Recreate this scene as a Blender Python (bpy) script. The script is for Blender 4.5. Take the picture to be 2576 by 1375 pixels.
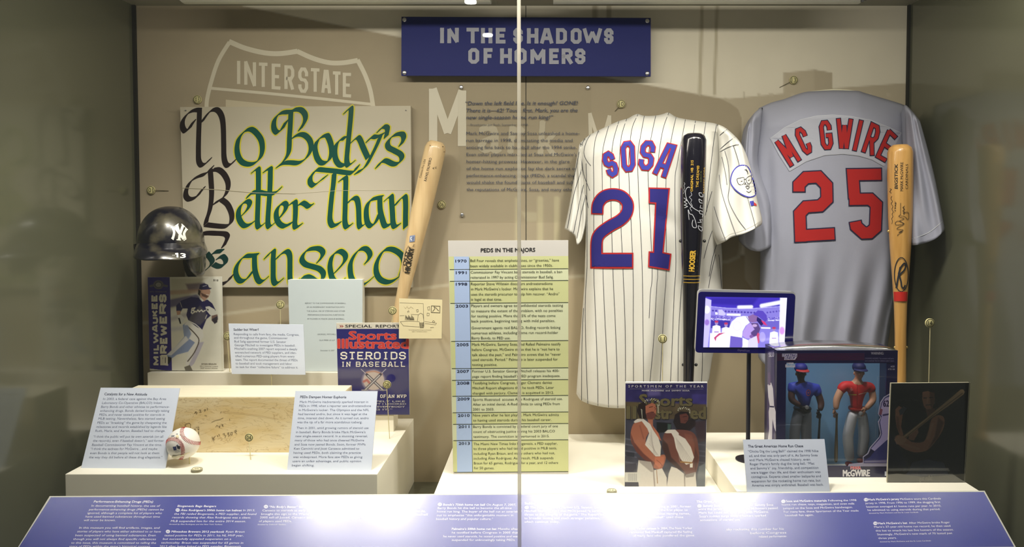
import bpy, bmesh, math, random
import numpy as np
from mathutils import Vector
from mathutils.geometry import tessellate_polygon
from mathutils.bvhtree import BVHTree
random.seed(7); RNG = np.random.default_rng(7)
for o in list(bpy.data.objects): bpy.data.objects.remove(o)
SC = bpy.context.scene; COL = SC.collection

# ---------------------------------------------------------------- camera, world, lights, exposure
F, CX, CY, TH, H = 1800.0, 1372.0, 607.9, math.radians(2.0), 1.55
cd = bpy.data.cameras.new('camera'); cam = bpy.data.objects.new('camera', cd); COL.objects.link(cam)
cam.location = (0, 0, H); cam.rotation_euler = (math.radians(90) - TH, 0, 0)
cd.sensor_width = 36; cd.lens = 36 * F / 2576; cd.clip_start = .02
cd.shift_x = (1288 - CX) / 2576; cd.shift_y = (CY - 687.5) / 2576
SC.camera = cam
w = bpy.data.worlds.new('gallery'); SC.world = w; w.use_nodes = True
w.node_tree.nodes['Background'].inputs[0].default_value = (.75, .8, .7, 1)
w.node_tree.nodes['Background'].inputs[1].default_value = .09
SC.view_settings.view_transform = 'Standard'; SC.view_settings.look = 'None'
SC.view_settings.gamma = 1; SC.view_settings.use_curve_mapping = False
SC.view_settings.exposure = 0.12
def spot(x, y, z, tx, ty, tz, power, angle=110, blend=.9, size=.03, col=(1, .93, .78)):
    l = bpy.data.lights.new('case_spotlight', 'SPOT'); o = bpy.data.objects.new('case_spotlight', l); COL.objects.link(o)
    l.energy = power; l.spot_size = math.radians(angle); l.spot_blend = blend; l.shadow_soft_size = size; l.color = col
    o.location = (x, y, H + z); o.rotation_euler = (Vector((tx, ty, tz)) - Vector((x, y, z))).to_track_quat('-Z', 'Y').to_euler()
    return o
def area(x, y, z, tx, ty, tz, power, sx, sy, col=(1, .94, .8)):
    l = bpy.data.lights.new('case_strip_light', 'AREA'); o = bpy.data.objects.new('case_strip_light', l); COL.objects.link(o)
    l.energy = power; l.shape = 'RECTANGLE'; l.size = sx; l.size_y = sy; l.color = col
    o.location = (x, y, H + z); o.rotation_euler = (Vector((tx, ty, tz)) - Vector((x, y, z))).to_track_quat('-Z', 'Y').to_euler()
    return o

for _x, _p in ((-.84, 20), (-.58, 24), (.0, 12), (.31, 30), (.71, 17)):
    spot(_x, 1.46, .60, _x * .97, 1.80, -.6, _p, 105, .8, size=.05, col=(1, .96, .87))
area(-.5, 1.52, .58, -.5, 2.0, -.5, 5, 1.0, .05); area(.5, 1.52, .58, .5, 2.0, -.5, 4, 1.0, .05)


# ---------------------------------------------------------------- projection helpers (photo pixel + a known distance -> point in the case)
ST, CT = math.sin(TH), math.cos(TH)
def ray(px, py):
    a = (np.asarray(px, float) - CX) / F; b = -(np.asarray(py, float) - CY) / F
    return a, b * ST + CT, b * CT - ST
def Pt(px, py, y):
    a, dy, dz = ray(px, py); t = y / dy
    return np.stack(np.broadcast_arrays(a * t, y + 0 * t, H + dz * t), -1)
def onZ(px, py, z):
    a, dy, dz = ray(px, py); t = z / dz
    return np.stack([a * t, dy * t, H + dz * t], -1)
def onX(px, py, x):
    a, dy, dz = ray(px, py); t = x / a
    return np.stack([a * t, dy * t, H + dz * t], -1)
def pix(p):
    x, y, z = p[0], p[1], p[2] - H
    d = y * CT - z * ST; u = y * ST + z * CT
    return CX + F * x / d, CY - F * u / d
class PlaneY:
    curved = False
    def __init__(s, y): s.y = y
    def __call__(s, px, py, off):
        return Pt(px, py, s.y - off)
class Plane:
    curved = False
    def __init__(s, p0, p1, p2):
        s.p0 = np.array(p0) - (0, 0, H); n = np.cross(np.array(p1) - p0, np.array(p2) - p0); n = n / np.linalg.norm(n)
        s.n = n if n @ s.p0 < 0 else -n
    def __call__(s, px, py, off):
        a, dy, dz = ray(px, py); d = np.stack([a, dy, dz], -1)
        t = ((s.p0 + s.n * off) @ s.n) / (d @ s.n)
        return d * t[..., None] + (0, 0, H)
class Hit:
    curved = True
    def __init__(s, objs, fall=None):
        V = []; Fc = []
        for o in objs:
            b = len(V); mw = o.location + (o.parent.location if o.parent else Vector())
            V += [v.co + mw for v in o.data.vertices]; Fc += [[b + i for i in p.vertices] for p in o.data.polygons]
        s.t = BVHTree.FromPolygons(V, Fc); s.fall = fall
    def __call__(s, px, py, off):
        a, dy, dz = ray(px, py); out = np.zeros(a.shape + (3,)); O = Vector((0, 0, H)); last = s.fall
        for i in range(len(a)):
            d = Vector((a[i], dy[i], dz[i])).normalized(); h = s.t.ray_cast(O, d)
            if h[0] is None:
                n = s.t.find_nearest(O + d * (last or 2.0)); dist = (n[0] - O).length
            else: dist = h[3]; last = dist
            out[i] = O + d * (dist - off)
        return out

# ---------------------------------------------------------------- materials
def lin(c):
    c = np.asarray(c, float) / 255
    return np.where(c <= .04045, c / 12.92, ((c + .055) / 1.055) ** 2.4)
MATS = {}
def bsdf(m): return next(n for n in m.node_tree.nodes if n.type == 'BSDF_PRINCIPLED')
def mat(name, rgb=(200, 200, 200), rough=.6, metal=0, coat=0, bump=0, bscale=200, var=0, vscale=8, emit=0, spec=.5, stretch=(1, 1, 1)):
    if name in MATS: return MATS[name]
    m = bpy.data.materials.new(name); MATS[name] = m; m.use_nodes = True; nt = m.node_tree; b = bsdf(m)
    c = list(lin(rgb)) + [1]
    b.inputs['Base Color'].default_value = c; b.inputs['Roughness'].default_value = rough; b.inputs['Metallic'].default_value = metal
    b.inputs['Coat Weight'].default_value = coat; b.inputs['Coat Roughness'].default_value = .08; b.inputs['Specular IOR Level'].default_value = spec
    if emit: b.inputs['Emission Color'].default_value = c; b.inputs['Emission Strength'].default_value = emit
    if bump or var:
        tc = nt.nodes.new('ShaderNodeTexCoord'); mp = nt.nodes.new('ShaderNodeMapping'); mp.inputs['Scale'].default_value = stretch
        nt.links.new(tc.outputs['Object'], mp.inputs[0])
    if var:
        n = nt.nodes.new('ShaderNodeTexNoise'); n.inputs['Scale'].default_value = vscale; n.inputs['Detail'].default_value = 5
        nt.links.new(mp.outputs[0], n.inputs['Vector'])
        r = nt.nodes.new('ShaderNodeValToRGB'); r.color_ramp.elements[0].position = .3; r.color_ramp.elements[1].position = .7
        r.color_ramp.elements[0].color = [x * (1 - var) for x in c[:3]] + [1]; r.color_ramp.elements[1].color = [min(1, x * (1 + var)) for x in c[:3]] + [1]
        nt.links.new(n.outputs['Fac'], r.inputs[0]); nt.links.new(r.outputs[0], b.inputs['Base Color'])
    if bump:
        n = nt.nodes.new('ShaderNodeTexNoise'); n.inputs['Scale'].default_value = bscale; nt.links.new(mp.outputs[0], n.inputs['Vector'])
        q = nt.nodes.new('ShaderNodeBump'); q.inputs['Strength'].default_value = bump; q.inputs['Distance'].default_value = .001
        nt.links.new(n.outputs['Fac'], q.inputs['Height']); nt.links.new(q.outputs[0], b.inputs['Normal'])
    return m
def printmat(name, rough=.5, coat=0, emit=0, spec=.4, cr=.08):
    if name in MATS: return MATS[name]
    m = mat(name, (128, 128, 128), rough, coat=coat, spec=spec); nt = m.node_tree
    a = nt.nodes.new('ShaderNodeVertexColor'); a.layer_name = 'ink'; b = bsdf(m); b.inputs['Coat Roughness'].default_value = cr
    if emit:
        nt.links.new(a.outputs[0], b.inputs['Emission Color']); b.inputs['Emission Strength'].default_value = emit
        b.inputs['Base Color'].default_value = (.01, .01, .02, 1)
    else: nt.links.new(a.outputs[0], b.inputs['Base Color'])
    return m
def clearmat(name, fac=.06, tint=(1, 1, 1), rough=0.0, haze=0):
    if name in MATS: return MATS[name]
    m = bpy.data.materials.new(name); MATS[name] = m; m.use_nodes = True; nt = m.node_tree; nt.nodes.clear()
    out = nt.nodes.new('ShaderNodeOutputMaterial'); mx = nt.nodes.new('ShaderNodeMixShader'); t = nt.nodes.new('ShaderNodeBsdfTransparent')
    g = nt.nodes.new('ShaderNodeBsdfGlossy'); g.inputs['Roughness'].default_value = rough; t.inputs[0].default_value = (*tint, 1)
    fr = nt.nodes.new('ShaderNodeFresnel'); fr.inputs[0].default_value = 1.45; mt = nt.nodes.new('ShaderNodeMath'); mt.operation = 'MULTIPLY'
    mt.inputs[1].default_value = fac / .04; mt.use_clamp = True; geo = nt.nodes.new('ShaderNodeNewGeometry')
    nt.links.new(fr.outputs[0], mt.inputs[0]); nt.links.new(mt.outputs[0], mx.inputs[0])
    first = t.outputs[0]
    if haze:
        df = nt.nodes.new('ShaderNodeBsdfDiffuse'); df.inputs[0].default_value = (.8, .8, .78, 1)
        m2 = nt.nodes.new('ShaderNodeMixShader'); m2.inputs[0].default_value = haze
        nt.links.new(t.outputs[0], m2.inputs[1]); nt.links.new(df.outputs[0], m2.inputs[2]); first = m2.outputs[0]
    nt.links.new(first, mx.inputs[1]); nt.links.new(g.outputs[0], mx.inputs[2]); nt.links.new(mx.outputs[0], out.inputs[0])
    return m

# ---------------------------------------------------------------- objects
def link_mesh(name, me, m, par, smooth, V0=None):
    o = bpy.data.objects.new(name, me); COL.objects.link(o)
    if par is not None: o.parent = par
    if m is not None: me.materials.append(m)
    if smooth:
        me.polygons.foreach_set('use_smooth', [True] * len(me.polygons))
    me.update(); return o
def mk(name, V, Fc, m, par=None, smooth=False, cols=None, origin=None):
    V = np.array(V, float).reshape(-1, 3)
    off = np.array(par.location) if par is not None else (np.array(origin) if origin is not None else np.zeros(3))
    me = bpy.data.meshes.new(name)
    if isinstance(Fc, np.ndarray):
        n, k = Fc.shape; me.vertices.add(len(V)); me.vertices.foreach_set('co', (V - off).astype('f').ravel())
        me.loops.add(n * k); me.loops.foreach_set('vertex_index', Fc.astype('i').ravel())
        me.polygons.add(n); me.polygons.foreach_set('loop_start', np.arange(0, n * k, k).astype('i')); me.update(calc_edges=True)
        if not smooth: me.polygons.foreach_set('use_smooth', [False] * n)
    else: me.from_pydata((V - off).tolist(), [], Fc)
    if cols is not None:
        at = me.color_attributes.new('ink', 'FLOAT_COLOR', 'POINT'); c = np.ones((len(V), 4), 'f'); c[:, :3] = cols
        at.data.foreach_set('color', c.ravel())
    o = link_mesh(name, me, m, par, smooth)
    if par is None and origin is not None: o.location = origin
    return o
def thing(name, label, cat, loc, group=None):
    o = bpy.data.objects.new(name, None); COL.objects.link(o); o.location = Vector([float(v) for v in loc]); o.empty_display_size = .02
    o['label'] = label; o['category'] = cat
    if group: o['group'] = group
    return o
def tag(o, label, cat, group=None):
    o['label'] = label; o['category'] = cat
    if group: o['group'] = group
    return o
def structure(o): o['kind'] = 'structure'; return o
BF = [(0, 1, 2, 3), (7, 6, 5, 4), (0, 4, 5, 1), (1, 5, 6, 2), (2, 6, 7, 3), (3, 7, 4, 0)]
def hexa(name, A, B, m, par=None, bev=0, origin=None):      # front quad A (4 pts), back quad B
    V = np.concatenate([A, B]); c = V.mean(0); Fc = []
    for f in BF:
        n = np.cross(V[f[1]] - V[f[0]], V[f[2]] - V[f[0]]); Fc.append(f if n @ (V[list(f)].mean(0) - c) > 0 else f[::-1])
    if bev:
        bm = bmesh.new(); vs = [bm.verts.new(v) for v in V]
        for f in Fc: bm.faces.new([vs[i] for i in f])
        bmesh.ops.bevel(bm, geom=bm.edges[:], offset=bev, segments=2, affect='EDGES', profile=.7)
        me = bpy.data.meshes.new(name); off = np.array(par.location) if par is not None else (np.array(origin) if origin is not None else np.zeros(3))
        bm.transform(__import__('mathutils').Matrix.Translation(-Vector(off.tolist()))); bm.to_mesh(me); bm.free()
        o = link_mesh(name, me, m, par, False)
        if par is None and origin is not None: o.location = origin
        return o
    return mk(name, V, Fc, m, par, origin=origin)
def box(name, x0, x1, y0, y1, z0, z1, m, par=None, bev=0, origin=None):   # z relative to camera height
    A = np.array([(x0, y0, z0), (x1, y0, z0), (x1, y0, z1), (x0, y0, z1)]) + (0, 0, H); B = A + (0, y1 - y0, 0)
    return hexa(name, A, B, m, par, bev, origin)
def slab(name, S, quad, t, m, par=None, bev=0, off=0):      # quad px (TL,TR,BR,BL) on surface S, thickness t backwards
    q = np.array(quad, float); A = S(q[:, 0], q[:, 1], off)
    n = np.cross(A[1] - A[0], A[3] - A[0]); n = n / np.linalg.norm(n); c = A.mean(0) - (0, 0, H)
    if n @ c < 0: n = -n
    return hexa(name, A, A + n * t, m, par, bev)
def lathe(name, p0, p1, prof, m, par=None, n=28, caps=True, origin=None):   # prof: (fraction along p0->p1, radius)
    p0 = np.array(p0, float); p1 = np.array(p1, float); ax = p1 - p0; L = np.linalg.norm(ax); ax /= L
    a = np.cross(ax, (0, 1, 0)) if abs(ax[1]) < .9 else np.cross(ax, (1, 0, 0)); a /= np.linalg.norm(a); b = np.cross(ax, a)
    V = []; Fc = []
    for f, r in prof:
        for k in range(n):
            t = 2 * math.pi * k / n; V.append(p0 + ax * L * f + (a * math.cos(t) + b * math.sin(t)) * r)
    for i in range(len(prof) - 1):
        for k in range(n): Fc.append((i * n + k, i * n + (k + 1) % n, (i + 1) * n + (k + 1) % n, (i + 1) * n + k))
    if caps: Fc.append(tuple(range(n))[::-1]); Fc.append(tuple((len(prof) - 1) * n + k for k in range(n)))
    return mk(name, V, Fc, m, par, smooth=len(prof) > 3, origin=origin)
def rod(name, p0, p1, r, m, par=None, n=10): return lathe(name, p0, p1, [(0, r), (1, r)], m, par, n)
def sphere(name, c, r, m, par=None, n=24, sc=(1, 1, 1), origin=None):
    V = []; Fc = []; c = np.array(c)
    for i in range(n // 2 + 1):
        th = math.pi * i / (n // 2)
        for k in range(n):
            ph = 2 * math.pi * k / n; V.append(c + np.array((math.sin(th) * math.cos(ph) * sc[0], math.sin(th) * math.sin(ph) * sc[1], math.cos(th) * sc[2])) * r)
    for i in range(n // 2):
        for k in range(n): Fc.append((i * n + k, (i + 1) * n + k, (i + 1) * n + (k + 1) % n, i * n + (k + 1) % n))
    return mk(name, V, Fc, m, par, smooth=True, origin=origin)
def crom(pts, n=6, closed=False):
    P = np.array(pts, float); N = len(P)
    if N < 3: return P
    g = (lambda i: P[i % N]) if closed else (lambda i: P[min(max(i, 0), N - 1)])
    out = []
    for i in range(N if closed else N - 1):
        a, b, c, d = g(i - 1), g(i), g(i + 1), g(i + 2)
        for k in range(n):
            t = k / n; out.append(.5 * (2 * b + (c - a) * t + (2 * a - 5 * b + 4 * c - d) * t * t + (3 * b - a - 3 * c + d) * t ** 3))
    if not closed: out.append(P[-1])
    return np.array(out)
def hull(pts):
    pts = sorted(map(tuple, pts)); cr = lambda o, a, b: (a[0] - o[0]) * (b[1] - o[1]) - (a[1] - o[1]) * (b[0] - o[0])
    def half(ps):
        h = []
        for p in ps:
            while len(h) > 1 and cr(h[-2], h[-1], p) <= 0: h.pop()
            h.append(p)
        return h[:-1]
    return half(pts) + half(pts[::-1])

# ---------------------------------------------------------------- block lettering (centre lines on a unit box)
c = .25
G = {'A': [[(0, 0), (.36, 1), (.64, 1), (1, 0)], [(.14, .3), (.86, .3)]], 'a': [[(0, 0), (0, 1), (1, 1), (1, 0)], [(0, .28), (1, .28)]],
 'B': [[(0, 0), (0, 1), (.8, 1), (1, .88), (1, .62), (.8, .52), (1, .42), (1, .12), (.8, 0), (0, 0)], [(0, .52), (.8, .52)]],
 'C': [[(1, .68), (1, .84), (.72, 1), (.28, 1), (0, .84), (0, .16), (.28, 0), (.72, 0), (1, .16), (1, .3)]],
 'D': [[(0, 0), (0, 1), (.7, 1), (1, .82), (1, .18), (.7, 0), (0, 0)]], 'E': [[(1, 1), (0, 1), (0, 0), (1, 0)], [(0, .5), (.8, .5)]],
 'F': [[(1, 1), (0, 1), (0, 0)], [(0, .5), (.8, .5)]],
 'G': [[(1, .72), (1, .84), (.72, 1), (.28, 1), (0, .84), (0, .16), (.28, 0), (.72, 0), (1, .16), (1, .48), (.55, .48)]],
 'H': [[(0, 0), (0, 1)], [(1, 0), (1, 1)], [(0, .5), (1, .5)]], 'I': [[(.5, 0), (.5, 1)]], 'K': [[(0, 0), (0, 1)], [(0, .35), (1, 1)], [(.35, .58), (1, 0)]],
 'L': [[(0, 1), (0, 0), (1, 0)]], 'M': [[(0, 0), (0, 1), (.5, .25), (1, 1), (1, 0)]], 'N': [[(0, 0), (0, 1), (1, 0), (1, 1)]],
 'O': [[(0, .5), (0, .84), (.28, 1), (.72, 1), (1, .84), (1, .16), (.72, 0), (.28, 0), (0, .16), (0, .5)]],
 'P': [[(0, 0), (0, 1), (.75, 1), (1, .85), (1, .6), (.75, .45), (0, .45)]], 'R': [[(0, 0), (0, 1), (.75, 1), (1, .85), (1, .62), (.75, .48), (0, .48)], [(.5, .48), (1, 0)]],
 'S': [[(1, .68), (1, .84), (.72, 1), (.28, 1), (0, .84), (0, .64), (.25, .52), (.75, .5), (1, .38), (1, .16), (.72, 0), (.28, 0), (0, .16), (0, .3)]],
 'T': [[(0, 1), (1, 1)], [(.5, 1), (.5, 0)]], 'U': [[(0, 1), (0, .16), (.28, 0), (.72, 0), (1, .16), (1, 1)]], 'V': [[(0, 1), (.5, 0), (1, 1)]],
 'W': [[(0, 1), (.22, 0), (.5, .8), (.78, 0), (1, 1)]], 'Y': [[(0, 1), (.5, .5), (1, 1)], [(.5, .5), (.5, 0)]], 'X': [[(0, 0), (1, 1)], [(0, 1), (1, 0)]]}
GW = {'I': .35, 'M': 1.25, 'W': 1.35, 'E': .85, 'F': .85, 'L': .8, ' ': .55}
FONT = {}
def glyphs(txt, bold, shear=0):
    k = (txt, bold)
    if k not in FONT:
        cu = bpy.data.curves.new('t', 'FONT'); cu.body = txt; cu.resolution_u = 2; cu.offset = bold; cu.fill_mode = 'FRONT' if hasattr(cu, 'fill_mode') else cu.fill_mode
        o = bpy.data.objects.new('t', cu); COL.objects.link(o)
        me = bpy.data.meshes.new_from_object(o); n = len(me.vertices); V = np.zeros(n * 3); me.vertices.foreach_get('co', V); V = V.reshape(-1, 3)[:, :2]
        me.calc_loop_triangles(); T = np.zeros(len(me.loop_triangles) * 3, 'i'); me.loop_triangles.foreach_get('vertices', T)
        bpy.data.objects.remove(o); bpy.data.curves.remove(cu); bpy.data.meshes.remove(me); FONT[k] = (V, T.reshape(-1, 3))
    return FONT[k]
def capheight():
    V, T = glyphs('H', 0); return V[:, 1].max()
def ontri(tri, pts): pass

class Print:
    """flat ink laid on a surface: collects coloured triangles in photo pixels, then lays them on the surface"""
    def __init__(s, S, base=.0006, g=1.0, eps=None):
        eps = eps or (2e-4 if S.curved else 2.5e-5); base = base if S.curved else base * .5; s.S = S; s.base = base; s.g = g; s.eps = eps; s.L = 0; s.V = []; s.T = []; s.C = []; s.O = []; s.n = 0; s.fr(0, 0, 1)
    def fr(s, ox, oy, sc): s.t = (ox, oy, sc); return s
    def tr(s, P): P = np.array(P, float).reshape(-1, 2); return P / s.t[2] + (s.t[0], s.t[1])
    def up(s): s.L += 1
    def add(s, V, T, col, lay=0):           # V already in photo pixels
        V = np.asarray(V, float); T = np.asarray(T, int).reshape(-1, 3)
        s.V.append(V); s.T.append(T + s.n); s.C.append(np.tile(lin(col) * s.g, (len(V), 1))); s.O.append(s.base + (s.L + lay * np.ones(len(V))) * s.eps); s.n += len(V)
    def poly(s, P, col, smooth=0, raw=False):
        P = np.array(P, float) if raw else s.tr(P)
        if smooth: P = crom(P, smooth, True)
        T = tessellate_polygon([[Vector((a, b, 0)) for a, b in P]]); s.add(P, T, col); s.up()
    def stroke(s, P, wd, col, smooth=0, closed=False, raw=False, ext=0, up=True):
        P = np.array(P, float) if raw else s.tr(P).copy()
        if not raw: wd = wd / s.t[2]; ext = ext / s.t[2]
        if smooth: P = crom(P, smooth, closed)
        if closed: P = np.concatenate([P, P[:1]])
        if ext and not closed:
            a = P[0] - P[1]; b = P[-1] - P[-2]; P[0] += a / np.linalg.norm(a) * ext; P[-1] += b / np.linalg.norm(b) * ext
        d = np.diff(P, axis=0); d /= np.maximum(np.linalg.norm(d, axis=1), 1e-6)[:, None]; nn = np.stack([-d[:, 1], d[:, 0]], -1)
        N = len(P); M = np.zeros((N, 2))
        for i in range(N):
            a = nn[i - 1] if i > 0 else (nn[-1] if closed else nn[0]); b = nn[i] if i < N - 1 else (nn[0] if closed else nn[-1])
            m = a + b; l = np.linalg.norm(m); m = m / l if l > .3 else b; M[i] = m * min(1 / max(m @ b, .2), 1.35 if m @ b < .55 else 2.2)
        A0 = P[:-1] + M[:-1] * wd / 2; A1 = P[1:] + M[1:] * wd / 2; B0 = P[:-1] - M[:-1] * wd / 2; B1 = P[1:] - M[1:] * wd / 2; i = np.arange(N - 1)
        for j in range(N - 1):        # sharp corners: plain overlapping segment ends
            for k, e in ((j, -1), (j + 1, 1)):
                if closed or 0 < k < N - 1:
                    o = (k - 1) % (N - 1) if e < 0 else (k % (N - 1))
                    if nn[j] @ nn[o] < -.2:
                        q = P[k] + d[j] * e * wd * .2; a_, b_ = q + nn[j] * wd / 2, q - nn[j] * wd / 2
                        if e < 0: A0[j], B0[j] = a_, b_
                        else: A1[j], B1[j] = a_, b_
        V = np.stack([A0, A1, B1, B0], 1).reshape(-1, 2)
        T = (i[:, None, None] * 4 + np.array([(0, 1, 2), (0, 2, 3)])[None]).reshape(-1, 3); s.add(V, T, col, np.repeat((i % 5) * .13, 4))
        s.L += 1 if up else .6
    def rect(s, x0, y0, x1, y1, col): s.poly([(x0, y0), (x1, y0), (x1, y1), (x0, y1)], col)
    def disc(s, x, y, r, col, ry=None, n=20):
        s.poly([(x + r * math.cos(t * 2 * math.pi / n), y + (ry or r) * math.sin(t * 2 * math.pi / n)) for t in range(n)], col)
    def nib(s, P, w, ang, col, grow=0, smooth=5):
        P = crom(s.tr(P), smooth); a = math.radians(ang); n = np.array((math.cos(a), -math.sin(a))) * w / 2; e = np.array((math.sin(a), math.cos(a))) * (.9 + grow)
        L0 = s.L; n = n + n / np.linalg.norm(n) * grow; Q = [n + e, n - e, -n - e, -n + e]
        for i in range(len(P) - 1):
            s.L = L0 + (i % 12) * .14
            h = hull([tuple(P[i] + q) for q in Q] + [tuple(P[i + 1] + q) for q in Q]); s.add(h, [(0, k, k + 1) for k in range(1, len(h) - 1)], col)
    def text(s, txt, x0, y0, x1, y1=None, h=10, col=(40, 45, 80), bold=0, shear=0, up=False, raw=False):
        if y1 is None: y1 = y0
        V, T = glyphs(txt, 0); bd = bold
        if len(V) == 0: return
        a, b = (np.array([(x0, y0), (x1, y1)], float) if raw else s.tr([(x0, y0), (x1, y1)])); hh = h if raw else h / s.t[2]
        L = np.linalg.norm(b - a); e = (b - a) / L; q = np.array((e[1], -e[0])); xm, xM = V[:, 0].min(), V[:, 0].max(); sx = L / (xM - xm); sy = hh / CAP
        X = (V[:, 0] - xm) * sx; Y = V[:, 1] * sy; W = a + np.outer(X + shear * Y, e) + np.outer(Y, q)
        if bd < .013: s.add(W, T, col)
        else:
            k = bd * sy * .8; D = [(k, 0), (-k, 0), (0, k * .7), (0, -k * .7)] + ([(k * .7, k * .6), (-k * .7, k * .6), (k * .7, -k * .6), (-k * .7, -k * .6)] if bd > .035 else [])
            for i, (dx, dy) in enumerate(D): s.add(W + e * dx + q * dy, T, col, i * .11)
        if up: s.up()
    def lines(s, rows, h, col, bold=0, shear=0):
        for r in rows: s.text(r[0], r[1], r[2], r[3], r[4] if len(r) > 4 else None, h, col, bold, shear)
    def glyph(s, ch, quad, wd, col, ext=0, serif=0, up=True):     # quad BL,BR,TR,TL of the centre line box
        q = np.array(quad, float)
        for st in G[ch]:
            P = [q[0] * (1 - u) * (1 - v) + q[1] * u * (1 - v) + q[2] * u * v + q[3] * (1 - u) * v for u, v in st]
            closed = len(st) > 3 and st[0] == st[-1]
            s.stroke(P[:-1] if closed else P, wd, col, closed=closed, ext=ext * (.35 if ch in 'SCG' else 1), up=False, raw=True)
            if serif and not closed:
                for e, f in ((0, 1), (-1, -2)):
                    if st[e][1] in (0, 1) and abs(st[e][1] - st[f][1]) > .3:
                        ux = (q[1] - q[0]) / max(np.linalg.norm(q[1] - q[0]), 1e-6); s.stroke([P[e] - ux * serif, P[e] + ux * serif], wd * .8, col, up=False, raw=True)
        if up: s.up()
    def block(s, txt, x0, y0, x1, y1, h, wd, col, gap=.3, ext=0, serif=0, up=True, mono=False):
        W = [(.8 if mono and ch != ' ' else GW.get(ch, 1)) for ch in txt]; tot = sum(W) + gap * (len(txt) - 1)
        a = np.array((x0, y0), float); b = np.array((x1, y1), float); e = b - a; L = np.linalg.norm(e); e /= L; q = np.array((e[1], -e[0])); k = L / tot; x = 0
        for ch, wi in zip(txt, W):
            if ch in G:
                o = a + e * x * k; d = (0.5 - .5) ; ww = wi * k
                qd = [o, o + e * ww, o + e * ww + q * h, o + q * h]
                s.glyph(ch, qd, wd, col, ext, serif, up=False)
            x += wi + gap
        if up: s.up()
    def build(s, name, par, m, fine=7.0):
        V = np.concatenate(s.V); T = np.concatenate(s.T); C = np.concatenate(s.C); O = np.concatenate(s.O)
        if s.S.curved:
            for _ in range(6):
                E = np.stack([T[:, [0, 1]], T[:, [1, 2]], T[:, [2, 0]]], 1); l = np.linalg.norm(V[E[..., 0]] - V[E[..., 1]], axis=2)
                j = l.argmax(1); big = l.max(1) > fine
                if not big.any(): break
                Tb = T[big]; jb = j[big]; r = np.arange(len(Tb)); a = Tb[r, jb]; b = Tb[r, (jb + 1) % 3]; cc = Tb[r, (jb + 2) % 3]
                key = np.sort(np.stack([a, b], 1), 1); uq, inv = np.unique(key, axis=0, return_inverse=True); inv = inv.ravel(); mid = len(V) + inv
                V = np.concatenate([V, (V[uq[:, 0]] + V[uq[:, 1]]) / 2]); C = np.concatenate([C, C[uq[:, 0]]]); O = np.concatenate([O, O[uq[:, 0]]])
                T = np.concatenate([T[~big], np.stack([a, mid, cc], 1), np.stack([mid, b, cc], 1)])
        W = s.S(V[:, 0], V[:, 1], 0.0)
        R = W - (0, 0, H); W = W - R / np.linalg.norm(R, axis=1)[:, None] * O[:, None]
        return mk(name, W, T, m, par, cols=C)
CAP = capheight()

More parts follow.
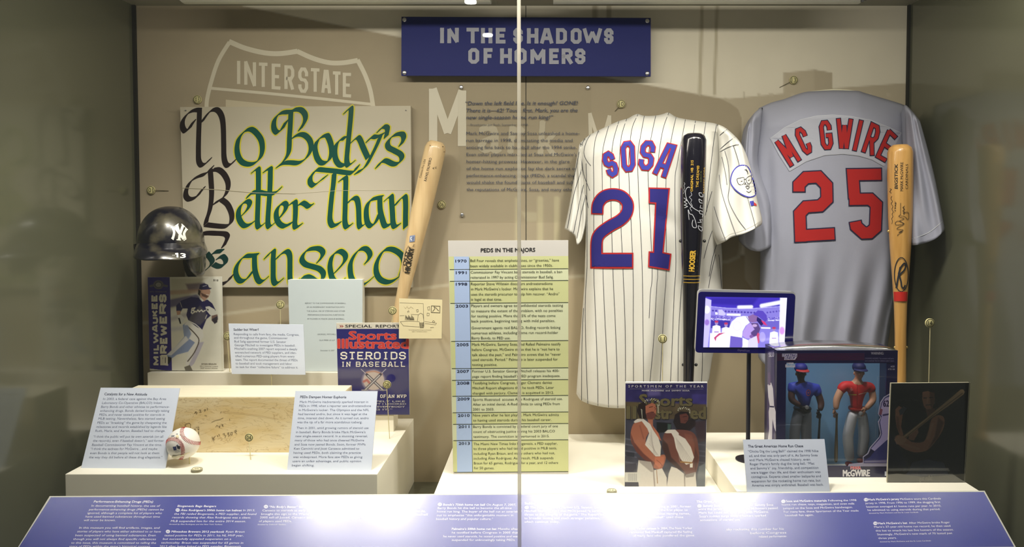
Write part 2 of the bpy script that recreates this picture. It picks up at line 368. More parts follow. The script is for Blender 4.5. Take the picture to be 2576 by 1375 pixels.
class Canvas:
    """a printed picture: grid of coloured points on a surface, painted with soft shapes in photo pixels"""
    def __init__(s, S, quad, step=1.0, col=(128, 128, 128), g=1.0):
        q = np.array(quad, float); w = max(np.linalg.norm(q[1] - q[0]), np.linalg.norm(q[2] - q[3])); h = max(np.linalg.norm(q[3] - q[0]), np.linalg.norm(q[2] - q[1]))
        s.nx = int(w / step) + 1; s.ny = int(h / step) + 1; u, v = np.meshgrid(np.linspace(0, 1, s.nx), np.linspace(0, 1, s.ny))
        s.P = (q[0] * ((1 - u) * (1 - v))[..., None] + q[1] * (u * (1 - v))[..., None] + q[2] * (u * v)[..., None] + q[3] * ((1 - u) * v)[..., None])
        s.C = np.tile(lin(col), (s.ny, s.nx, 1)); s.u = u; s.v = v; s.S = S; s.g = g; s.step = step; s.fr(0, 0, 1)
    fr = Print.fr; tr = Print.tr
    def put(s, a, col): s.C[...] = s.C * (1 - a[..., None]) + lin(col) * a[..., None]
    def poly(s, P, col, soft=1.0, alpha=1.0, smooth=0):
        soft = soft / s.t[2]; P = s.tr(P); P = crom(P, smooth, True) if smooth else P
        lo = P.min(0) - soft * 2 - 2; hi = P.max(0) + soft * 2 + 2; X = s.P[..., 0]; Y = s.P[..., 1]
        m = (X > lo[0]) & (X < hi[0]) & (Y > lo[1]) & (Y < hi[1])
        if not m.any(): return
        x = X[m]; y = Y[m]; ins = np.zeros(len(x), bool); d = np.full(len(x), 1e9); N = len(P)
        for i in range(N):
            a = P[i]; b = P[(i + 1) % N]; e = b - a; l = e @ e + 1e-9; t = np.clip(((x - a[0]) * e[0] + (y - a[1]) * e[1]) / l, 0, 1)
            d = np.minimum(d, np.hypot(x - a[0] - t * e[0], y - a[1] - t * e[1]))
            if abs(e[1]) > 1e-9: ins ^= ((a[1] > y) != (b[1] > y)) & (x < e[0] * (y - a[1]) / e[1] + a[0])
        k = np.clip(.5 + np.where(ins, d, -d) / max(soft, .5), 0, 1) * alpha
        s.C[m] = s.C[m] * (1 - k[:, None]) + lin(col) * k[:, None]
    def line(s, P, wd, col, soft=1.0, alpha=1.0, smooth=0):
        soft = soft / s.t[2]; P = s.tr(P); P = crom(P, smooth) if smooth else P; wd = wd / s.t[2]; X = s.P[..., 0]; Y = s.P[..., 1]
        lo = P.min(0) - wd - soft * 2; hi = P.max(0) + wd + soft * 2; m = (X > lo[0]) & (X < hi[0]) & (Y > lo[1]) & (Y < hi[1])
        if not m.any(): return
        x = X[m]; y = Y[m]; d = np.full(len(x), 1e9)
        for i in range(len(P) - 1):
            a = P[i]; e = P[i + 1] - a; l = e @ e + 1e-9; t = np.clip(((x - a[0]) * e[0] + (y - a[1]) * e[1]) / l, 0, 1); d = np.minimum(d, np.hypot(x - a[0] - t * e[0], y - a[1] - t * e[1]))
        k = np.clip(.5 + (wd / 2 - d) / max(soft, .5), 0, 1) * alpha; s.C[m] = s.C[m] * (1 - k[:, None]) + lin(col) * k[:, None]
    def ell(s, x, y, rx, ry, col, soft=1.0, alpha=1.0, rot=0):
        c_, s_ = math.cos(rot), math.sin(rot); s.poly([(x + rx * math.cos(t) * c_ - ry * math.sin(t) * s_, y + rx * math.cos(t) * s_ + ry * math.sin(t) * c_) for t in np.linspace(0, 2 * math.pi, 22)[:-1]], col, soft, alpha)
    def noise(s, amp, k=6):
        n = RNG.random((s.ny // k + 3, s.nx // k + 3)); yy = np.linspace(0, n.shape[0] - 1.01, s.ny); xx = np.linspace(0, n.shape[1] - 1.01, s.nx)
        yi = yy.astype(int); xi = xx.astype(int); fy = (yy - yi)[:, None]; fx = (xx - xi)[None]
        v = n[yi][:, xi] * (1 - fy) * (1 - fx) + n[yi + 1][:, xi] * fy * (1 - fx) + n[yi][:, xi + 1] * (1 - fy) * fx + n[yi + 1][:, xi + 1] * fy * fx
        s.C *= (1 + amp * (v - .5) * 2)[..., None]
    def build(s, name, par, m, off=.00015):
        X = s.P[..., 0].ravel(); Y = s.P[..., 1].ravel(); W = s.S(X, Y, off); i = np.arange(s.nx * s.ny).reshape(s.ny, s.nx)
        Q = np.stack([i[:-1, :-1], i[1:, :-1], i[1:, 1:], i[:-1, 1:]], -1).reshape(-1, 4)
        return mk(name, W, Q, m, par, cols=np.clip(s.C.reshape(-1, 3) * s.g, 0, 1 if not getattr(s, 'hdr', 0) else 9))
def resamp(P, n):
    P = np.array(P, float); d = np.concatenate([[0], np.cumsum(np.linalg.norm(np.diff(P, axis=0), axis=1))]); t = np.linspace(0, d[-1], n)
    return np.stack([np.interp(t, d, P[:, 0]), np.interp(t, d, P[:, 1])], -1)
def coons(top, bot, left, right, nu, nv, sm=4):
    T = resamp(crom(top, sm), nu + 1); B = resamp(crom(bot, sm), nu + 1); Lf = resamp(crom(left, sm), nv + 1); R = resamp(crom(right, sm), nv + 1)
    u = np.linspace(0, 1, nu + 1)[None, :, None]; v = np.linspace(0, 1, nv + 1)[:, None, None]
    return (1 - v) * T[None] + v * B[None] + (1 - u) * Lf[:, None] + u * R[:, None] - ((1 - u) * (1 - v) * T[0] + u * (1 - v) * T[-1] + (1 - u) * v * B[0] + u * v * B[-1])
def pillow(name, top, bot, left, right, y0, df, db, m, par, nu=56, nv=64, folds=None, topk=.1, yslope=0, p=2.6):
    G2 = coons(top, bot, left, right, nu, nv); u, v = np.meshgrid(np.linspace(0, 1, nu + 1), np.linspace(0, 1, nv + 1))
    pr = np.clip(1 - np.abs(2 * u - 1) ** p, 0, 1) ** .55 * np.clip(v / topk, 0, 1) ** .6
    yc = y0 + yslope * v if not callable(yslope) else y0 + yslope(u, v)
    yf = yc - df * pr + (folds(u, v) * np.clip(pr * 1.5, 0, 1) if folds else 0)
    A = Pt(G2[..., 0], G2[..., 1], yf); B = Pt(G2[..., 0], G2[..., 1], yc).copy(); B[..., 1] = np.minimum(yc + db * pr, 2.128)
    n = (nu + 1) * (nv + 1); i = np.arange(n).reshape(nv + 1, nu + 1)
    q = lambda i: np.stack([i[:-1, :-1], i[1:, :-1], i[1:, 1:], i[:-1, 1:]], -1).reshape(-1, 4)
    Q = np.concatenate([q(i), q(i)[:, ::-1] + n]); b = i[-1]; Q = np.concatenate([Q, np.stack([b[:-1], b[:-1] + n, b[1:] + n, b[1:]], -1)])
    V = np.concatenate([A.reshape(-1, 3), B.reshape(-1, 3)])
    o = mk(name, V, Q, m, par, smooth=True)
    bm = bmesh.new(); bm.from_mesh(o.data); bmesh.ops.remove_doubles(bm, verts=bm.verts[:], dist=1e-5); bmesh.ops.recalc_face_normals(bm, faces=bm.faces[:]); bm.to_mesh(o.data); bm.free()
    return o
def skin(name, J, E, m, par, sub=2):      # J: key -> (px,py,y,radius px); grown as one skinned surface
    keys = list(J); me = bpy.data.meshes.new(name); off = np.array(par.location)
    P = [Pt(J[k][0], J[k][1], J[k][2]) - off for k in keys]; K = 20.0
    me.from_pydata([tuple(p * K) for p in P], [(keys.index(a), keys.index(b)) for a, b in E], []); o = bpy.data.objects.new(name, me); COL.objects.link(o)
    md = o.modifiers.new('s', 'SKIN'); md.use_smooth_shade = True
    for i, k in enumerate(keys):
        r = J[k][3] * J[k][2] / F * K; r2 = (J[k][4] if len(J[k]) > 4 else J[k][3]) * J[k][2] / F * K
        me.skin_vertices[0].data[i].radius = (r, r2); me.skin_vertices[0].data[i].use_root = i == 0
    sb = o.modifiers.new('b', 'SUBSURF'); sb.levels = sub
    dg = bpy.context.evaluated_depsgraph_get(); me2 = bpy.data.meshes.new_from_object(o.evaluated_get(dg)); bpy.data.objects.remove(o)
    me2.transform(__import__('mathutils').Matrix.Scale(1 / K, 4)); me2.name = name; me2.materials.clear()
    return link_mesh(name, me2, m, par, True)
# ---------------------------------------------------------------- the display case
YW = 2.135                                                     # back wall
XL, XR, ZT, ZB, YG = -1.215, 1.073, .622, -.80, 1.395
M_wall = mat('back wall paint', (178, 166, 142), .75, bump=.05, bscale=400)
M_side = mat('grey green lacquered side panel', (91, 92, 75), .16, coat=.35, spec=.6)
M_ceil = mat('case ceiling grey', (150, 148, 130), .6)
M_cream = mat('cream painted pedestal', (246, 241, 224), .55, var=.01, vscale=6)
M_dark = mat('dark joint', (28, 26, 20), .8)
M_print = printmat('matt print', .55); M_gloss = printmat('glossy print', .28, coat=.5); M_fabp = printmat('stitched twill', .8)
M_white = mat('white foam board', (232, 232, 226), .6)
M_card = mat('pale blue card', (216, 224, 240), .55); M_edge = mat('card edge', (225, 228, 230), .6)

wall = structure(box('wall_back', XL - .02, XR + .02, YW, YW + .03, ZB, ZT + .03, M_wall))
S = PlaneY(YW)
cv = Canvas(S, [(335, -8), (2292, -8), (2292, 1260), (335, 1260)], 4.0, (150, 137, 112))
cv.S = S
sky = (218, 211, 192); tan = (160, 148, 124); road = (150, 136, 110)
cv.poly([(335, -10), (2300, -10), (2300, 1270), (335, 1270)], tan, 2)
cv.poly([(610, 15), (600, -10), (2300, -10), (2300, 640), (1860, 640), (1868, 300), (1856, 266), (1824, 249), (1553, 200), (1010, 94)], sky, 4)
cv.poly([(335, 800), (560, 785), (1130, 712), (1470, 690), (1860, 650), (2300, 640), (2300, 1270), (335, 1270)], (166, 152, 124), 8)
cv.poly([(335, 905), (1000, 870), (1180, 860), (1120, 960), (1050, 1100), (335, 1120)], (172, 160, 134), 14)
cv.line([(335, 815), (560, 790), (1130, 716), (1470, 694), (1830, 658), (1858, 646), (1866, 600), (1872, 300), (1858, 266), (1824, 249)], 8, (182, 172, 148), 4)
cv.poly([(1824, 249), (1971, 235), (1971, 183), (2048, 175), (2093, 183), (2093, 222), (2290, 208), (2290, 1270), (1873, 700), (1870, 285)], (182, 171, 148), 3)
cv.poly([(2048, 175), (2093, 183), (2093, 235), (2048, 235)], (174, 163, 140), 2)
for a, b, wd in ((2140, 2150, 9), (1990, 1998, 7), (2180, 2194, 8), (2230, 2240, 8), (1905, 1912, 8), (1935, 1946, 7)): cv.poly([(a, 235), (b, 235), (b, 235 + wd), (a, 235 + wd)], (190, 180, 158), 3)
cv.line([(1871, 232), (1871, 250)], 2, (170, 160, 138), 2)
for a, b, wd in ((1767, 1760, 9), (1805, 1797, 8)): cv.line([(a, -10), (b, 236)], wd, (184, 175, 152), 3)
for a in (1497, 1532): cv.line([(a, -10), (a, 120)], 13, (178, 168, 146), 3)
for a, wd in ((1300, 8), (1359, 15), (1401, 14)): cv.line([(a, 500), (a, 720)], wd, (180, 170, 140), 4)
cv.poly([(1311, 532), (1352, 534), (1350, 556), (1326, 558)], (174, 164, 138), 5)
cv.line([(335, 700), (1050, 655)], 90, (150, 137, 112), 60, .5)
cv.noise(.02, 8)
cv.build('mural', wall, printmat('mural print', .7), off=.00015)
p = Print(S, .0009); shd = (204, 197, 176)
p.fr(480, 0, 4.155)
p.stroke([(165, 1160), (170, 1040), (215, 850), (290, 630), (405, 440)], 42, shd, smooth=6)
p.stroke([(398, 432), (560, 500), (760, 550), (930, 560), (1115, 535)], 52, shd, smooth=6)
p.stroke([(1110, 535), (1280, 610), (1450, 655), (1600, 655), (1745, 630)], 50, shd, smooth=6)
p.stroke([(1742, 625), (1820, 780), (1875, 940), (1905, 1110)], 46, shd, smooth=6)
p.stroke([(215, 922), (800, 975), (1400, 1035), (1895, 1090)], 30, shd)
p.poly([(365, 1040), (700, 1075), (1040, 1105), (1040, 1160), (365, 1160)], (190, 180, 154))
for ch, x, y, w2 in (('I', 470, 875, 60), ('N', 575, 885, 90), ('T', 712, 905, 90), ('E', 862, 915, 75), ('R', 995, 930, 70), ('S', 1140, 950, 70), ('T', 1255, 955, 90), ('A', 1380, 970, 70), ('T', 1485, 985, 80), ('E', 1605, 998, 70)):
    h = 245 - (x - 470) * .016; q = p.tr([(x, y), (x + w2, y + w2 * .08), (x + w2, y - h + w2 * .1), (x, y - h + 5)])
    p.glyph(ch, q, 8.2, shd)
p.fr(960, 0, 2.546)
p.glyph('M', p.tr([(330, 915), (515, 935), (515, 590), (330, 578)]), 21, (206, 200, 182))
p.fr(0, 0, 1)
for t_, x, x2, y, h in (('a', 1204, 1258, 381, 102), ('r', 1279, 1312, 384, 102), ('k', 1355, 1400, 388, 84)): p.text(t_, x, y, x2, y + 3, h, (178, 169, 147), bold=.03, up=True)
p.glyph('M', [(1487, 395), (1536, 400), (1533, 292), (1484, 286)], 9, (202, 195, 176))
p.build('mural_lettering', wall, M_print)
jt = box('panel_joint', -.0597 + .001, -.0577 + .001, YW - .0012, YW, -.30, ZT, M_dark, wall)
for nm, x0, x1 in (('wall_left', XL - .03, XL), ('wall_right', XR, XR + .03)):
    structure(box(nm, x0, x1, YG - .01, YW, ZB, ZT, M_side))
for nm, x0, x1 in (('trim_1', XL, XL + .008), ('trim_2', XR - .006, XR)):
    structure(box(nm, x0, x1, YW - .012, YW - .0015, ZB, ZT, M_dark))
structure(box('ceiling', XL - .03, XR + .03, YG - .01, YW + .03, ZT, ZT + .03, M_ceil))
structure(box('floor', XL - .03, XR + .03, YG - .01, YW + .03, ZB - .03, ZB, M_side))
M_glass = clearmat('case glass', .055)
XS = float(Pt(1306, 700, YG)[0])
structure(box('window_1', XL, XS - .004, YG, YG + .006, ZB, ZT, M_glass)); structure(box('window_2', XS + .004, XR, YG, YG + .006, ZB, ZT, M_glass))
m = bpy.data.materials.new('clear silicone seam'); m.use_nodes = True; nt = m.node_tree; nt.nodes.clear(); o_ = nt.nodes.new('ShaderNodeOutputMaterial'); mx = nt.nodes.new('ShaderNodeMixShader'); mx.inputs[0].default_value = .6
t_ = nt.nodes.new('ShaderNodeBsdfTransparent'); l_ = nt.nodes.new('ShaderNodeBsdfTranslucent'); l_.inputs[0].default_value = (.85, .82, .74, 1)
nt.links.new(t_.outputs[0], mx.inputs[1]); nt.links.new(l_.outputs[0], mx.inputs[2]); nt.links.new(mx.outputs[0], o_.inputs[0])
structure(box('trim_3', XS - .0035, XS + .0035, YG - .001, YG + .007, ZB, ZT, m))

# light rails under the ceiling
M_rail = mat('pale metal light rail', (196, 198, 186), .45, metal=.2); M_brk = mat('grey bracket', (120, 116, 92), .6)
def rail(x0, x1, label):
    a = float(Pt(x0, 10, 1.9)[0]); b_ = float(Pt(x1, 10, 1.9)[0]); L = thing('light_rail', label, 'light rail', (a, 1.9, H + .60), 'light rails')
    n = 14; prof = [(1.955 - .05 + .05 * math.cos(t), .6 - .038 * math.sin(t)) for t in np.linspace(0, math.pi, n)]
    V = [(x, y, H + z) for x in (a, b_) for y, z in prof]; Fc = [(i, i + 1, n + i + 1, n + i) for i in range(n - 1)] + [tuple(range(n))[::-1], tuple(range(n, 2 * n))]
    mk('rail_housing', V, Fc, M_rail, L, smooth=False)
    box('hanger', a + .1, a + .12, 1.89, 1.92, .598, ZT, M_brk, L); box('hanger', b_ - .12, b_ - .1, 1.89, 1.92, .598, ZT, M_brk, L)
rail(458, 1234, 'pale metal light rail under the ceiling on the left'); rail(1392, 2166, 'pale metal light rail under the ceiling on the right')
B = thing('ceiling_bracket', 'grey bracket between the two light rails at the top centre', 'bracket', (-.02, 1.9, H + .6))
box('bracket_plate', float(Pt(1248, 8, 1.9)[0]), float(Pt(1392, 8, 1.9)[0]), 1.87, 1.96, .572, .59, M_brk, B); box('bracket_post', -.03, .0, 1.9, 1.94, .59, ZT, M_brk, B)
q = onZ(2192, 3, .585); B = thing('black_clip', 'small black clamp on the ceiling right of the light rail', 'clamp', (q[0], 1.88, H + ZT))
box('clamp_body', float(Pt(2160, 5, 1.88)[0]), float(Pt(2187, 5, 1.88)[0]), 1.87, 1.9, .566, ZT, mat('black plastic', (22, 22, 22), .4), B, .003)
box('clamp_screw', float(Pt(2167, 5, 1.88)[0]), float(Pt(2173, 5, 1.88)[0]), 1.88, 1.885, .558, .568, MATS['black plastic'], B)

# ---------------------------------------------------------------- pedestals
ZL, ZC, ZR = -.606, -.6536, -.6006
fl = onZ(160, 1194, ZL); fr = onZ(944, 1199.5, ZL)
pl = tag(box('pedestal', float(fl[0]), float(fr[0]), 1.667, YW - .001, ZB, ZL, M_cream, bev=.0015, origin=(float(fl[0]), 1.667, H + ZB)), 'wide cream pedestal on the left under the marbled slab and ball', 'pedestal')
xc0 = -.403 * .6536; xr0 = .6405 * .6536; xr1 = .9525
tag(box('pedestal', xc0, xr0, 1.546, YW - .001, ZB, ZC, M_cream, bev=.0015, origin=(0, 1.5, H + ZB)), 'low cream pedestal in the centre under the timeline board', 'pedestal')
tag(box('pedestal', xr0 + .0005, xr1, 1.546, 1.976, ZB, ZR, M_cream, bev=.0015, origin=(.6, 1.5, H + ZB)), 'cream pedestal on the right under the boxed figures', 'pedestal')
def riser(px0, px1, py, yf, yb, zb, label):
    a = Pt(px0, py, yf); b_ = Pt(px1, py, yf); return tag(box('riser_block', float(a[0]), float(b_[0]), yf, yb, zb, float(a[2]) - H, M_cream, bev=.001, origin=(float(a[0]), yf, H + zb)), label, 'riser'), float(a[2]) - H
R1, z1 = riser(371, 683, 937, 2.072, YW - .001, ZL, 'cream riser block under the yearbook')
R1b, z1 = riser(683.8, 905, 937, 2.072, YW - .001, ZL, 'cream riser block under the pale bound report')
R2, z2 = riser(905, 990, 1045, 2.0, 2.06, ZL, 'short cream riser block under the dark blue steroids magazine')

# ---------------------------------------------------------------- lettered cards
INK = (96, 104, 132)
def card(name, label, BL, BR, TLp, TRp, zb, rows, fr_, h, head=None, shear=0, hh=None, ybase=None, th=.003):
    if ybase is None:
        bl = onZ(*BL, zb); br = onZ(*BR, zb); tl = onX(*TLp, bl[0]); Sf = Plane(bl, br, tl)
    else: Sf = PlaneY(ybase); bl = Pt(*BL, ybase)
    T = thing(name, label, 'label card', tuple(bl)); slab('card_board', Sf, [TLp, TRp, BR, BL], th, M_card, T, off=.0)
    P_ = Print(Sf, .0004).fr(*fr_)
    if head: P_.text(*head[:3], head[3], head[4] if len(head) > 4 else None, hh or h * 1.05, (48, 52, 78), .02, shear)
    for r in rows: P_.text(r[0], r[1], r[2], r[3], r[4] if len(r) > 4 else None, h, INK, 0.0, shear)
    P_.build('lettering', T, M_print); return T, Sf
card('label_card', 'pale blue card titled Catalysts for a New Attitude, left of the ball', (204, 1176.5), (415.5, 1178), (253.2, 974.5), (452, 975.6), ZL, [
 ('In 2003, a federal case against the Bay Area', 528, 290, 1232), ('Laboratory Co-Operative (BALCO) linked', 517, 334, 1180), ('Barry Bonds and other athletes to performance-', 506, 378, 1268),
 ('enhancing drugs. Bonds denied knowingly taking', 496, 422, 1266), ('PEDs, and never tested positive for steroids in', 486, 466, 1215), ('MLB testing. Nevertheless, fans started seeing', 475, 510, 1217),
 ('PEDs as “breaking” the game by cheapening the', 464, 556, 1236), ('milestones and records established by legends like', 453, 601, 1236), ('Ruth, Maris, and Aaron. Baseball had to change.', 442, 646, 1222),
 ('“I think the public will put its own asterisk (on all', 418, 710, 1198), ('the records), even if baseball doesn’t,” said former', 415, 756, 1207), ('Baseball Commissioner Fay Vincent at the time.', 404, 802, 1184),
 ('“I think the sadness for McGwire…and maybe', 386, 847, 1133), ('even Bonds is that people will not look at them', 382, 894, 1153), ('the way they did before all these drug allegations.”', 370, 941, 1187)],
 (140, 940, 4.436), 25, ('Catalysts for a New Attitude', 542, 237, 1018, 241), .2, 28)
card('label_card', 'pale blue card titled PEDs Dampen Homer Euphoria, right of the slab', (721.9, 1182), (933.7, 1182.8), (743, 982.7), (949.5, 983), ZL, [
 ('Mark McGwire inadvertently sparked interest in', 369, 443, 1045), ('PEDs in 1998, when a reporter saw androstenedione', 363, 482, 1073), ('in McGwire’s locker. The Olympics and the NFL', 358, 523, 1053),
 ('had banned andro, but since it was legal at the', 354, 563, 1034), ('time, interest died down. As it turned out, andro', 349, 603, 1050), ('was the tip of a far more scandalous iceberg.', 343, 643, 985),
 ('Then in 2001, amid growing rumors of steroid use', 337, 700, 1048), ('in baseball, Barry Bonds broke Mark McGwire’s', 331, 741, 1018), ('new single-season record. In a stunning reversal,', 327, 781, 1040),
 ('many of those who had once cheered McGwire', 321, 822, 1004), ('and Sosa now jeered Bonds. Soon, former MVPs', 317, 863, 1018), ('Ken Caminiti and José Canseco admitted to', 312, 904, 956),
 ('having used PEDs, both claiming the practice', 307, 945, 971), ('was widespread. More fans saw PEDs as giving', 302, 987, 987), ('users an unfair advantage, and public opinion', 297, 1028, 975), ('began shifting.', 291, 1069, 512)],
 (660, 900, 3.928), 21, ('PEDs Dampen Homer Euphoria', 374, 395, 828, 397), .1, 24)
T, Sf = card('label_card', 'pale blue card titled Sadder but Wiser on a thin rod', (583, 940), (768, 942), (575, 813.5), (763, 816), 0, [
 ('Responding to calls from fans, the media, Congress,', 104, 566, 715, 572), ('and throughout the game, Commissioner', 107, 600, 608, 604), ('Bud Selig appointed former U.S. Senator', 110, 635, 594, 639),
 ('George Mitchell to investigate PEDs in baseball.', 112, 669, 680, 673), ('Mitchell’s scathing 2007 report exposed a deeply', 113, 703, 698, 707), ('entrenched network of PED suppliers, and iden-', 116, 738, 690, 741),
 ('tified numerous PED-using players from every', 118, 772, 673, 775), ('team. The report documented the threat of PEDs', 119, 806, 701, 810), ('to baseball and took management and labor', 121, 840, 649, 844), ('to task for their “collective failure” to address it.', 123, 873, 705, 878)],
 (560, 690, 3.716), 20, ('Sadder but Wiser?', 103, 525, 337), -.04, 22, ybase=1.99)
M_rod = mat('cream metal rod', (214, 204, 160), .4, metal=.3); M_steel = mat('brushed steel', (190, 190, 186), .3, metal=.9)
gb = np.array(onZ(683, 1085, ZL)); gb[1] = 1.994; gb[0] = float(Pt(683, 960, 1.994)[0]); gt = gb.copy(); gt[2] = H - .40
rod('support_rod', gb, gt, .0012, M_rod, T)
card('label_card', 'pale blue card titled The Great American Home Run Chase, in front of the toy box', (1880, 1240.5), (2088, 1237), (1869.5, 1105), (2074, 1103.5), ZR, [
 ('“Chicks Dig the Long Ball!” claimed the 1998 Nike', 5, 1022, 615, 1018), ('ad, and that was only part of it. As Sammy Sosa', 15, 1060, 608, 1054), ('and Mark McGwire chased history, even', 19, 1096, 543, 1091), ('Roger Maris’s family dug the long ball. “Mac', 23, 1132, 580, 1125),
 ('and Sammy’s” joy, friendship, and competition', 27, 1168, 616, 1162), ('were bigger than life, and their enthusiasm was', 31, 1205, 632, 1198), ('contagious. Experts cited smaller ballparks and', 35, 1242, 637, 1235), ('expansion for the rocketing home run rate, but', 37, 1280, 634, 1272), ('America was simply enthralled. Baseball was back.', 40, 1316, 659, 1308)],
 (1880, 840, 3.437), 20, ('The Great American Home Run Chase', 7, 979, 483, 976), -.1, 22)

# ---------------------------------------------------------------- timeline board
TLq = [(1127, 605), (1429.5, 604), (1430, 1192), (1140, 1192)]
yt = float(onZ(1200, 1192, ZC)[1]); Sf = PlaneY(yt)
T = thing('timeline_board', 'tall yellow and blue timeline board headed PEDS IN THE MAJORS', 'sign', tuple(Pt(1140, 1192, yt)))
slab('board', Sf, TLq, .006, M_white, T)
p = Print(Sf, .0004)
p.poly([(1127, 605), (1429.5, 604), (1430, 1192), (1140, 1192)], (198, 194, 188))
ys = [645, 677, 706.5, 762, 857.5, 926, 955.5, 995.5, 1037, 1066, 1107, 1187]
yy = [((198, 201, 146) if i % 2 == 0 else (206, 210, 174)) for i in range(11)]
lx = lambda y: 1128.5 + (y - 645) * 12 / 545
for i in range(11):
    a, b_ = ys[i], ys[i + 1]
    p.poly([(lx(a), a), (1429.6, a - 1.5), (1429.8, b_ - 1.5), (lx(b_), b_)], yy[i])
p.poly([(1142, 645), (1180, 645), (1188, 1186), (1150, 1187)], (168, 188, 224))
p.stroke([(1181, 648), (1188.6, 1186)], 1.2, (50, 70, 60))
for y in ys[1:]: p.stroke([(lx(y) + 2, y + .6), (1429.5, y - 1.6)], 1.5, (48, 56, 44))
p.fr(1080, 590, 4.1675)
p.text('PEDS IN THE MAJORS', 541, 183, 1110, 177, 40, (30, 28, 30), .03)
YR = (('1970', 274, 290, 390), ('1991', 279, 412, 390), ('1998', 279, 532, 397), ('2003', 277, 762, 405), ('2005', 286, 1166, 412))
for t_, x, y, x2 in YR: p.text(t_, x, y, x2, y - 1, 28, (28, 34, 62), .03)
TX = (50, 56, 40)
p.lines([('Ball Four', 431, 284, 572), ('reveals that amphetamines, or “greenies,” have', 588, 284, 1360, 279), ('been widely available in clubhouses since the 1950s.', 431, 340, 1295, 334), ('Commissioner Fay Vincent bans steroids in baseball, a ban', 433, 406, 1393, 400),
 ('reiterated in 1997 by acting Commissioner Bud Selig.', 433, 460, 1302, 455), ('Reporter Steve Wilstein discovers androstenedione', 436, 528, 1292, 524), ('in Mark McGwire’s locker. McGwire explains that he', 438, 582, 1298, 578), ('uses the steroids precursor to help him recover. “Andro”', 438, 637, 1366, 632), ('is legal at that time.', 438, 690, 762),
 ('Players and owners agree to confidential steroids testing', 439, 757, 1402, 752), ('to measure the extent of the problem, with no penalties', 440, 812, 1397, 806), ('for testing positive. More than 5% of the tests come', 440, 865, 1323, 860), ('back positive, beginning testing with mild penalties.', 441, 918, 1318, 913),
 ('Government agents raid BALCO, finding records linking', 442, 989, 1374, 984), ('numerous athletes, including home run record-holder', 443, 1043, 1350, 1037), ('Barry Bonds, to PED use.', 443, 1095, 850), ('Mark McGwire, Sammy Sosa, and Rafael Palmeiro testify', 447, 1163, 1378, 1158), ('before Congress. McGwire states that he is “not here to', 447, 1217, 1366, 1211),
 ('talk about the past,” and Palmeiro avows that he “never', 447, 1271, 1378, 1265), ('used steroids. Period.” Palmeiro is later suspended for', 448, 1322, 1346, 1317)], 27, TX, .006)
p.fr(1080, 900, 4.045)
for t_, x, y, x2 in (('2007', 281, 149, 404), ('2008', 282, 269, 407), ('2009', 286, 430, 410), ('2010', 291, 598, 410), ('2011', 297, 712, 407), ('2013', 299, 882, 412)): p.text(t_, x, y, x2, y - 1, 27, (28, 34, 62), .03)
p.lines([('testing positive.', 435, 79, 692), ('Former U.S. Senator George Mitchell releases his 400-', 438, 147, 1322, 141), ('page report finding baseball’s PED program inadequate.', 438, 200, 1333, 192), ('Testifying before Congress, Roger Clemens denies', 440, 267, 1248, 261), ('Mitchell Report allegations that he took PEDs. Later', 440, 318, 1269, 311),
 ('charged with perjury, Clemens is acquitted in 2012.', 440, 370, 1267, 363), ('Sports Illustrated', 443, 434, 718), ('accuses Álex Rodriguez of steroid use.', 742, 433, 1357, 426), ('After an initial denial, A-Rod admits to using PEDs from', 443, 484, 1328, 477), ('2001 to 2003.', 443, 534, 660), ('Nine years after he last played, Mark McGwire admits', 444, 594, 1317, 588), ('to having used steroids during his baseball career.', 445, 646, 1243, 639),
 ('Barry Bonds is convicted by a federal court jury of one', 446, 711, 1309, 704), ('count of obstructing justice during his 2003 BALCO', 447, 762, 1278, 755), ('testimony. The conviction is overturned in 2015.', 448, 812, 1222, 806), ('The Miami New Times links Biogenesis, a PED supplier,', 450, 887, 1303, 880), ('to three players who had tested positive in MLB tests,', 450, 934, 1298, 928),
 ('including Ryan Braun, and many others who had not,', 451, 985, 1278, 978), ('including Álex Rodriguez. As a result, MLB suspends', 452, 1033, 1263, 1028), ('Braun for 65 games, Rodriguez for a year, and 12 others', 453, 1082, 1310, 1076), ('for 50 games.', 454, 1131, 660)], 25, TX, .006)
p.build('lettering', T, M_print)
box('easel_foot', -.16, -.02, yt + .006, yt + .06, ZC, ZC + .004, mat('clear acrylic', (230, 232, 228), .1, spec=.6), T)
box('easel_back', -.16, -.02, yt + .0065, yt + .0095, ZC, ZC + .2, MATS['clear acrylic'], T)

# ---------------------------------------------------------------- title sign and quote panel
M_scr = mat('polished screw', (210, 210, 215), .25, metal=.9)
yt = 2.095; Sf = PlaneY(yt); T = thing('title_sign', 'dark blue sign reading IN THE SHADOWS OF HOMERS', 'sign', tuple(Pt(1323, 192, yt)))
q = [(1010, 42), (1637, 45), (1637, 192), (1009.5, 190)]
slab('sign_panel', Sf, q, .008, mat('deep blue acrylic', (15, 25, 98), .5, spec=.2), T)
p = Print(Sf, .0008).fr(960, 0, 2.546); sil = (150, 152, 164)
def row(word, xs, y, h):
    for ch, (a, b_) in zip(word, xs):
        k = 13; yo = y + (a - 370) * .004
        p.glyph(ch, p.tr([(a + k, yo - k), (b_ - k, yo - k), (b_ - k, yo - h + k), (a + k, yo - h + k)]), 9.4, sil, ext=4.4, serif=5 if ch in 'INHTF' else 0)
row('INTHESHADOWS', [(366, 408), (420, 495), (542, 625), (636, 710), (730, 795), (842, 905), (930, 1005), (1015, 1100), (1116, 1188), (1210, 1282), (1288, 1412), (1424, 1486)], 278, 102)
row('OFHOMERS', [(554, 626), (652, 712), (758, 835), (850, 930), (952, 1050), (1072, 1136), (1152, 1224), (1238, 1306)], 408, 102)
p.build('lettering', T, M_print)
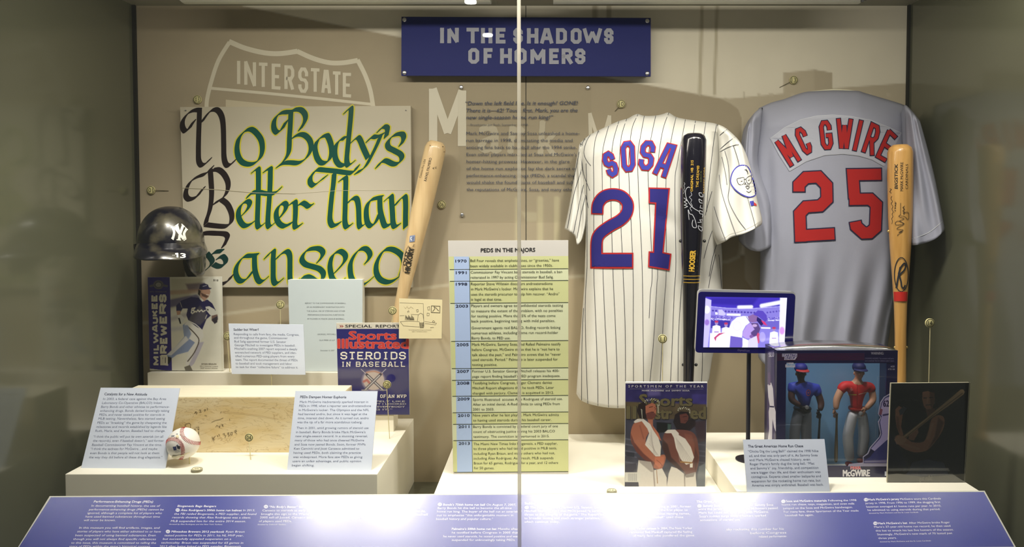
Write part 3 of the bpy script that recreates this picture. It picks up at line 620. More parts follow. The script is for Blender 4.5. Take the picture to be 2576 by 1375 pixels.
for x, y in ((1017, 49), (1017, 182), (1628.5, 52), (1628.5, 184)):
    a = Pt(x, y, yt - .004); b_ = a.copy(); b_[1] = YW - .0005; o = lathe('standoff_screw', a, b_, [(0, .0035), (.03, .0062), (.1, .0062), (.12, .0045), (1, .0045)], M_scr, T, 16)
yq = 2.131; Sf = PlaneY(yq); T = thing('quote_panel', 'clear acrylic panel with dark printed quote and story text', 'sign', tuple(Pt(1320, 557, yq)))
slab('acrylic_sheet', Sf, [(1152, 212), (1487, 214), (1487, 556), (1157, 558)], .003, clearmat('clear acrylic sheet', .006, (.995, .995, .99), .05, .006), T)
p = Print(Sf, .0004).fr(1040, 180, 4.043); tc = (58, 64, 86)
p.lines([('“Down the left field line. Is it enough? GONE!', 524, 340, 1667, 337), ('There it is—62! Touch first, Mark, you are the', 533, 412, 1667, 410), ('new single-season home run king!”', 537, 483, 1414, 481)], 37, tc, .016, .2)
p.lines([('—Broadcaster Joe Buck, September 8, 1998', 543, 549, 1162)], 20, (84, 84, 90), .004)
p.lines([('Mark McGwire and Sammy Sosa unleashed a home-', 538, 643, 1690), ('run barrage in 1998, dominating the media and', 538, 714, 1618), ('enticing fans back to baseball after the 1994 strike.', 538, 785, 1660), ('Even other players marveled at Sosa and McGwire’s', 540, 857, 1660), ('homer-hitting prowess. However, in the glare', 540, 929, 1587),
 ('of the home run explosion lay the dark secret of', 540, 1000, 1660), ('performance-enhancing drugs (PEDs), a scandal that', 541, 1071, 1652), ('would shake the foundations of baseball and sully', 541, 1141, 1652), ('the reputations of McGwire, Sosa, and many others.', 541, 1213, 1672)], 32, tc, .006)
p.build('lettering', T, M_print)
for x, y in ((1160, 219), (1479, 220), (1162, 540), (1476, 540)):
    a = Pt(x, y, yq - .003); b_ = a.copy(); b_[1] = YW - .0005; lathe('standoff_screw', a, b_, [(0, .003), (.08, .0055), (.25, .0055), (.27, .004), (1, .004)], M_scr, T, 16)

# ---------------------------------------------------------------- slanted reader rail
P0 = Pt(125, 1247, 1.53); P1 = Pt(2477, 1233.5, 1.53); P2 = Pt(45, 1375, 1.439)
Sf = Plane(P0, P1, P2); T = thing('reader_rail', 'long slanted blue text panel along the bottom front', 'sign', tuple(P0))
q = [(125, 1247), (2477, 1233.5), (2556, 1376), (30, 1400)]
slab('rail_board', Sf, q, .006, mat('pale board edge', (215, 215, 205), .5), T)
cv = Canvas(Sf, [(128, 1250), (2475, 1236.5), (2551, 1374), (33, 1398)], 9, (34, 48, 150)); cv.build('blue_face', T, printmat('satin blue print', .4, coat=1, spec=.8, cr=.22), off=.00015)
p = Print(Sf, .0008).fr(0, 1235, 3.903); wt = (235, 236, 245)
def rows(L, h, bold, sh): p.lines(L, h, wt, bold, sh)
rows([('Performance-Enhancing Drugs (PEDs)', 920, 110, 1500, 112)], 20, .03, .35)
rows([('In documenting baseball history, the use of', 896, 150, 1568, 152), ('performance-enhancing drugs (PEDs) cannot be', 874, 187, 1605, 188), ('ignored, although a complete list of players who', 858, 222, 1587, 223), ('have used banned substances throughout time', 838, 257, 1568, 258), ('will never be known.', 820, 292, 1133),
 ('In this museum you will find artifacts, images, and', 776, 366, 1564, 367), ('stories of players who have either admitted to or have', 757, 402, 1577, 404), ('been suspected of using banned substances. Even', 737, 440, 1526, 441), ('though you will not always find specific references', 716, 477, 1528, 478), ('to this issue, this museum is committed to telling the', 696, 514, 1530, 515), ('story of PEDs within the game’s historical context.', 678, 549, 1478)], 19, .012, .35)
rows([('Biogenesis Bags Bangers', 1742, 153, 2120, 155), ('Álex Rodriguez’s 500th home run helmet', 1773, 194, 2372, 196), ('Milwaukee Brewers 2012 yearbook', 1682, 404, 2200, 406)], 19, .03, .3)
rows([('In 2013,', 2386, 195, 2502), ('the FBI raided Biogenesis, a PED supplier, and found', 1708, 230, 2514, 232), ('records showing that Álex Rodriguez was a client.', 1690, 265, 2462, 267), ('MLB suspended him for the entire 2014 season.', 1676, 301, 2412, 303), ('Ryan Braun', 2216, 405, 2400), ('tested positive for PEDs in 2011, his NL MVP year,', 1613, 441, 2388, 443), ('but successfully appealed suspension on a', 1598, 476, 2268, 477), ('technicality. Braun was suspended for 65 games in', 1580, 513, 2386, 515), ('2013 after being linked to PED supplier Biogenesis.', 1564, 549, 2370)], 19, .012, .3)
rows([('donated by Álex Rodriguez and the New York Yankees', 1660, 328, 2182, 330)], 11, .01, .3)
p.fr(640, 1235, 3.788)
rows([('“No Body’s Better” fan sign', 140, 157, 523, 158), ('Catalysts for a New Attitude', 922, 122, 1366, 124), ('Pitching rubber', 965, 164, 1180), ('Bonds’s 756th home run ball', 1798, 136, 2195, 137), ('Palmeiro’s 500th home run bat', 1880, 367, 2305)], 19, .03, .15)
rows([('Rumors linked José', 538, 158, 828), ('Canseco to steroids as early as 1988, when a fan', 76, 191, 780), ('brought this sign to the World Series. Later, in his', 64, 225, 808), ('2005 tell-all Juiced, Canseco estimated that 80%', 52, 258, 790), ('of players used PEDs.', 42, 293, 356),
 ('Roger Clemens used this', 1195, 165, 1578), ('pitching rubber in 2001, the year he set the AL', 905, 198, 1630), ('strikeout record. Although the Mitchell', 900, 230, 1650), ('Report linked him to PEDs', 895, 264, 1330), ('On August 7, 2007,', 2210, 137, 2492), ('Barry Bonds hit this ball to become the all-time', 1745, 168, 2450), ('home run king. The buyer of the ball cut an asterisk', 1740, 202, 2514), ('out to emphasize “this unforgettable moment in', 1736, 237, 2466), ('baseball history and popular culture.”', 1732, 272, 2272),
 ('Months after', 2320, 367, 2514), ('he testified before Congress in 2005 that', 1880, 402, 2512), ('he never used steroids, he tested positive and was', 1800, 438, 2512), ('suspended for unknowingly taking PEDs.', 1880, 472, 2487)], 19, .012, .12)
rows([('donated by Deborah Gaskins', 30, 321, 298)], 11, .01, .15)
p.fr(1290, 1235, 3.68)
rows([('Sadder but Wiser?', 110, 121, 384), ('The Mitchell Report', 160, 158, 438), ('PEDs Dampen Homer Euphoria', 912, 115, 1365), ('Sports Illustrated', 960, 153, 1208), ('The Great American Home Run Chase', 1700, 105, 2248, 98), ('Sammy Sosa’s jersey', 1760, 144, 2030, 140), ('New Yorker cartoon', 1080, 353, 1328)], 19, .03, 0)
rows([('Former U.S. Senator George', 454, 158, 855), ('Mitchell found in 2007 that PEDs posed “a serious', 108, 191, 834), ('threat to the integrity of the game.” The Report led', 108, 224, 846), ('to broader testing and much stronger penalties,', 107, 257, 803), ('which continue today.', 107, 291, 430), ('After retiring in 2001, former', 1222, 152, 1650, 149), ('NL MVP Ken Caminiti became the first player to', 920, 184, 1618, 181), ('admit to using steroids. Without naming names,', 918, 218, 1640, 215), ('he claimed that “half of baseball” used these', 922, 250, 1578, 247), ('drugs.', 1100, 284, 1180),
 ('In 2004, The New Yorker', 1340, 352, 1660, 349), ('cartoonist Bob Mankoff captured the feeling', 1080, 388, 1660, 384), ('of many fans who pondered the game', 1110, 420, 1680, 416), ('Cubs slugger Sammy Sosa', 2046, 139, 2412, 133), ('wore this jersey in 1998, when his 66 homers passed', 1716, 174, 2452, 164), ('Maris but could not keep pace with McGwire.', 1722, 208, 2368, 198), ('Sosa’s sudden surge toward homers sparked', 1728, 242, 2344, 232), ('accusations of steroid use', 1734, 275, 2100, 270), ('sky rocketing this number for his', 1980, 362, 2508, 356), ('before Congress', 2200, 396, 2532, 390), ('related performance-', 2280, 428, 2536, 423)], 19, .012, -.05)
p.fr(1940, 1235, 4.05)
rows([('Sosa and McGwire materials', 154, 110, 568, 104), ('Mark McGwire’s jersey', 994, 94, 1304, 88), ('Mark McGwire’s bat', 1092, 336, 1388, 331)], 20, .03, -.25)
rows([('Following the 1998', 584, 103, 870, 99), ('home run chase, toys, magazines, and even milk', 112, 145, 852, 134), ('jumped on the Sosa and McGwire bandwagon.', 122, 182, 832, 170), ('For many fans, these Sportsmen of the Year made', 132, 218, 892, 205), ('baseball fun again.', 144, 254, 436, 249), ('McGwire wore this Cardinals', 1316, 88, 1730, 82), ('jersey in 1998. From 1996 to 1999, the slugging first', 960, 130, 1724, 118), ('baseman averaged 61 home runs per year. In 2010,', 972, 166, 1732, 155), ('he admitted to using steroids during that period.', 985, 200, 1724, 190),
 ('After McGwire broke Roger', 1405, 331, 1822, 324), ('Maris’s 37-year-old home run record, he then used', 1052, 372, 1828, 360), ('this bat to smack his last five homers of the season.', 1066, 410, 1860, 398), ('Stunningly, McGwire’s new mark of 70 lasted just', 1082, 448, 1846, 434), ('three years.', 1094, 486, 1280, 482)], 19, .012, -.25)
rows([('donated by Mark McGwire and the St. Louis Cardinals', 998, 228, 1500, 218), ('donated by Mark McGwire and the St. Louis Cardinals', 1108, 519, 1628, 508)], 11, .01, -.25)
p.up(); p.fr(0, 0, 1)
for n_, x, y in (('01', 447, 1282), ('02', 422.5, 1336), ('03', 669, 1273.5), ('04', 886, 1276), ('05', 1106.5, 1268), ('07', 1325, 1275.5), ('08', 1545, 1275), ('10', 1759.5, 1272), ('12', 1970.5, 1260.5), ('13', 2178.5, 1256), ('14', 2202, 1315.5)):
    p.disc(x, y, 5.3, wt, 4.4); p.text(n_, x - 3.2, y + 2.2, x + 3.2, h=4.4, col=(44, 60, 150), bold=.02, up=True)
p.build('lettering', T, printmat('white rail ink', .4, coat=1, cr=.2))

# ---------------------------------------------------------------- number discs
M_disc = mat('cream number disc', (206, 198, 142), .5); M_ring = mat('dark ring', (70, 66, 44), .5)
def disc(num, x, y, yd, label, pin=None, post=None, base=None, r=10.5, g='numbered discs', dim=1):
    c_ = Pt(x, y, yd); R = r * yd / F; T = thing('number_disc', label, 'number disc', tuple(c_), g); b_ = c_.copy(); b_[1] += .004
    lathe('disc_body', c_, b_, [(0, R * .93), (.15, R), (.85, R), (1, R * .93)], M_disc, T, 28)
    p = Print(PlaneY(yd), .0003); pts = [(x + (r - 1.6) * math.cos(t), y + (r - 1.6) * math.sin(t)) for t in np.linspace(0, 2 * math.pi, 29)[:-1]]
    p.stroke(pts, 1.5, (62, 58, 36), closed=True); p.text(num, x - 5.6, y + 5.6, x + 5.6, h=11, col=(44, 40, 26), bold=-.005, up=True); p.build('numeral', T, M_print)
    if pin: rod('pin', Pt(*pin[0], yd + .001), Pt(*pin[1], YW - .001), .0009, mat('dark wire', (96, 88, 66), .4, metal=.5), T, 6)
    if post:
        tp = Pt(x, y + r * .8, yd + .002); rod('disc_post', (post[0], post[1], post[2]), tuple(tp), .0011, M_rod, T, 8)
W_ = YW - .006
disc('01', 379, 478, W_, 'round disc numbered 01 above the helmet', pin=((388, 478), (424, 480)))
disc('03', 496, 250, W_, 'round disc numbered 03 above the hand-lettered sign')
disc('06', 1111, 514, W_, 'round disc numbered 06 right of the leaning bat')
disc('10', 1563, 261, W_, 'round disc numbered 10 above the pinstriped jersey', pin=((1557, 269), (1547, 280)))
disc('13', 1997, 201, W_, 'round disc numbered 13 above the grey jersey', pin=((1988, 206), (1961, 220)))
def postat(x, y, yd, zb): a = Pt(x, y, yd); return (float(a[0]), yd, H + zb)
disc('02', 572, 845, 2.082, 'round disc numbered 02 half hidden right of the yearbook', post=postat(578, 930, 2.084, z1))
disc('07', 705, 766, 2.082, 'round disc numbered 07 on a rod left of the bound report', post=postat(708, 930, 2.084, z1))
disc('04', 626, 1100, 1.785, 'round disc numbered 04 on a short rod before the slab', post=tuple(onZ(631, 1156, ZL)))
disc('08', 973, 967, 1.945, 'round disc numbered 08 on a tall rod before the steroids magazine', post=tuple(onZ(980, 1103, ZL)))
disc('09', 987, 781, 1.985, 'round disc numbered 09 left of the framed cartoon', post=postat(994, 1050, 2.066, ZL))
disc('11', 1667, 852, 1.80, 'round disc numbered 11 on a rod before the pinstriped jersey', post=postat(1665, 1180, 1.80, ZC), r=11.5)
disc('14', 2340, 812, 1.665, 'round disc numbered 14 on a rod behind the dark poster', post=postat(2331, 1180, 1.667, ZR), r=11.5)
def flat(num, x, y, z, label, r):
    c_ = onZ(x, y, z); c_[2] = H + z; T = thing('flat_number_disc', label, 'number disc', tuple(c_), 'numbered discs lying flat'); t_ = c_.copy(); t_[2] += .006
    lathe('disc_body', c_, t_, [(0, r), (.9, r), (1, r * .95)], mat('grey disc edge', (150, 146, 120), .5), T, 28)
    Sf = Plane(t_, t_ + (1, 0, 0), t_ + (0, 1, 0)); p = Print(Sf, .0003); x, y = pix(t_); ry = r * 1800 / t_[1] * .37; rx = r * 1800 / t_[1]
    p.disc(x, y, rx * .93, (226, 220, 186), ry * .93); p.stroke([(x + rx * .8 * math.cos(t), y + ry * .8 * math.sin(t)) for t in np.linspace(0, 6.283, 25)[:-1]], .9, (70, 66, 44), closed=True)
    p.text(num, x - 5, y + 2, x + 5, h=4, col=(60, 56, 40), up=True); p.build('numeral', T, M_print)
flat('05', 495, 1184.5, ZL, 'flat disc numbered 05 lying before the baseball', .0128); flat('12', 1539, 1238, ZC, 'flat disc numbered 12 lying before the magazine', .0118)

# gallery ceiling lamps behind the visitor (mirrored in the front glass)
M_lamp = mat('lamp glow', (255, 250, 240), .5, emit=60)
for nm, (x, y, z) in (('left gallery downlight mirrored at the top of the front glass', (-.455, -1.6, 1.30)), ('right gallery downlight mirrored over the title sign', (-.415, -2.4, 1.30))):
    T = thing('gallery_downlight', nm, 'ceiling lamp', (x, y, H + z), 'gallery ceiling lamps')
    lathe('lamp_glass', (x, y, H + z), (x, y, H + z + .01), [(0, .035), (1, .035)], M_lamp, T, 24); lathe('lamp_can', (x, y, H + z + .01), (x, y, H + z + .03), [(0, .045), (1, .045)], mat('black lamp can', (20, 20, 20), .5), T, 24)

# ---------------------------------------------------------------- hand-lettered sign
ys_ = 2.112; Sf = PlaneY(ys_); T = thing('hand_lettered_sign', 'white poster hand-lettered in dark green and brown on the back wall', 'poster', tuple(Pt(745, 722, ys_)))
SQ = [(453, 269), (1033, 266), (1037, 722.5), (466, 722)]
slab('poster_board', Sf, SQ, .018, mat('aged poster paper', (184, 176, 156), .5, var=.02, vscale=5, coat=.25), T)
BR_, GR, YE = (42, 30, 30), (16, 74, 62), (196, 188, 60)
STK = []
def st(fr_, col, *paths): STK.extend((fr_, col, q) for q in paths)
z1_, z2_, z3_, z4_, z5_, z6_ = (440, 255, 5.5), (680, 255, 5.5), (440, 400, 5.5), (680, 400, 5.5), (500, 560, 7.237), (740, 560, 6.875)
st(z1_, BR_, [(262, 272), (215, 345), (190, 385), (140, 410), (105, 350), (112, 260), (180, 165), (270, 120), (345, 120)], [(340, 115), (335, 300), (328, 500), (325, 700), (330, 820), (365, 880), (420, 865), (482, 800)],
   [(368, 290), (430, 200), (500, 125), (580, 115), (640, 190), (668, 330), (675, 600), (680, 780), (712, 875), (765, 880), (822, 820)])
st(z1_, GR, [(930, 445), (880, 520), (858, 650), (880, 770), (940, 845), (1030, 870), (1110, 850), (1180, 780), (1210, 670), (1195, 540), (1130, 440), (1055, 385), (980, 400), (925, 450)])
st(z2_, GR, [(222, 275), (180, 350), (155, 390), (95, 430), (50, 370), (55, 260), (110, 180), (180, 150), (270, 145), (330, 115), (420, 115), (480, 180), (480, 270), (415, 385)],
   [(285, 140), (275, 350), (265, 500), (260, 650), (245, 730), (190, 820), (105, 897)], [(310, 500), (390, 458), (470, 465), (540, 530), (565, 620), (545, 710), (480, 800), (390, 850), (280, 845), (190, 850), (110, 893)],
   [(650, 540), (618, 640), (640, 760), (690, 840), (760, 852), (820, 800), (848, 700), (838, 590), (800, 490), (770, 468), (700, 495), (650, 545)],
   [(1035, 510), (980, 520), (915, 590), (893, 700), (905, 800), (950, 870), (1005, 885), (1060, 860)], [(1040, 150), (1095, 95), (1118, 110), (1105, 300), (1085, 500), (1065, 700), (1058, 820), (1080, 885), (1148, 840)],
   [(1130, 560), (1195, 500), (1235, 520), (1290, 650), (1350, 780)], [(1348, 548), (1405, 490), (1475, 490), (1558, 455)], [(1520, 490), (1470, 610), (1395, 760), (1330, 880), (1270, 945), (1190, 985)],
   [(1500, 410), (1560, 350), (1620, 370), (1602, 488)], [(1805, 600), (1845, 520), (1830, 455), (1765, 450), (1690, 480), (1625, 560), (1635, 635), (1715, 680), (1800, 730), (1820, 790), (1775, 855), (1700, 865), (1600, 820), (1540, 830), (1482, 903)])
st(z4_, GR, [(1208, 100), (1150, 180), (1080, 190), (900, 165), (740, 150), (645, 145), (590, 200), (552, 260), (555, 330), (600, 365), (655, 330), (700, 290), (768, 242)], [(885, 190), (872, 350), (852, 500), (832, 700), (825, 840), (855, 915), (900, 915), (958, 887)],
   [(970, 290), (1030, 255), (1045, 300), (1040, 500), (1035, 700), (1032, 870), (1058, 940), (1113, 912)], [(1060, 620), (1125, 550), (1190, 545), (1218, 640), (1225, 800), (1230, 900), (1252, 940), (1313, 892)],
   [(1538, 528), (1440, 545), (1372, 580), (1330, 680), (1333, 830), (1365, 910), (1415, 920), (1470, 850), (1518, 740)], [(1515, 530), (1520, 700), (1550, 830), (1590, 925), (1668, 898)],
   [(1600, 560), (1668, 510), (1680, 600), (1690, 750), (1698, 880), (1722, 935), (1778, 912)], [(1715, 650), (1800, 550), (1858, 515), (1872, 600), (1870, 800), (1870, 940)])
st(z3_, BR_, [(393, 402), (340, 470), (295, 525), (200, 555), (150, 500), (165, 400), (225, 300), (330, 235), (430, 200), (512, 112)], [(490, 160), (500, 300), (508, 450), (500, 600), (478, 720), (440, 830), (428, 890)],
   [(520, 150), (600, 145), (680, 210), (733, 320), (728, 430), (670, 530), (540, 615)], [(650, 562), (730, 630), (785, 760), (778, 870), (720, 925), (600, 925), (430, 905)])
st(z3_, GR, [(920, 785), (1000, 700), (1035, 620), (1005, 582), (945, 605), (890, 680), (878, 780), (910, 870), (965, 922), (1030, 910), (1093, 867)], [(1085, 170), (1145, 132), (1155, 200), (1155, 400), (1150, 600), (1142, 800), (1143, 900), (1165, 942), (1218, 907)],
   [(1245, 165), (1315, 127), (1320, 200), (1315, 400), (1302, 600), (1288, 800), (1288, 900), (1312, 938), (1368, 892)], [(1015, 520), (1060, 465), (1150, 455), (1230, 472), (1330, 480), (1400, 460), (1453, 407)],
   [(1440, 820), (1515, 725), (1540, 645), (1510, 608), (1450, 635), (1405, 720), (1408, 820), (1448, 895), (1510, 928), (1560, 912), (1618, 882)], [(1590, 625), (1655, 588), (1668, 650), (1665, 800), (1658, 900), (1675, 945), (1738, 912)], [(1700, 640), (1755, 605), (1800, 620), (1850, 655), (1893, 640)])
st(z5_, BR_, [(-60, 260), (60, 200), (180, 185), (300, 190), (430, 195), (500, 215), (520, 280), (450, 428)], [(-60, 260), (-200, 450), (-240, 700), (-150, 950), (50, 1090), (250, 1130), (430, 1110), (530, 1060), (593, 972)])
st(z5_, (20, 52, 48), [(245, 575), (290, 530), (425, 515)], [(350, 640), (430, 610), (490, 680), (465, 765), (370, 795), (270, 755)], [(150, 560), (240, 680), (230, 760), (135, 850)])
st(z5_, GR, [(1060, 590), (950, 600), (835, 610), (740, 700), (680, 820), (680, 950), (740, 1050), (830, 1055), (910, 980), (1000, 860)], [(1015, 590), (1015, 750), (1030, 900), (1080, 1040), (1150, 1075), (1238, 1007)],
   [(1225, 630), (1300, 545), (1360, 515), (1355, 650), (1355, 850), (1360, 1040), (1410, 1110), (1508, 1042)], [(1400, 670), (1500, 565), (1600, 520), (1655, 600), (1660, 800), (1665, 1050), (1720, 1110), (1800, 1050)])
st(z6_, GR, [(420, 670), (490, 570), (490, 495), (420, 445), (320, 445), (220, 475), (150, 560), (135, 645), (200, 720), (330, 760), (440, 800), (505, 880), (480, 990), (380, 1010), (300, 960), (220, 930), (135, 952)],
   [(685, 880), (800, 760), (880, 650), (880, 555), (800, 492), (720, 512), (655, 580), (620, 720), (630, 850), (670, 980), (760, 1040), (850, 990)], [(1250, 685), (1310, 590), (1295, 505), (1225, 445), (1130, 462), (1040, 560), (975, 700), (970, 830), (990, 950), (1050, 1045), (1140, 1080), (1230, 1055), (1345, 960)],
   [(1480, 570), (1425, 700), (1420, 850), (1480, 970), (1600, 1025), (1720, 1000), (1828, 920)], [(1480, 570), (1560, 470), (1680, 455), (1800, 510), (1880, 600), (1895, 720), (1850, 880)])
p = Print(Sf, .0005)
for i_, (fr_, col, q) in enumerate(STK):
    p.L = (i_ % 6) * 2
    if col == GR: p.fr(*fr_).nib(q, 15.5, 42, YE, grow=2.4)
for i_, (fr_, col, q) in enumerate(STK):
    p.L = 14 + (i_ % 6) * 2; p.fr(*fr_).nib(q, 15.5, 42, (34, 26, 28) if col == BR_ else col)
p.L = 28; p.fr(440, 255, 5.5)
p.disc(150, 125, 8, (60, 56, 50)); p.fr(420, 240, 2.546); p.stroke([(95, 590), (330, 602), (560, 622), (820, 628), (1100, 608), (1556, 606)], 1.6, (196, 188, 160)); p.stroke([(95, 593), (330, 605), (560, 625), (820, 631)], 1.2, (150, 142, 116))
p.build('lettering', T, M_gloss)
for x in (466, 1021): rod('map_pin', Pt(x, 277, ys_ - .003), Pt(x, 277, ys_ + .01), .0016, M_scr, T, 8)

# ---------------------------------------------------------------- bats
def wood(name, rgb, dark, rough=.35):
    m = mat(name, rgb, rough, coat=.25); nt = m.node_tree; b = bsdf(m)
    tc = nt.nodes.new('ShaderNodeTexCoord'); mp = nt.nodes.new('ShaderNodeMapping'); mp.inputs['Scale'].default_value = (60, 60, 3.5)
    n = nt.nodes.new('ShaderNodeTexNoise'); n.inputs['Scale'].default_value = 1.4; n.inputs['Detail'].default_value = 6; r = nt.nodes.new('ShaderNodeValToRGB')
    r.color_ramp.elements[0].position = .35; r.color_ramp.elements[1].position = .62; r.color_ramp.elements[0].color = (*lin(dark), 1); r.color_ramp.elements[1].color = (*lin(rgb), 1)
    nt.links.new(tc.outputs['Object'], mp.inputs[0]); nt.links.new(mp.outputs[0], n.inputs['Vector']); nt.links.new(n.outputs['Fac'], r.inputs[0]); nt.links.new(r.outputs[0], b.inputs['Base Color']); return m
def bat(label, top, bot, y, prof, m, yb=None):     # prof: (fraction from knob, radius in px)
    a = Pt(*bot, yb or y); b_ = Pt(*top, y); T = thing('baseball_bat', label, 'baseball bat', tuple(a)); k = y / F
    o = lathe('bat_body', a, b_, [(f, r * k) for f, r in prof], m, T, 40); return T, Hit([o], y), o
KN = [(0, 8), (.004, 16), (.02, 17), (.03, 12)]
T, Sb, o = bat('pale wooden bat with black name stamp leaning over the lettered sign', (1099, 356), (940, 1064), 2.068, KN + [(.06, 11.2), (.2, 11.5), (.38, 13), (.5, 16.5), (.62, 21), (.74, 25), (.9, 26.8), (.975, 26.5), (.99, 23), (1, 16)], wood('ash bat wood', (216, 188, 142), (202, 172, 126)))
p = Print(Sb, .0004); bk = (40, 36, 30)
def tt(t_, x0, y0, x1, y1, h, col=bk, bold=.01, shear=0): p.text(t_, x0, y0, x1, y1, h, col, bold, shear, up=True)
p.fr(1040, 180, 4.043)
tt('Custom Pro USA', 76, 1082, 128, 892, 20); tt('RAFAEL PALMEIRO', 132, 1115, 188, 880, 26); tt('R.', 210, 990, 216, 968, 16); tt('P', 232, 985, 240, 968, 12)
p.disc(170, 750, 4, bk); p.disc(300, 762, 5, bk); p.disc(312, 815, 4, bk)
p.fr(740, 560, 6.875)
p.poly([(2000, 225), (2092, 212), (2082, 322), (1990, 335)], (128, 140, 170)); p.stroke([(2035, 245), (2015, 262), (2018, 290), (2040, 300)], 11, (230, 230, 230)); p.stroke([(2060, 235), (2052, 305)], 9, (60, 70, 110))
p.stroke([(1886, 850), (1880, 740), (1935, 470), (1972, 400), (2000, 420), (2090, 470)], 5, bk)
tt('OLD', 1925, 740, 1972, 500, 50, bold=.03); tt('HICKORY', 2000, 872, 2078, 440, 92, bold=.045); tt('TM', 2072, 430, 2088, 378, 26, bold=.02)
p.build('stamp', T, M_print)

# ---------------------------------------------------------------- batting helmet
HC = np.array(Pt(431, 612, 2.0)); k = 2.0 / F; yaw = math.radians(19); cy_, sy_ = math.cos(yaw), math.sin(yaw)
T = thing('batting_helmet', 'scuffed dark navy batting helmet with white monogram and number 13', 'helmet', tuple(HC))
M_hel = mat('scuffed navy helmet shell', (20, 20, 32), .3, coat=.35)
nt = M_hel.node_tree; tc = nt.nodes.new('ShaderNodeTexCoord'); n = nt.nodes.new('ShaderNodeTexNoise'); n.inputs['Scale'].default_value = 16; n.inputs['Detail'].default_value = 4
r = nt.nodes.new('ShaderNodeValToRGB'); r.color_ramp.elements[0].position = .46; r.color_ramp.elements[1].position = .68; r.color_ramp.elements[0].color = (*lin((14, 14, 26)), 1); r.color_ramp.elements[1].color = (*lin((88, 83, 66)), 1)
nt.links.new(tc.outputs['Object'], n.inputs['Vector']); nt.links.new(n.outputs['Fac'], r.inputs[0]); nt.links.new(r.outputs[0], bsdf(M_hel).inputs['Base Color'])
def hl(x, y, z): return HC + np.array((x * cy_ - y * sy_, x * sy_ + y * cy_, z))     # local: -y is the wearer's front
RX, RY, RZ = .084, .104, .104
def dome(th, ph, g=0):  # th 0 top .. pi/2 rim, ph 0 = front
    q = math.sin(th) ** .9; return hl((RX + g) * q * math.sin(ph), -(RY + g) * q * math.cos(ph), (RZ + g) * math.cos(th) ** .95 if th < 1.57 else 0)
V = []; Fc = []; nu, nv = 48, 20
for g in (0, -.006):
    for i in range(nv + 1):
        for j in range(nu): V.append(dome(math.pi / 2 * i / nv, 2 * math.pi * j / nu, g))
    for j in range(nu):        # skirt below the rim, lower at the back
        ph = 2 * math.pi * j / nu; q = dome(math.pi / 2, ph, g + .001); q[2] -= .006 + .030 * max(0, -math.cos(ph)) ** .5 + .012 * abs(math.sin(ph)); V.append(q)
R_ = nv + 2; off = R_ * nu
for s_ in (0, 1):
    for i in range(R_ - 1):
        for j in range(nu):
            f = (i * nu + j, i * nu + (j + 1) % nu, (i + 1) * nu + (j + 1) % nu, (i + 1) * nu + j); Fc.append(tuple(a + s_ * off for a in (f[::-1] if s_ == 0 else f)))
for j in range(nu): a = (R_ - 1) * nu; Fc.append((a + j, a + (j + 1) % nu, a + (j + 1) % nu + off, a + j + off))
shell = mk('shell', V, Fc, M_hel, T, smooth=True)
V = []; Fc = []; nb = 36                                                    # brim
for i in range(nb + 1):
    ph = math.radians(-66 + 158 * i / nb); w_ = max(0, math.cos(ph)) ** .55; a = dome(math.pi / 2, ph, .0005)
    e = hl((RX + .004 + (.018 if ph > 0 else -.004) * w_) * math.sin(ph) * 1.02, -RY * math.cos(ph) - .062 * w_, -.012 - .022 * w_ - .006 * abs(math.sin(ph)) * w_)
    md = (a + e) / 2 + (0, 0, .0035 * w_); V += [a + (0, 0, .004), md, e, e - (0, 0, .003), md - (0, 0, .004), a - (0, 0, .002)]
for i in range(nb):
    for q in range(6): Fc.append((i * 6 + q, i * 6 + (q + 1) % 6, (i + 1) * 6 + (q + 1) % 6, (i + 1) * 6 + q))
brim = mk('brim', V, Fc, M_hel, T, smooth=True)
def flap(a0, a1, dep, name, m, g0, rx=0):
    V = []; Fc = []; nn = 16; mm = 8
    for s_ in (0, 1):
        for i in range(nn + 1):
            u = i / nn; ph = math.radians(a0 + (a1 - a0) * u); d = dep * (1 - abs(2 * u - 1) ** 3.0) ** .6
            for j in range(mm + 1):
                v = j / mm; q = dome(math.pi / 2, ph, g0 - .005 * s_ + .003 * math.sin(v * 3)); q[2] -= d * v; V.append(q)
    N = (nn + 1) * (mm + 1)
    for s_ in (0, 1):
        for i in range(nn):
            for j in range(mm):
                f = (i * (mm + 1) + j, i * (mm + 1) + j + 1, (i + 1) * (mm + 1) + j + 1, (i + 1) * (mm + 1) + j); Fc.append(tuple(a + s_ * N for a in (f if s_ else f[::-1])))
    for i in range(nn): a = i * (mm + 1) + mm; Fc.append((a, a + mm + 1, a + mm + 1 + N, a + N))
    return mk(name, V, Fc, m, T, smooth=True)
M_pad = mat('black ear padding', (30, 32, 24), .9)
flap(30, 112, .088, 'ear_flap', M_hel, .0); flap(48, 108, .074, 'ear_pad', M_pad, -.008); flap(-135, -75, .03, 'ear_flap', M_hel, .004)
p = Print(Hit([shell, brim], 1.9), .0006).fr(335, 505, 7.052); wh = (232, 230, 218)
for L, wd in (([(775, 425), (800, 510), (832, 590)], 46), ([(885, 435), (855, 520), (828, 600)], 46), ([(830, 585), (812, 690)], 44), ([(768, 688), (848, 693)], 18), ([(742, 448), (805, 405)], 16), ([(858, 408), (918, 462)], 16),
              ([(700, 478), (728, 560), (702, 670)], 42), ([(735, 465), (900, 680)], 44), ([(945, 500), (902, 580), (925, 670)], 42), ([(676, 655), (718, 690)], 16), ([(895, 704), (943, 672)], 16), ([(680, 486), (736, 450)], 16), ([(925, 472), (970, 516)], 16)): p.stroke(L, wd, wh, 3 if len(L) > 2 else 0, up=False)
p.up()
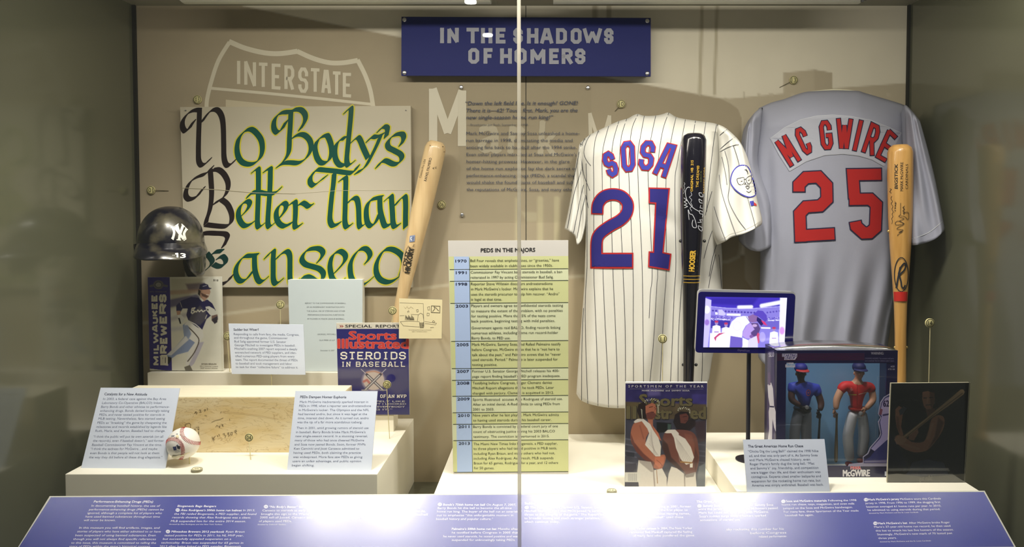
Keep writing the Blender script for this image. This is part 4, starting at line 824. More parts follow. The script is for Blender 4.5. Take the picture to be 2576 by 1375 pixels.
p.poly([(745, 925), (790, 920), (800, 925), (802, 1004), (770, 1003), (768, 950), (745, 952)], wh); p.text('3', 836, 1007, 930, 1010, 78, wh, .05, up=True); p.rect(690, 958, 745, 968, (170, 170, 165)); p.build('markings', T, M_print)
a = hl(-.02, RY * .7, -.01); b_ = a.copy(); b_[1] = YW - .001; b_[0] = -1.15; rod('wall_arm', a, b_, .006, M_rod, T)

# ---------------------------------------------------------------- yearbook
yk = 2.092; Sf = PlaneY(yk); YQ = [(371.5, 697), (557, 695.5), (561.5, 932), (377, 931)]
zb = float(Pt(470, 932, yk)[2]) - H
T = thing('yearbook', 'baseball yearbook with a running player and purple side band', 'magazine', tuple(Pt(470, 932, yk)))
slab('cover_block', Sf, YQ, .005, M_white, T)
cv = Canvas(Sf, YQ, 1.1, (206, 203, 186)).fr(365, 690, 5.5)
cv.poly([(340, 40), (1040, 40), (1060, 1330), (380, 1330)], (212, 210, 196), 3)
cv.poly([(340, 40), (860, 40), (700, 200), (520, 420), (340, 480)], (178, 172, 150), 60); cv.poly([(560, 130), (820, 110), (800, 220), (600, 230)], (90, 70, 90), 30, .8); cv.line([(350, 400), (700, 330)], 110, (74, 66, 110), 30, .85)
cv.line([(350, 250), (740, 230)], 60, (160, 130, 108), 30, .7); cv.line([(350, 620), (560, 560)], 60, (170, 164, 168), 40, .8); cv.line([(360, 760), (560, 740)], 60, (186, 186, 190), 40, .8)
cv.line([(380, 1060), (640, 1040)], 70, (200, 198, 200), 50, .8)
cv.poly([(20, 30), (340, 36), (372, 1340), (60, 1300)], (50, 40, 112), 2)
cv.ell(185, 142, 72, 62, (96, 92, 96), 4); cv.ell(185, 142, 48, 42, (38, 36, 60), 3); cv.ell(185, 142, 40, 34, (134, 130, 124), 3); cv.line([(75, 160), (120, 150)], 30, (92, 88, 92), 8); cv.line([(250, 150), (300, 160)], 30, (92, 88, 92), 8)
nv_ = (44, 40, 84); sk_ = (178, 140, 118); pn = (204, 204, 204)
cv.poly([(520, 700), (600, 640), (790, 760), (800, 820), (740, 940), (620, 1060), (440, 1110), (330, 1190), (300, 1110), (420, 1000), (540, 860)], (130, 144, 176), 6)
cv.poly([(300, 1110), (420, 1000), (560, 850), (640, 870), (480, 1010), (360, 1120)], pn, 8)
cv.poly([(545, 690), (600, 630), (800, 780), (810, 860), (750, 950), (660, 1180), (600, 1270), (560, 1240), (600, 1060), (690, 940), (600, 880), (540, 800)], (214, 212, 206), 3)
cv.poly([(740, 940), (815, 930), (760, 1060), (680, 1230), (640, 1270), (600, 1260), (680, 1100)], (180, 176, 190), 8); cv.line([(590, 720), (700, 830), (745, 920), (680, 1080), (590, 1200)], 16, (86, 76, 66), 4, smooth=4)
cv.poly([(545, 700), (590, 700), (640, 820), (600, 900), (530, 800)], (140, 152, 180), 16)
cv.poly([(300, 1130), (370, 1150), (340, 1230), (270, 1250), (250, 1200)], (30, 28, 40), 5); cv.line([(215, 1130), (260, 1240), (310, 1250)], 22, (200, 196, 186), 6); cv.poly([(540, 1280), (620, 1250), (660, 1330), (560, 1335)], (110, 106, 96), 5)
cv.poly([(430, 430), (500, 360), (640, 310), (740, 320), (790, 375), (860, 345), (930, 400), (980, 500), (920, 560), (850, 620), (790, 765), (720, 730), (600, 640), (570, 560), (590, 470), (520, 470), (470, 560), (430, 500)], nv_, 3)
cv.poly([(640, 560), (760, 430), (840, 520), (840, 620), (760, 700), (600, 640)], (84, 80, 92), 20); cv.line([(485, 385), (510, 455)], 5, (190, 185, 170), 2)
cv.poly([(430, 500), (490, 500), (490, 570), (445, 570)], sk_, 4); cv.poly([(445, 560), (500, 555), (550, 610), (530, 660), (490, 680), (460, 620)], (206, 206, 200), 3); cv.poly([(455, 600), (480, 600), (500, 680), (480, 680)], (30, 30, 40), 3)
cv.line([(600, 640), (700, 690), (790, 770)], 12, (214, 212, 206), 3)
cv.poly([(750, 200), (890, 190), (905, 240), (880, 310), (820, 370), (760, 310)], sk_, 3); cv.poly([(770, 250), (860, 290), (880, 300), (850, 325), (790, 300)], (96, 70, 60), 8); cv.line([(850, 278), (880, 282)], 9, (230, 220, 210), 2); cv.poly([(740, 200), (770, 230), (755, 300), (730, 270)], (50, 40, 40), 4)
cv.poly([(745, 200), (760, 140), (820, 120), (870, 140), (885, 180), (925, 190), (900, 205), (780, 212)], (46, 42, 76), 3); cv.line([(800, 165), (850, 150)], 8, (160, 158, 170), 3)
cv.poly([(835, 445), (890, 440), (960, 480), (985, 520), (940, 580), (900, 560), (850, 500)], (214, 212, 204), 3); cv.poly([(850, 470), (880, 480), (870, 510)], (40, 40, 50), 3)
cv.poly([(920, 570), (1000, 550), (1010, 620), (970, 680), (920, 640)], (120, 96, 90), 5); cv.poly([(920, 620), (1005, 570), (1000, 660), (960, 685)], (56, 50, 60), 8)
cv.line([(640, 530), (650, 470), (690, 460), (660, 500), (700, 510), (650, 540)], 15, (224, 220, 206), 3); cv.line([(710, 520), (730, 490), (750, 515), (780, 490), (800, 515), (835, 495)], 13, (224, 220, 206), 3); cv.line([(835, 610), (855, 560), (840, 590)], 10, (200, 196, 186), 3)
cv.noise(.02, 3); cv.build('cover_picture', T, M_gloss)
p = Print(Sf, .0008).fr(365, 690, 5.5); off_w = (208, 204, 186)
def vtext(word, xs, ys_, sw):      # letters read upwards
    for ch, (a, b_) in zip(word, ys_):
        x0, x1 = xs(a); i = sw / 5.5 / 2
        q = p.tr([(x1, a), (x1, b_), (x0, b_), (x0, a)]); q = q + np.array([(-i, -i), (-i, i), (i, i), (i, -i)]); p.glyph(ch, q, sw / 5.5, off_w)
vtext('MILWAUKEE', lambda y: (84 + (y - 270) * .026, 168 + (y - 270) * .03), [(1255, 1130), (1105, 1062), (1050, 960), (955, 800), (800, 690), (680, 590), (580, 490), (480, 385), (375, 275)], 26)
vtext('BREWERS', lambda y: (190 + (y - 270) * .02, 295 + (y - 270) * .02), [(1255, 1110), (1095, 975), (960, 860), (850, 700), (680, 565), (545, 400), (385, 275)], 30)
p.text('S10', 945, 90, 1012, 92, 24, (60, 56, 50), .03); p.text('2012 YEARBOOK', 64, 245, 302, 247, 15, (120, 116, 120), .02)
p.text('RYAN BRAUN', 782, 1246, 985, h=18, col=(120, 112, 100), bold=.04); p.text('2011 National League', 758, 1276, 1008, h=15, col=(130, 120, 108), bold=.01); p.text('MVP Award Winner', 768, 1304, 1005, h=15, col=(120, 112, 100), bold=.02)
p.build('cover_lettering', T, M_gloss)
# ---------------------------------------------------------------- bound report
yk = 2.09; Sf = PlaneY(yk); T = thing('bound_report', 'thick pale blue-white bound report standing behind the title card', 'report', tuple(Pt(820, 933, yk)))
slab('page_block', Sf, [(726, 703), (911, 703), (911, 933), (731, 933)], .03, mat('report pages', (236, 236, 226), .7), T)
slab('front_cover', PlaneY(yk - .0005), [(724.5, 703), (912, 703), (911.5, 933), (731, 933)], .001, mat('pale report cover', (196, 206, 208), .5), T)
p = Print(PlaneY(yk - .0006), .0004).fr(560, 690, 3.716); gc = (96, 104, 108)
p.lines([('REPORT TO THE COMMISSIONER OF BASEBALL', 770, 275, 1153), ('OF AN INDEPENDENT INVESTIGATION INTO', 786, 311, 1140), ('THE ILLEGAL USE OF STEROIDS AND OTHER', 786, 348, 1145), ('PERFORMANCE ENHANCING SUBSTANCES', 796, 384, 1137), ('BY PLAYERS IN MAJOR LEAGUE BASEBALL', 793, 421, 1140), ('GEORGE J. MITCHELL', 886, 565, 1060), ('DLA PIPER US LLP', 905, 620, 1048), ('December 13, 2007', 915, 716, 1045)], 12, gc, .01)
p.build('lettering', T, M_print)
# ---------------------------------------------------------------- steroids magazine
yk = 1.992; Sf = PlaneY(yk); SQ = [(846, 812), (1027, 811), (1030.5, 1042.5), (852.5, 1042)]
T = thing('magazine', 'dark blue magazine with red masthead and STEROIDS IN BASEBALL headline', 'magazine', tuple(Pt(940, 1042, yk)))
slab('page_block', Sf, SQ, .004, M_white, T)
cv = Canvas(Sf, SQ, 1.1, (42, 40, 104)).fr(560, 690, 3.716)
cv.poly([(1060, 448), (1750, 448), (1750, 507), (1066, 507)], (206, 200, 186), 1)
cv.poly([(1080, 880), (1740, 860), (1760, 1060), (1640, 1130), (1500, 1050), (1080, 1060)], (84, 80, 108), 60, .7)
cv.ell(1575, 968, 42, 38, (36, 34, 104), 10)
cv.ell(1410, 990, 108, 100, (170, 160, 176), 22, .7); cv.ell(1412, 988, 98, 92, (190, 176, 168), 4); cv.line([(1320, 1000), (1350, 985), (1370, 1010)], 22, (176, 110, 104), 8); cv.line([(1345, 915), (1420, 905), (1490, 930)], 12, (176, 130, 110), 8, smooth=3)
for a, b_ in (((1296, 886), (1500, 1080)), ((1526, 884), (1330, 1080))):
    a = np.array(a); b_ = np.array(b_); cv.line([a, a + (b_ - a) * .25], 5, (190, 186, 190), 2); cv.line([a + (b_ - a) * .25, b_], 26, (70, 66, 78), 3); cv.line([a + (b_ - a) * .3, b_], 10, (196, 192, 190), 3)
    cv.line([b_ - (28, -0), b_ + (28, 0)], 10, (150, 144, 146), 4)
cv.noise(.02, 3); cv.build('cover_picture', T, M_gloss)
p = Print(Sf, .0008).fr(560, 690, 3.716)
p.lines([('»', 1092, 494, 1130)], 30, (150, 40, 34), .02); p.text('SPECIAL', 1146, 495, 1396, h=25, col=(30, 28, 36), bold=.03); p.text('REPORT', 1432, 495, 1660, h=25, col=(30, 28, 36), bold=.03)
rd = (190, 62, 56); pinkish = (214, 130, 120)
for col_, bo in ((pinkish, .075), (rd, .045)): p.text('Sports', 1182, 606, 1622, 606, 74, col_, bo, up=True); p.text('Illustrated', 1078, 688, 1736, 690, 84, col_, bo, up=True)
ow = (226, 220, 206)
def slabtext(word, x0, y, x1, h, wd, serif, gap):
    a = p.tr([(x0, y), (x1, y)]); p.block(word, a[0][0], a[0][1], a[1][0], a[1][1], h / 3.716, wd / 3.716, ow, gap=gap, serif=serif / 3.716, mono=True)
slabtext('STEROIDS', 1108, 788, 1706, 60, 12, 16, .45); slabtext('IN', 1112, 858, 1190, 40, 8, 9, .6); slabtext('BASEBALL', 1250, 858, 1706, 40, 8, 10, .6)
slabtext('CONFESSIONS', 1096, 1150, 1440, 26, 6, 6, .6); slabtext('OF', 1476, 1150, 1526, 26, 6, 6, .6); slabtext('AN', 1552, 1150, 1602, 26, 6, 6, .6); slabtext('MVP', 1634, 1150, 1716, 26, 6, 6, .6)
p.lines([('“AT FIRST I FELT LIKE', 1100, 1192, 1704), ('A CHEATER, BUT I LOOKED', 1100, 1216, 1716), ('AROUND, AND EVERYBODY', 1100, 1242, 1704), ('WAS DOING IT.”', 1100, 1268, 1586)], 14, (200, 196, 186), .014)
p.build('cover_lettering', T, M_gloss)
# ---------------------------------------------------------------- cartoon on a clear stand
yk = 1.978; Sf = PlaneY(yk); CQ = [(1004, 750), (1112.5, 753.5), (1111, 851), (1003.5, 851)]
T = thing('framed_cartoon', 'small cream paper cartoon on a clear stand overlapping the steroids magazine', 'cartoon', tuple(Pt(1058, 851, yk)))
slab('paper', Sf, CQ, .0012, mat('cream cartoon paper', (216, 204, 164), .7), T)
p = Print(Sf, .0004).fr(560, 690, 3.716); gk = (104, 96, 76)
for L in ([(1655, 265), (1876, 272)], [(1876, 272), (1882, 490)], [(1655, 385), (1700, 384)], [(1760, 372), (1830, 376)], [(1890, 440), (2000, 455), (1990, 470), (1890, 458)], [(1660, 440), (1740, 435), (1840, 440)], [(1660, 440), (1690, 480), (1840, 490)], [(1920, 330), (1915, 305), (1935, 300), (1936, 332), (1918, 332)], [(1910, 385), (1912, 360), (1932, 362), (1930, 385), (1910, 385)],
          [(1820, 440), (1828, 380), (1850, 360), (1872, 372), (1882, 440), (1868, 500)], [(1735, 360), (1728, 345), (1740, 338), (1744, 355)], [(1815, 350), (1812, 330), (1826, 326), (1830, 345), (1815, 352)], [(1840, 445), (1846, 498), (1878, 498), (1876, 445)], [(1960, 440), (1972, 430), (1985, 442), (1970, 450), (1960, 440)], [(1940, 496), (1975, 494)]): p.stroke(L, 3, gk, up=False)
for i in range(9): p.stroke([(1706 + i * 10, 425), (1712 + i * 9, 380 + (i % 3) * 9), (1718 + i * 9, 428)], 3.4, (80, 74, 60), up=False)
for i in range(6): p.stroke([(1845 + i * 6, 448), (1847 + i * 6, 496)], 3, gk, up=False)
p.stroke([(1952, 292), (2032, 296), (2030, 358), (1950, 354)], 4, (80, 74, 58), closed=True); p.stroke([(1962, 345), (1985, 320), (1975, 300), (1995, 312), (2020, 340)], 4, (80, 74, 58))
p.stroke([(1695, 300), (1710, 318), (1725, 298), (1740, 320), (1760, 300), (1785, 318)], 2.4, (170, 158, 124)); p.lines([('“I’m wondering if the testing is on the sports', 1738, 521, 1950), ('pages or the business section.”', 1770, 536, 1916)], 8, gk, 0)
p.build('drawing', T, M_print)
acr = clearmat('clear stand', .06, (.96, .96, .95), .03, .05); a = Pt(1045, 851, yk); b_ = Pt(1112, 753, yk)
box('stand_sheet', float(a[0]), float(b_[0]), yk + .0014, yk + .0034, float(Pt(1, 853, yk)[2]) - H, float(Pt(1, 751, yk)[2]) - H, acr, T)
rod('wall_post', Pt(1080, 800, yk + .0035), Pt(1082, 800, YW - .0005), .004, mat('clear acrylic', (230, 232, 228), .1), T)

# ---------------------------------------------------------------- marbled pitching rubber
x0, x1 = -1.118, -.531
M_marb = mat('aged rubber marbling', (222, 204, 158), .45); nt = M_marb.node_tree; tc = nt.nodes.new('ShaderNodeTexCoord'); mp = nt.nodes.new('ShaderNodeMapping'); mp.inputs['Scale'].default_value = (5, 5, 13)
nt.links.new(tc.outputs['Object'], mp.inputs[0]); last = None
n1 = nt.nodes.new('ShaderNodeTexNoise'); n1.inputs['Scale'].default_value = 1.5; n1.inputs['Detail'].default_value = 8; n1.inputs['Distortion'].default_value = 1.2; nt.links.new(mp.outputs[0], n1.inputs['Vector'])
r1 = nt.nodes.new('ShaderNodeValToRGB'); e = r1.color_ramp.elements; e[0].position = .3; e[0].color = (*lin((214, 188, 132)), 1); e[1].position = .62; e[1].color = (*lin((228, 212, 172)), 1)
n2 = nt.nodes.new('ShaderNodeTexNoise'); n2.inputs['Scale'].default_value = 2.2; n2.inputs['Detail'].default_value = 9; n2.inputs['Distortion'].default_value = 2.5; nt.links.new(mp.outputs[0], n2.inputs['Vector'])
r2 = nt.nodes.new('ShaderNodeValToRGB'); e = r2.color_ramp.elements; e[0].position = .485; e[0].color = (0, 0, 0, 1); e[1].position = .52; e[1].color = (0, 0, 0, 1); q = r2.color_ramp.elements.new(.503); q.color = (.5, .5, .5, 1)
mx = nt.nodes.new('ShaderNodeMix'); mx.data_type = 'RGBA'; mx.inputs[7].default_value = (*lin((150, 116, 66)), 1)
nt.links.new(n1.outputs['Fac'], r1.inputs[0]); nt.links.new(n2.outputs['Fac'], r2.inputs[0]); nt.links.new(r2.outputs[0], mx.inputs[0]); nt.links.new(r1.outputs[0], mx.inputs[6]); nt.links.new(mx.outputs[2], bsdf(M_marb).inputs['Base Color'])
yb_ = 1.822; T = thing('pitching_rubber', 'long marbled tan rubber block with faded pen writing behind the cards', 'pitching rubber', (x0, yb_, H + ZL))
box('rubber_body', x0, x1, yb_, 1.95, ZL, -.463, M_marb, T, bev=.002)
box('rubber_top', x0 + .001, x1 - .001, yb_ + .001, 1.949, -.4632, -.4618, mat('worn cream rubber top', (238, 230, 204), .5, var=.04, vscale=20, stretch=(1, 6, 6)), T)
p = Print(PlaneY(yb_), .0012).fr(140, 940, 4.436); pc = (92, 76, 48)
for L in ([(1548, 442), (1565, 418), (1562, 436), (1585, 434)], [(1572, 420), (1575, 452)], [(1598, 408), (1612, 398), (1622, 408), (1606, 428), (1632, 424)], [(1655, 400), (1668, 395), (1675, 405), (1664, 414), (1655, 402)], [(1690, 375), (1694, 408)], [(1640, 412), (1644, 413)], [(1588, 424), (1591, 425)],
          [(1440, 590), (1450, 560), (1490, 548), (1508, 565), (1502, 600)], [(1535, 625), (1555, 612), (1562, 630), (1545, 645), (1535, 625)], [(1562, 600), (1598, 590), (1600, 625), (1580, 610)], [(1590, 680), (1596, 640), (1598, 690)], [(1740, 540), (1780, 520), (1820, 512), (1870, 492)], [(1784, 595), (1800, 572), (1815, 590)], [(1822, 575), (1828, 600), (1838, 572)], [(1852, 566), (1870, 566), (1855, 580), (1876, 588)],
          [(1745, 700), (1760, 748)], [(1785, 690), (1755, 722), (1775, 738)], [(1798, 688), (1810, 690), (1806, 704)], [(1818, 670), (1832, 694)], [(1862, 672), (1885, 664), (1878, 682), (1900, 688), (1888, 714)], [(1912, 662), (1938, 655), (1918, 672), (1940, 685), (1925, 702)], [(1955, 650), (1972, 652), (1968, 684), (1950, 680), (1955, 650)], [(1990, 640), (2012, 625), (2018, 645), (1998, 648), (2024, 672)], [(1850, 420), (1838, 436)], [(1940, 500), (1944, 520)], [(1662, 460), (1690, 470)]): p.stroke(L, 4.2, pc, up=False)
p.stroke([(1860, 425), (2050, 435), (2300, 470), (2484, 505)], 3, (176, 148, 100))
p.build('pen_writing', T, M_print)

# ---------------------------------------------------------------- baseball on its stand
bc = np.array(Pt(461, 1114, 1.735)); Rb = 39.0 * 1.735 / F; T = thing('baseball', 'white signed baseball with red stitching on a small stand', 'baseball', tuple(bc))
ball = sphere('ball_cover', bc, Rb, mat('white ball leather', (240, 236, 228), .45), T, 40)
from mathutils import Matrix, Euler
RM = np.array(Euler((math.radians(-28), math.radians(6), math.radians(20))).to_matrix()) @ np.array(Euler((math.radians(90), 0, math.radians(0))).to_matrix())
M_st = mat('red stitching thread', (178, 44, 44), .6)
def seam(t):
    a = .42; x = math.cos(t) * (1 - a) + math.cos(3 * t) * a * .9; y = math.sin(t) * (1 - a) - math.sin(3 * t) * a * .9; z = 1.28 * math.sin(2 * t) * .9
    v = np.array((x, y, z)); return v / np.linalg.norm(v)
V = []; Fc = []; Ns = 108
for i in range(Ns):
    t = 2 * math.pi * i / Ns; q = RM @ seam(t); tg = RM @ (seam(t + .01) - seam(t - .01)); tg /= np.linalg.norm(tg); sd = np.cross(q, tg)
    for s_ in (-1, 1):
        a = q * Rb * 1.002 + tg * .0; b_ = q * Rb * 1.0 + sd * s_ * .0042 + tg * .0022; b_ = bc + b_ / np.linalg.norm(b_) * Rb * 1.008; a = bc + a; w_ = tg * .0005; k0 = len(V)
        V += [a - w_, a + w_, b_ + w_, b_ - w_]; n_ = q * .0007; V += [v + n_ for v in V[k0:k0 + 4]]
        Fc += [(k0 + 4, k0 + 5, k0 + 6, k0 + 7), (k0, k0 + 1, k0 + 5, k0 + 4), (k0 + 1, k0 + 2, k0 + 6, k0 + 5), (k0 + 2, k0 + 3, k0 + 7, k0 + 6), (k0 + 3, k0, k0 + 4, k0 + 7)]
o = mk('stitches', V, Fc, M_st, T); o['kind'] = 'stuff'
p = Print(Hit([ball], 1.7), .0004).fr(140, 940, 4.436)
p.poly([(1305, 812), (1345, 808), (1350, 850), (1318, 854)], (56, 66, 110)); p.poly([(1352, 800), (1392, 806), (1386, 840), (1358, 832)], (50, 50, 60)); p.stroke([(1345, 800), (1360, 790), (1370, 805)], 7, (90, 100, 120)); p.stroke([(1330, 870), (1360, 855), (1385, 868)], 5, (170, 176, 186)); p.stroke([(1340, 880), (1370, 874)], 4, (176, 180, 186))
p.stroke([(1290, 692), (1325, 688)], 7, (96, 100, 120)); p.stroke([(1385, 672), (1400, 684)], 5, (180, 170, 150)); p.stroke([(1345, 668), (1365, 666)], 5, (150, 150, 160)); p.stroke([(1420, 690), (1450, 696)], 4, (190, 186, 176)); p.disc(1358, 696, 16, (236, 222, 184)); p.build('stamp', T, M_print)
rg = bc - (0, 0, Rb * .62); V = []; Fc = []
for i in range(29):
    t = math.radians(-20 + 220 * i / 28 - 90); rr = Rb * .86
    for k_ in range(8): q = 2 * math.pi * k_ / 8; V.append(rg + np.array(((rr + .0022 * math.cos(q)) * math.cos(t), (rr + .0022 * math.cos(q)) * math.sin(t), .0035 * math.sin(q) + .012 * max(0, math.cos(t)))))
for i in range(28):
    for k_ in range(8): Fc.append((i * 8 + k_, i * 8 + (k_ + 1) % 8, (i + 1) * 8 + (k_ + 1) % 8, (i + 1) * 8 + k_))
mk('stand_ring', V, Fc, mat('ivory stand', (232, 222, 190), .35), T, smooth=True)
ft = onZ(477, 1166, ZL); tp = ft.copy(); tp[2] = bc[2] - Rb * .75; rod('stand_post', ft, tp, .0016, M_rod, T)

# ---------------------------------------------------------------- pinstriped jersey
M_wj = mat('white jersey knit', (212, 210, 202), .85, bump=.25, bscale=900)
fr10 = lambda P: [(1400 + x / 3.125, 260 + y / 3.125) for x, y in P]; fr11 = lambda P: [(1400 + x / 3.125, 640 + y / 3.125) for x, y in P]
J = thing('pinstriped_jersey', 'white pinstriped jersey lettered SOSA 21 on a torso form', 'jersey', tuple(Pt(1640, 1000, 2.02)))
def fold1(u, v):
    low = np.clip((v - .45) / .4, 0, 1); f = .010 * low * np.cos((u - .62) * 19) + .006 * low * np.sin(u * 31 + v * 3)
    f += .007 * np.exp(-((u - .60) / .045) ** 2) * np.clip((v - .42) / .2, 0, 1) - .008 * np.exp(-((u - .72) / .08) ** 2) * low
    f += .006 * np.exp(-((v - .34 - .25 * (u - .5)) / .03) ** 2) * np.exp(-((u - .62) / .18) ** 2) + .006 * np.exp(-((u - .03) / .03) ** 2) * np.clip((v - .2) * 4, 0, 1)
    return f
torso = pillow('body', fr10([(192, 304), (245, 258), (330, 211), (480, 142), (560, 118), (600, 95), (640, 82), (690, 97), (780, 95), (840, 82), (880, 71), (940, 106), (1020, 124), (1150, 142), (1262, 162), (1288, 210)]),
  [(1450, 990), (1464, 1008), (1505, 1021), (1553, 1026), (1620, 1024), (1700, 1010), (1760, 985), (1784, 955)],
  fr10([(192, 304), (192, 460), (205, 600), (228, 900), (220, 1375)]) + [(1468, 740), (1461, 832), (1454, 928), (1450, 990)],
  fr10([(1288, 210), (1292, 450), (1285, 700), (1290, 1000), (1303, 1200), (1303, 1375)]) + [(1817, 740), (1806, 840), (1792, 900), (1784, 955)], 2.04, .085, .08, M_wj, J, nu=84, nv=96, folds=fold1, topk=.08, yslope=.03)
def foldr(u, v): return .008 * np.sin(u * 9 + v * 3) * v + .004 * np.sin(u * 17 - v * 5)
slR = pillow('sleeve', fr10([(1262, 162), (1335, 196), (1440, 298), (1500, 420)]), fr10([(1262, 1112), (1330, 1082), (1375, 1052), (1480, 1022), (1600, 962)]),
  fr10([(1262, 162), (1276, 300), (1280, 480), (1240, 700), (1224, 860), (1232, 1030), (1262, 1112)]), fr10([(1500, 420), (1540, 560), (1578, 750), (1618, 920), (1600, 962)]), 1.99, .05, .05, M_wj, J, nu=36, nv=48, folds=foldr, topk=.04, yslope=-.03, p=3)
slL = pillow('sleeve', fr10([(176, 330), (192, 304), (215, 330)]), fr10([(62, 985), (110, 1010), (150, 1050), (165, 1112), (205, 1060)]),
  fr10([(176, 330), (150, 480), (118, 700), (85, 880), (62, 985)]), fr10([(215, 330), (215, 520), (240, 640), (240, 900), (205, 1060)]), 2.06, .03, .04, M_wj, J, nu=28, nv=40, folds=foldr, topk=.04, p=3)
cb = mat('jersey collar band', (226, 222, 210), .85)
SJ = Hit([torso], 2.0); SR = Hit([slR], 1.96); SL = Hit([slL], 2.03); SA = Hit([torso, slR], 2.0)
stripe = (52, 54, 66)
up_ = [[(330, 212), (302, 300), (290, 450), (293, 640)], [(410, 178), (370, 330), (358, 450), (360, 640)], [(490, 140), (447, 290), (430, 450), (425, 640)], [(552, 120), (512, 250), (497, 400), (493, 640)],
  [(640, 86), (598, 180), (580, 290), (566, 480), (572, 640)], [(690, 98), (660, 260), (640, 400), (643, 640)], [(780, 96), (745, 260), (722, 420), (722, 640)], [(883, 72), (838, 200), (805, 400), (790, 640)],
  [(940, 108), (908, 250), (875, 450), (860, 640)], [(1013, 126), (988, 260), (950, 470), (930, 640)], [(1092, 136), (1072, 260), (1030, 500), (1000, 700)]]
dn_ = [[(293, 110), (303, 400), (322, 900), (326, 1188)], [(365, 110), (385, 600), (405, 1000), (409, 1200)], [(443, 110), (460, 500), (476, 900), (482, 1205)], [(522, 110), (540, 600), (543, 1190)], [(601, 110), (603, 600), (606, 1190)], [(672, 60), (680, 600), (686, 1180)],
  [(752, 110), (738, 300), (728, 500)], [(795, 110), (788, 250), (762, 700), (735, 1000), (728, 1150)], [(863, 110), (846, 400), (820, 900), (808, 1120)], [(938, 60), (925, 300), (905, 800), (890, 1100)], [(990, 110), (960, 600), (955, 1000), (950, 1080)]]
p = Print(SJ, .0009, eps=1e-5)
def stripe_(P, wd=1.25): p.stroke(crom(P, 5), wd, stripe, raw=True, up=False)
for a, b_ in zip(up_, dn_): stripe_(fr10(a) + fr11(b_))
for q in ([(240, 100), (225, 400), (232, 800), (246, 1172)], [(212, 420), (200, 700), (196, 1145)], [(1250, 0), (1215, 150), (1195, 262)], [(1276, 0), (1288, 120), (1298, 262)], [(1140, 700), (1148, 790), (1143, 960), (1140, 1000)]): stripe_(fr11(q))
for q in ([(268, 242), (235, 300), (215, 380), (232, 440), (270, 490)], [(222, 275), (200, 330), (196, 420), (215, 560), (262, 685)], [(232, 470), (236, 640), (240, 900), (240, 1300)], [(228, 720), (250, 822)], [(1175, 146), (1152, 290), (1120, 520), (1095, 800)], [(1258, 166), (1236, 300), (1210, 520), (1190, 700), (1180, 850)],
          [(1222, 690), (1190, 800), (1168, 880)], [(1224, 1000), (1190, 1100), (1158, 1220)], [(1258, 1110), (1225, 1220), (1200, 1360)]): stripe_(fr10(q))
o = p.build('pinstripe', J, M_fabp, fine=9); o['kind'] = 'stuff'
p = Print(SR, .0016, eps=1e-5)
for q in ([(1340, 205), (1300, 235), (1283, 252)], [(1405, 262), (1340, 310), (1285, 360)], [(1445, 318), (1350, 345), (1283, 382)], [(1390, 330), (1420, 420), (1438, 490)], [(1322, 372), (1350, 480), (1360, 640), (1352, 760), (1420, 900), (1488, 992)], [(1278, 560), (1300, 700), (1350, 860), (1415, 1045)], [(1238, 810), (1275, 930), (1330, 1078)], [(1498, 730), (1535, 860), (1566, 975)], [(1300, 420), (1330, 560), (1340, 640)]): stripe_(fr10(q), 1.2)
o = p.build('pinstripe', J, M_fabp, fine=9); o['kind'] = 'stuff'
p = Print(SL, .0016, eps=1e-5)
for q in ([(178, 380), (150, 520), (118, 650)], [(198, 520), (140, 700), (85, 980)], [(212, 640), (180, 780), (135, 1015)], [(228, 730), (200, 840), (175, 980), (160, 1060)], [(186, 310), (192, 340)]): stripe_(fr10(q), 1.2)
o = p.build('pinstripe', J, M_fabp, fine=9); o['kind'] = 'stuff'
RED, BLU, BLD = (170, 26, 26), (52, 56, 154), (32, 27, 112)
sp = (1440, 330, 3.818)
def letters(par, S_, fr_, L, w0, w1, c0, c1, off=.002, nm='letter', sr=0):
    for ch, q in L:
        p = Print(S_, off).fr(*fr_); Q = p.tr(q); p.glyph(ch, Q, w0 / fr_[2], c0, ext=w0 / fr_[2] / 2 * .92); p.up(); p.up(); p.glyph(ch, Q, w1 / fr_[2], c1, ext=w1 / fr_[2] / 2 * .9); p.build(nm, par, M_fabp, fine=6)
letters(J, SJ, sp, [('S', [(368, 428), (428, 388), (362, 205), (300, 242)]), ('O', [(500, 368), (582, 356), (572, 112), (484, 124)]), ('S', [(654, 346), (748, 354), (778, 116), (686, 112)]), ('a', [(800, 390), (882, 420), (974, 150), (924, 138)])], 57, 39, RED, BLU)
p = Print(SJ, .002).fr(*sp)
c2 = [(238, 790), (246, 700), (298, 630), (380, 605), (468, 622), (528, 690), (522, 780), (462, 850), (350, 915), (262, 985), (232, 1065), (230, 1240)]
p.stroke(c2, 120, RED, smooth=5, ext=8); p.rect(170, 1165, 586, 1318, RED); p.up(); p.up(); p.stroke(c2, 96, BLD, smooth=5, ext=-4); p.rect(184, 1180, 572, 1300, BLD); p.build('number', J, M_fabp, fine=6)
p = Print(SJ, .002).fr(*sp); one = [(738, 545), (930, 550), (870, 1165), (945, 1180), (928, 1330), (733, 1298), (738, 1158), (778, 1160), (800, 690), (738, 685)]
p.poly(one, BLD); p.up(); p.stroke(one, 13, RED, closed=True); p.build('number', J, M_fabp, fine=6)
p = Print(SR, .0024).fr(1400, 260, 3.125)
p.poly([(1368, 610), (1385, 540), (1425, 495), (1475, 486), (1512, 510), (1545, 600), (1566, 700), (1550, 728), (1500, 732), (1440, 705), (1390, 660)], (238, 236, 226), 4); p.stroke([(1368, 610), (1385, 540), (1425, 495), (1475, 486), (1512, 510), (1545, 600), (1566, 700), (1550, 728), (1500, 732), (1440, 705), (1390, 660)], 9, (66, 66, 168), 4, closed=True)
lk = (44, 44, 50)
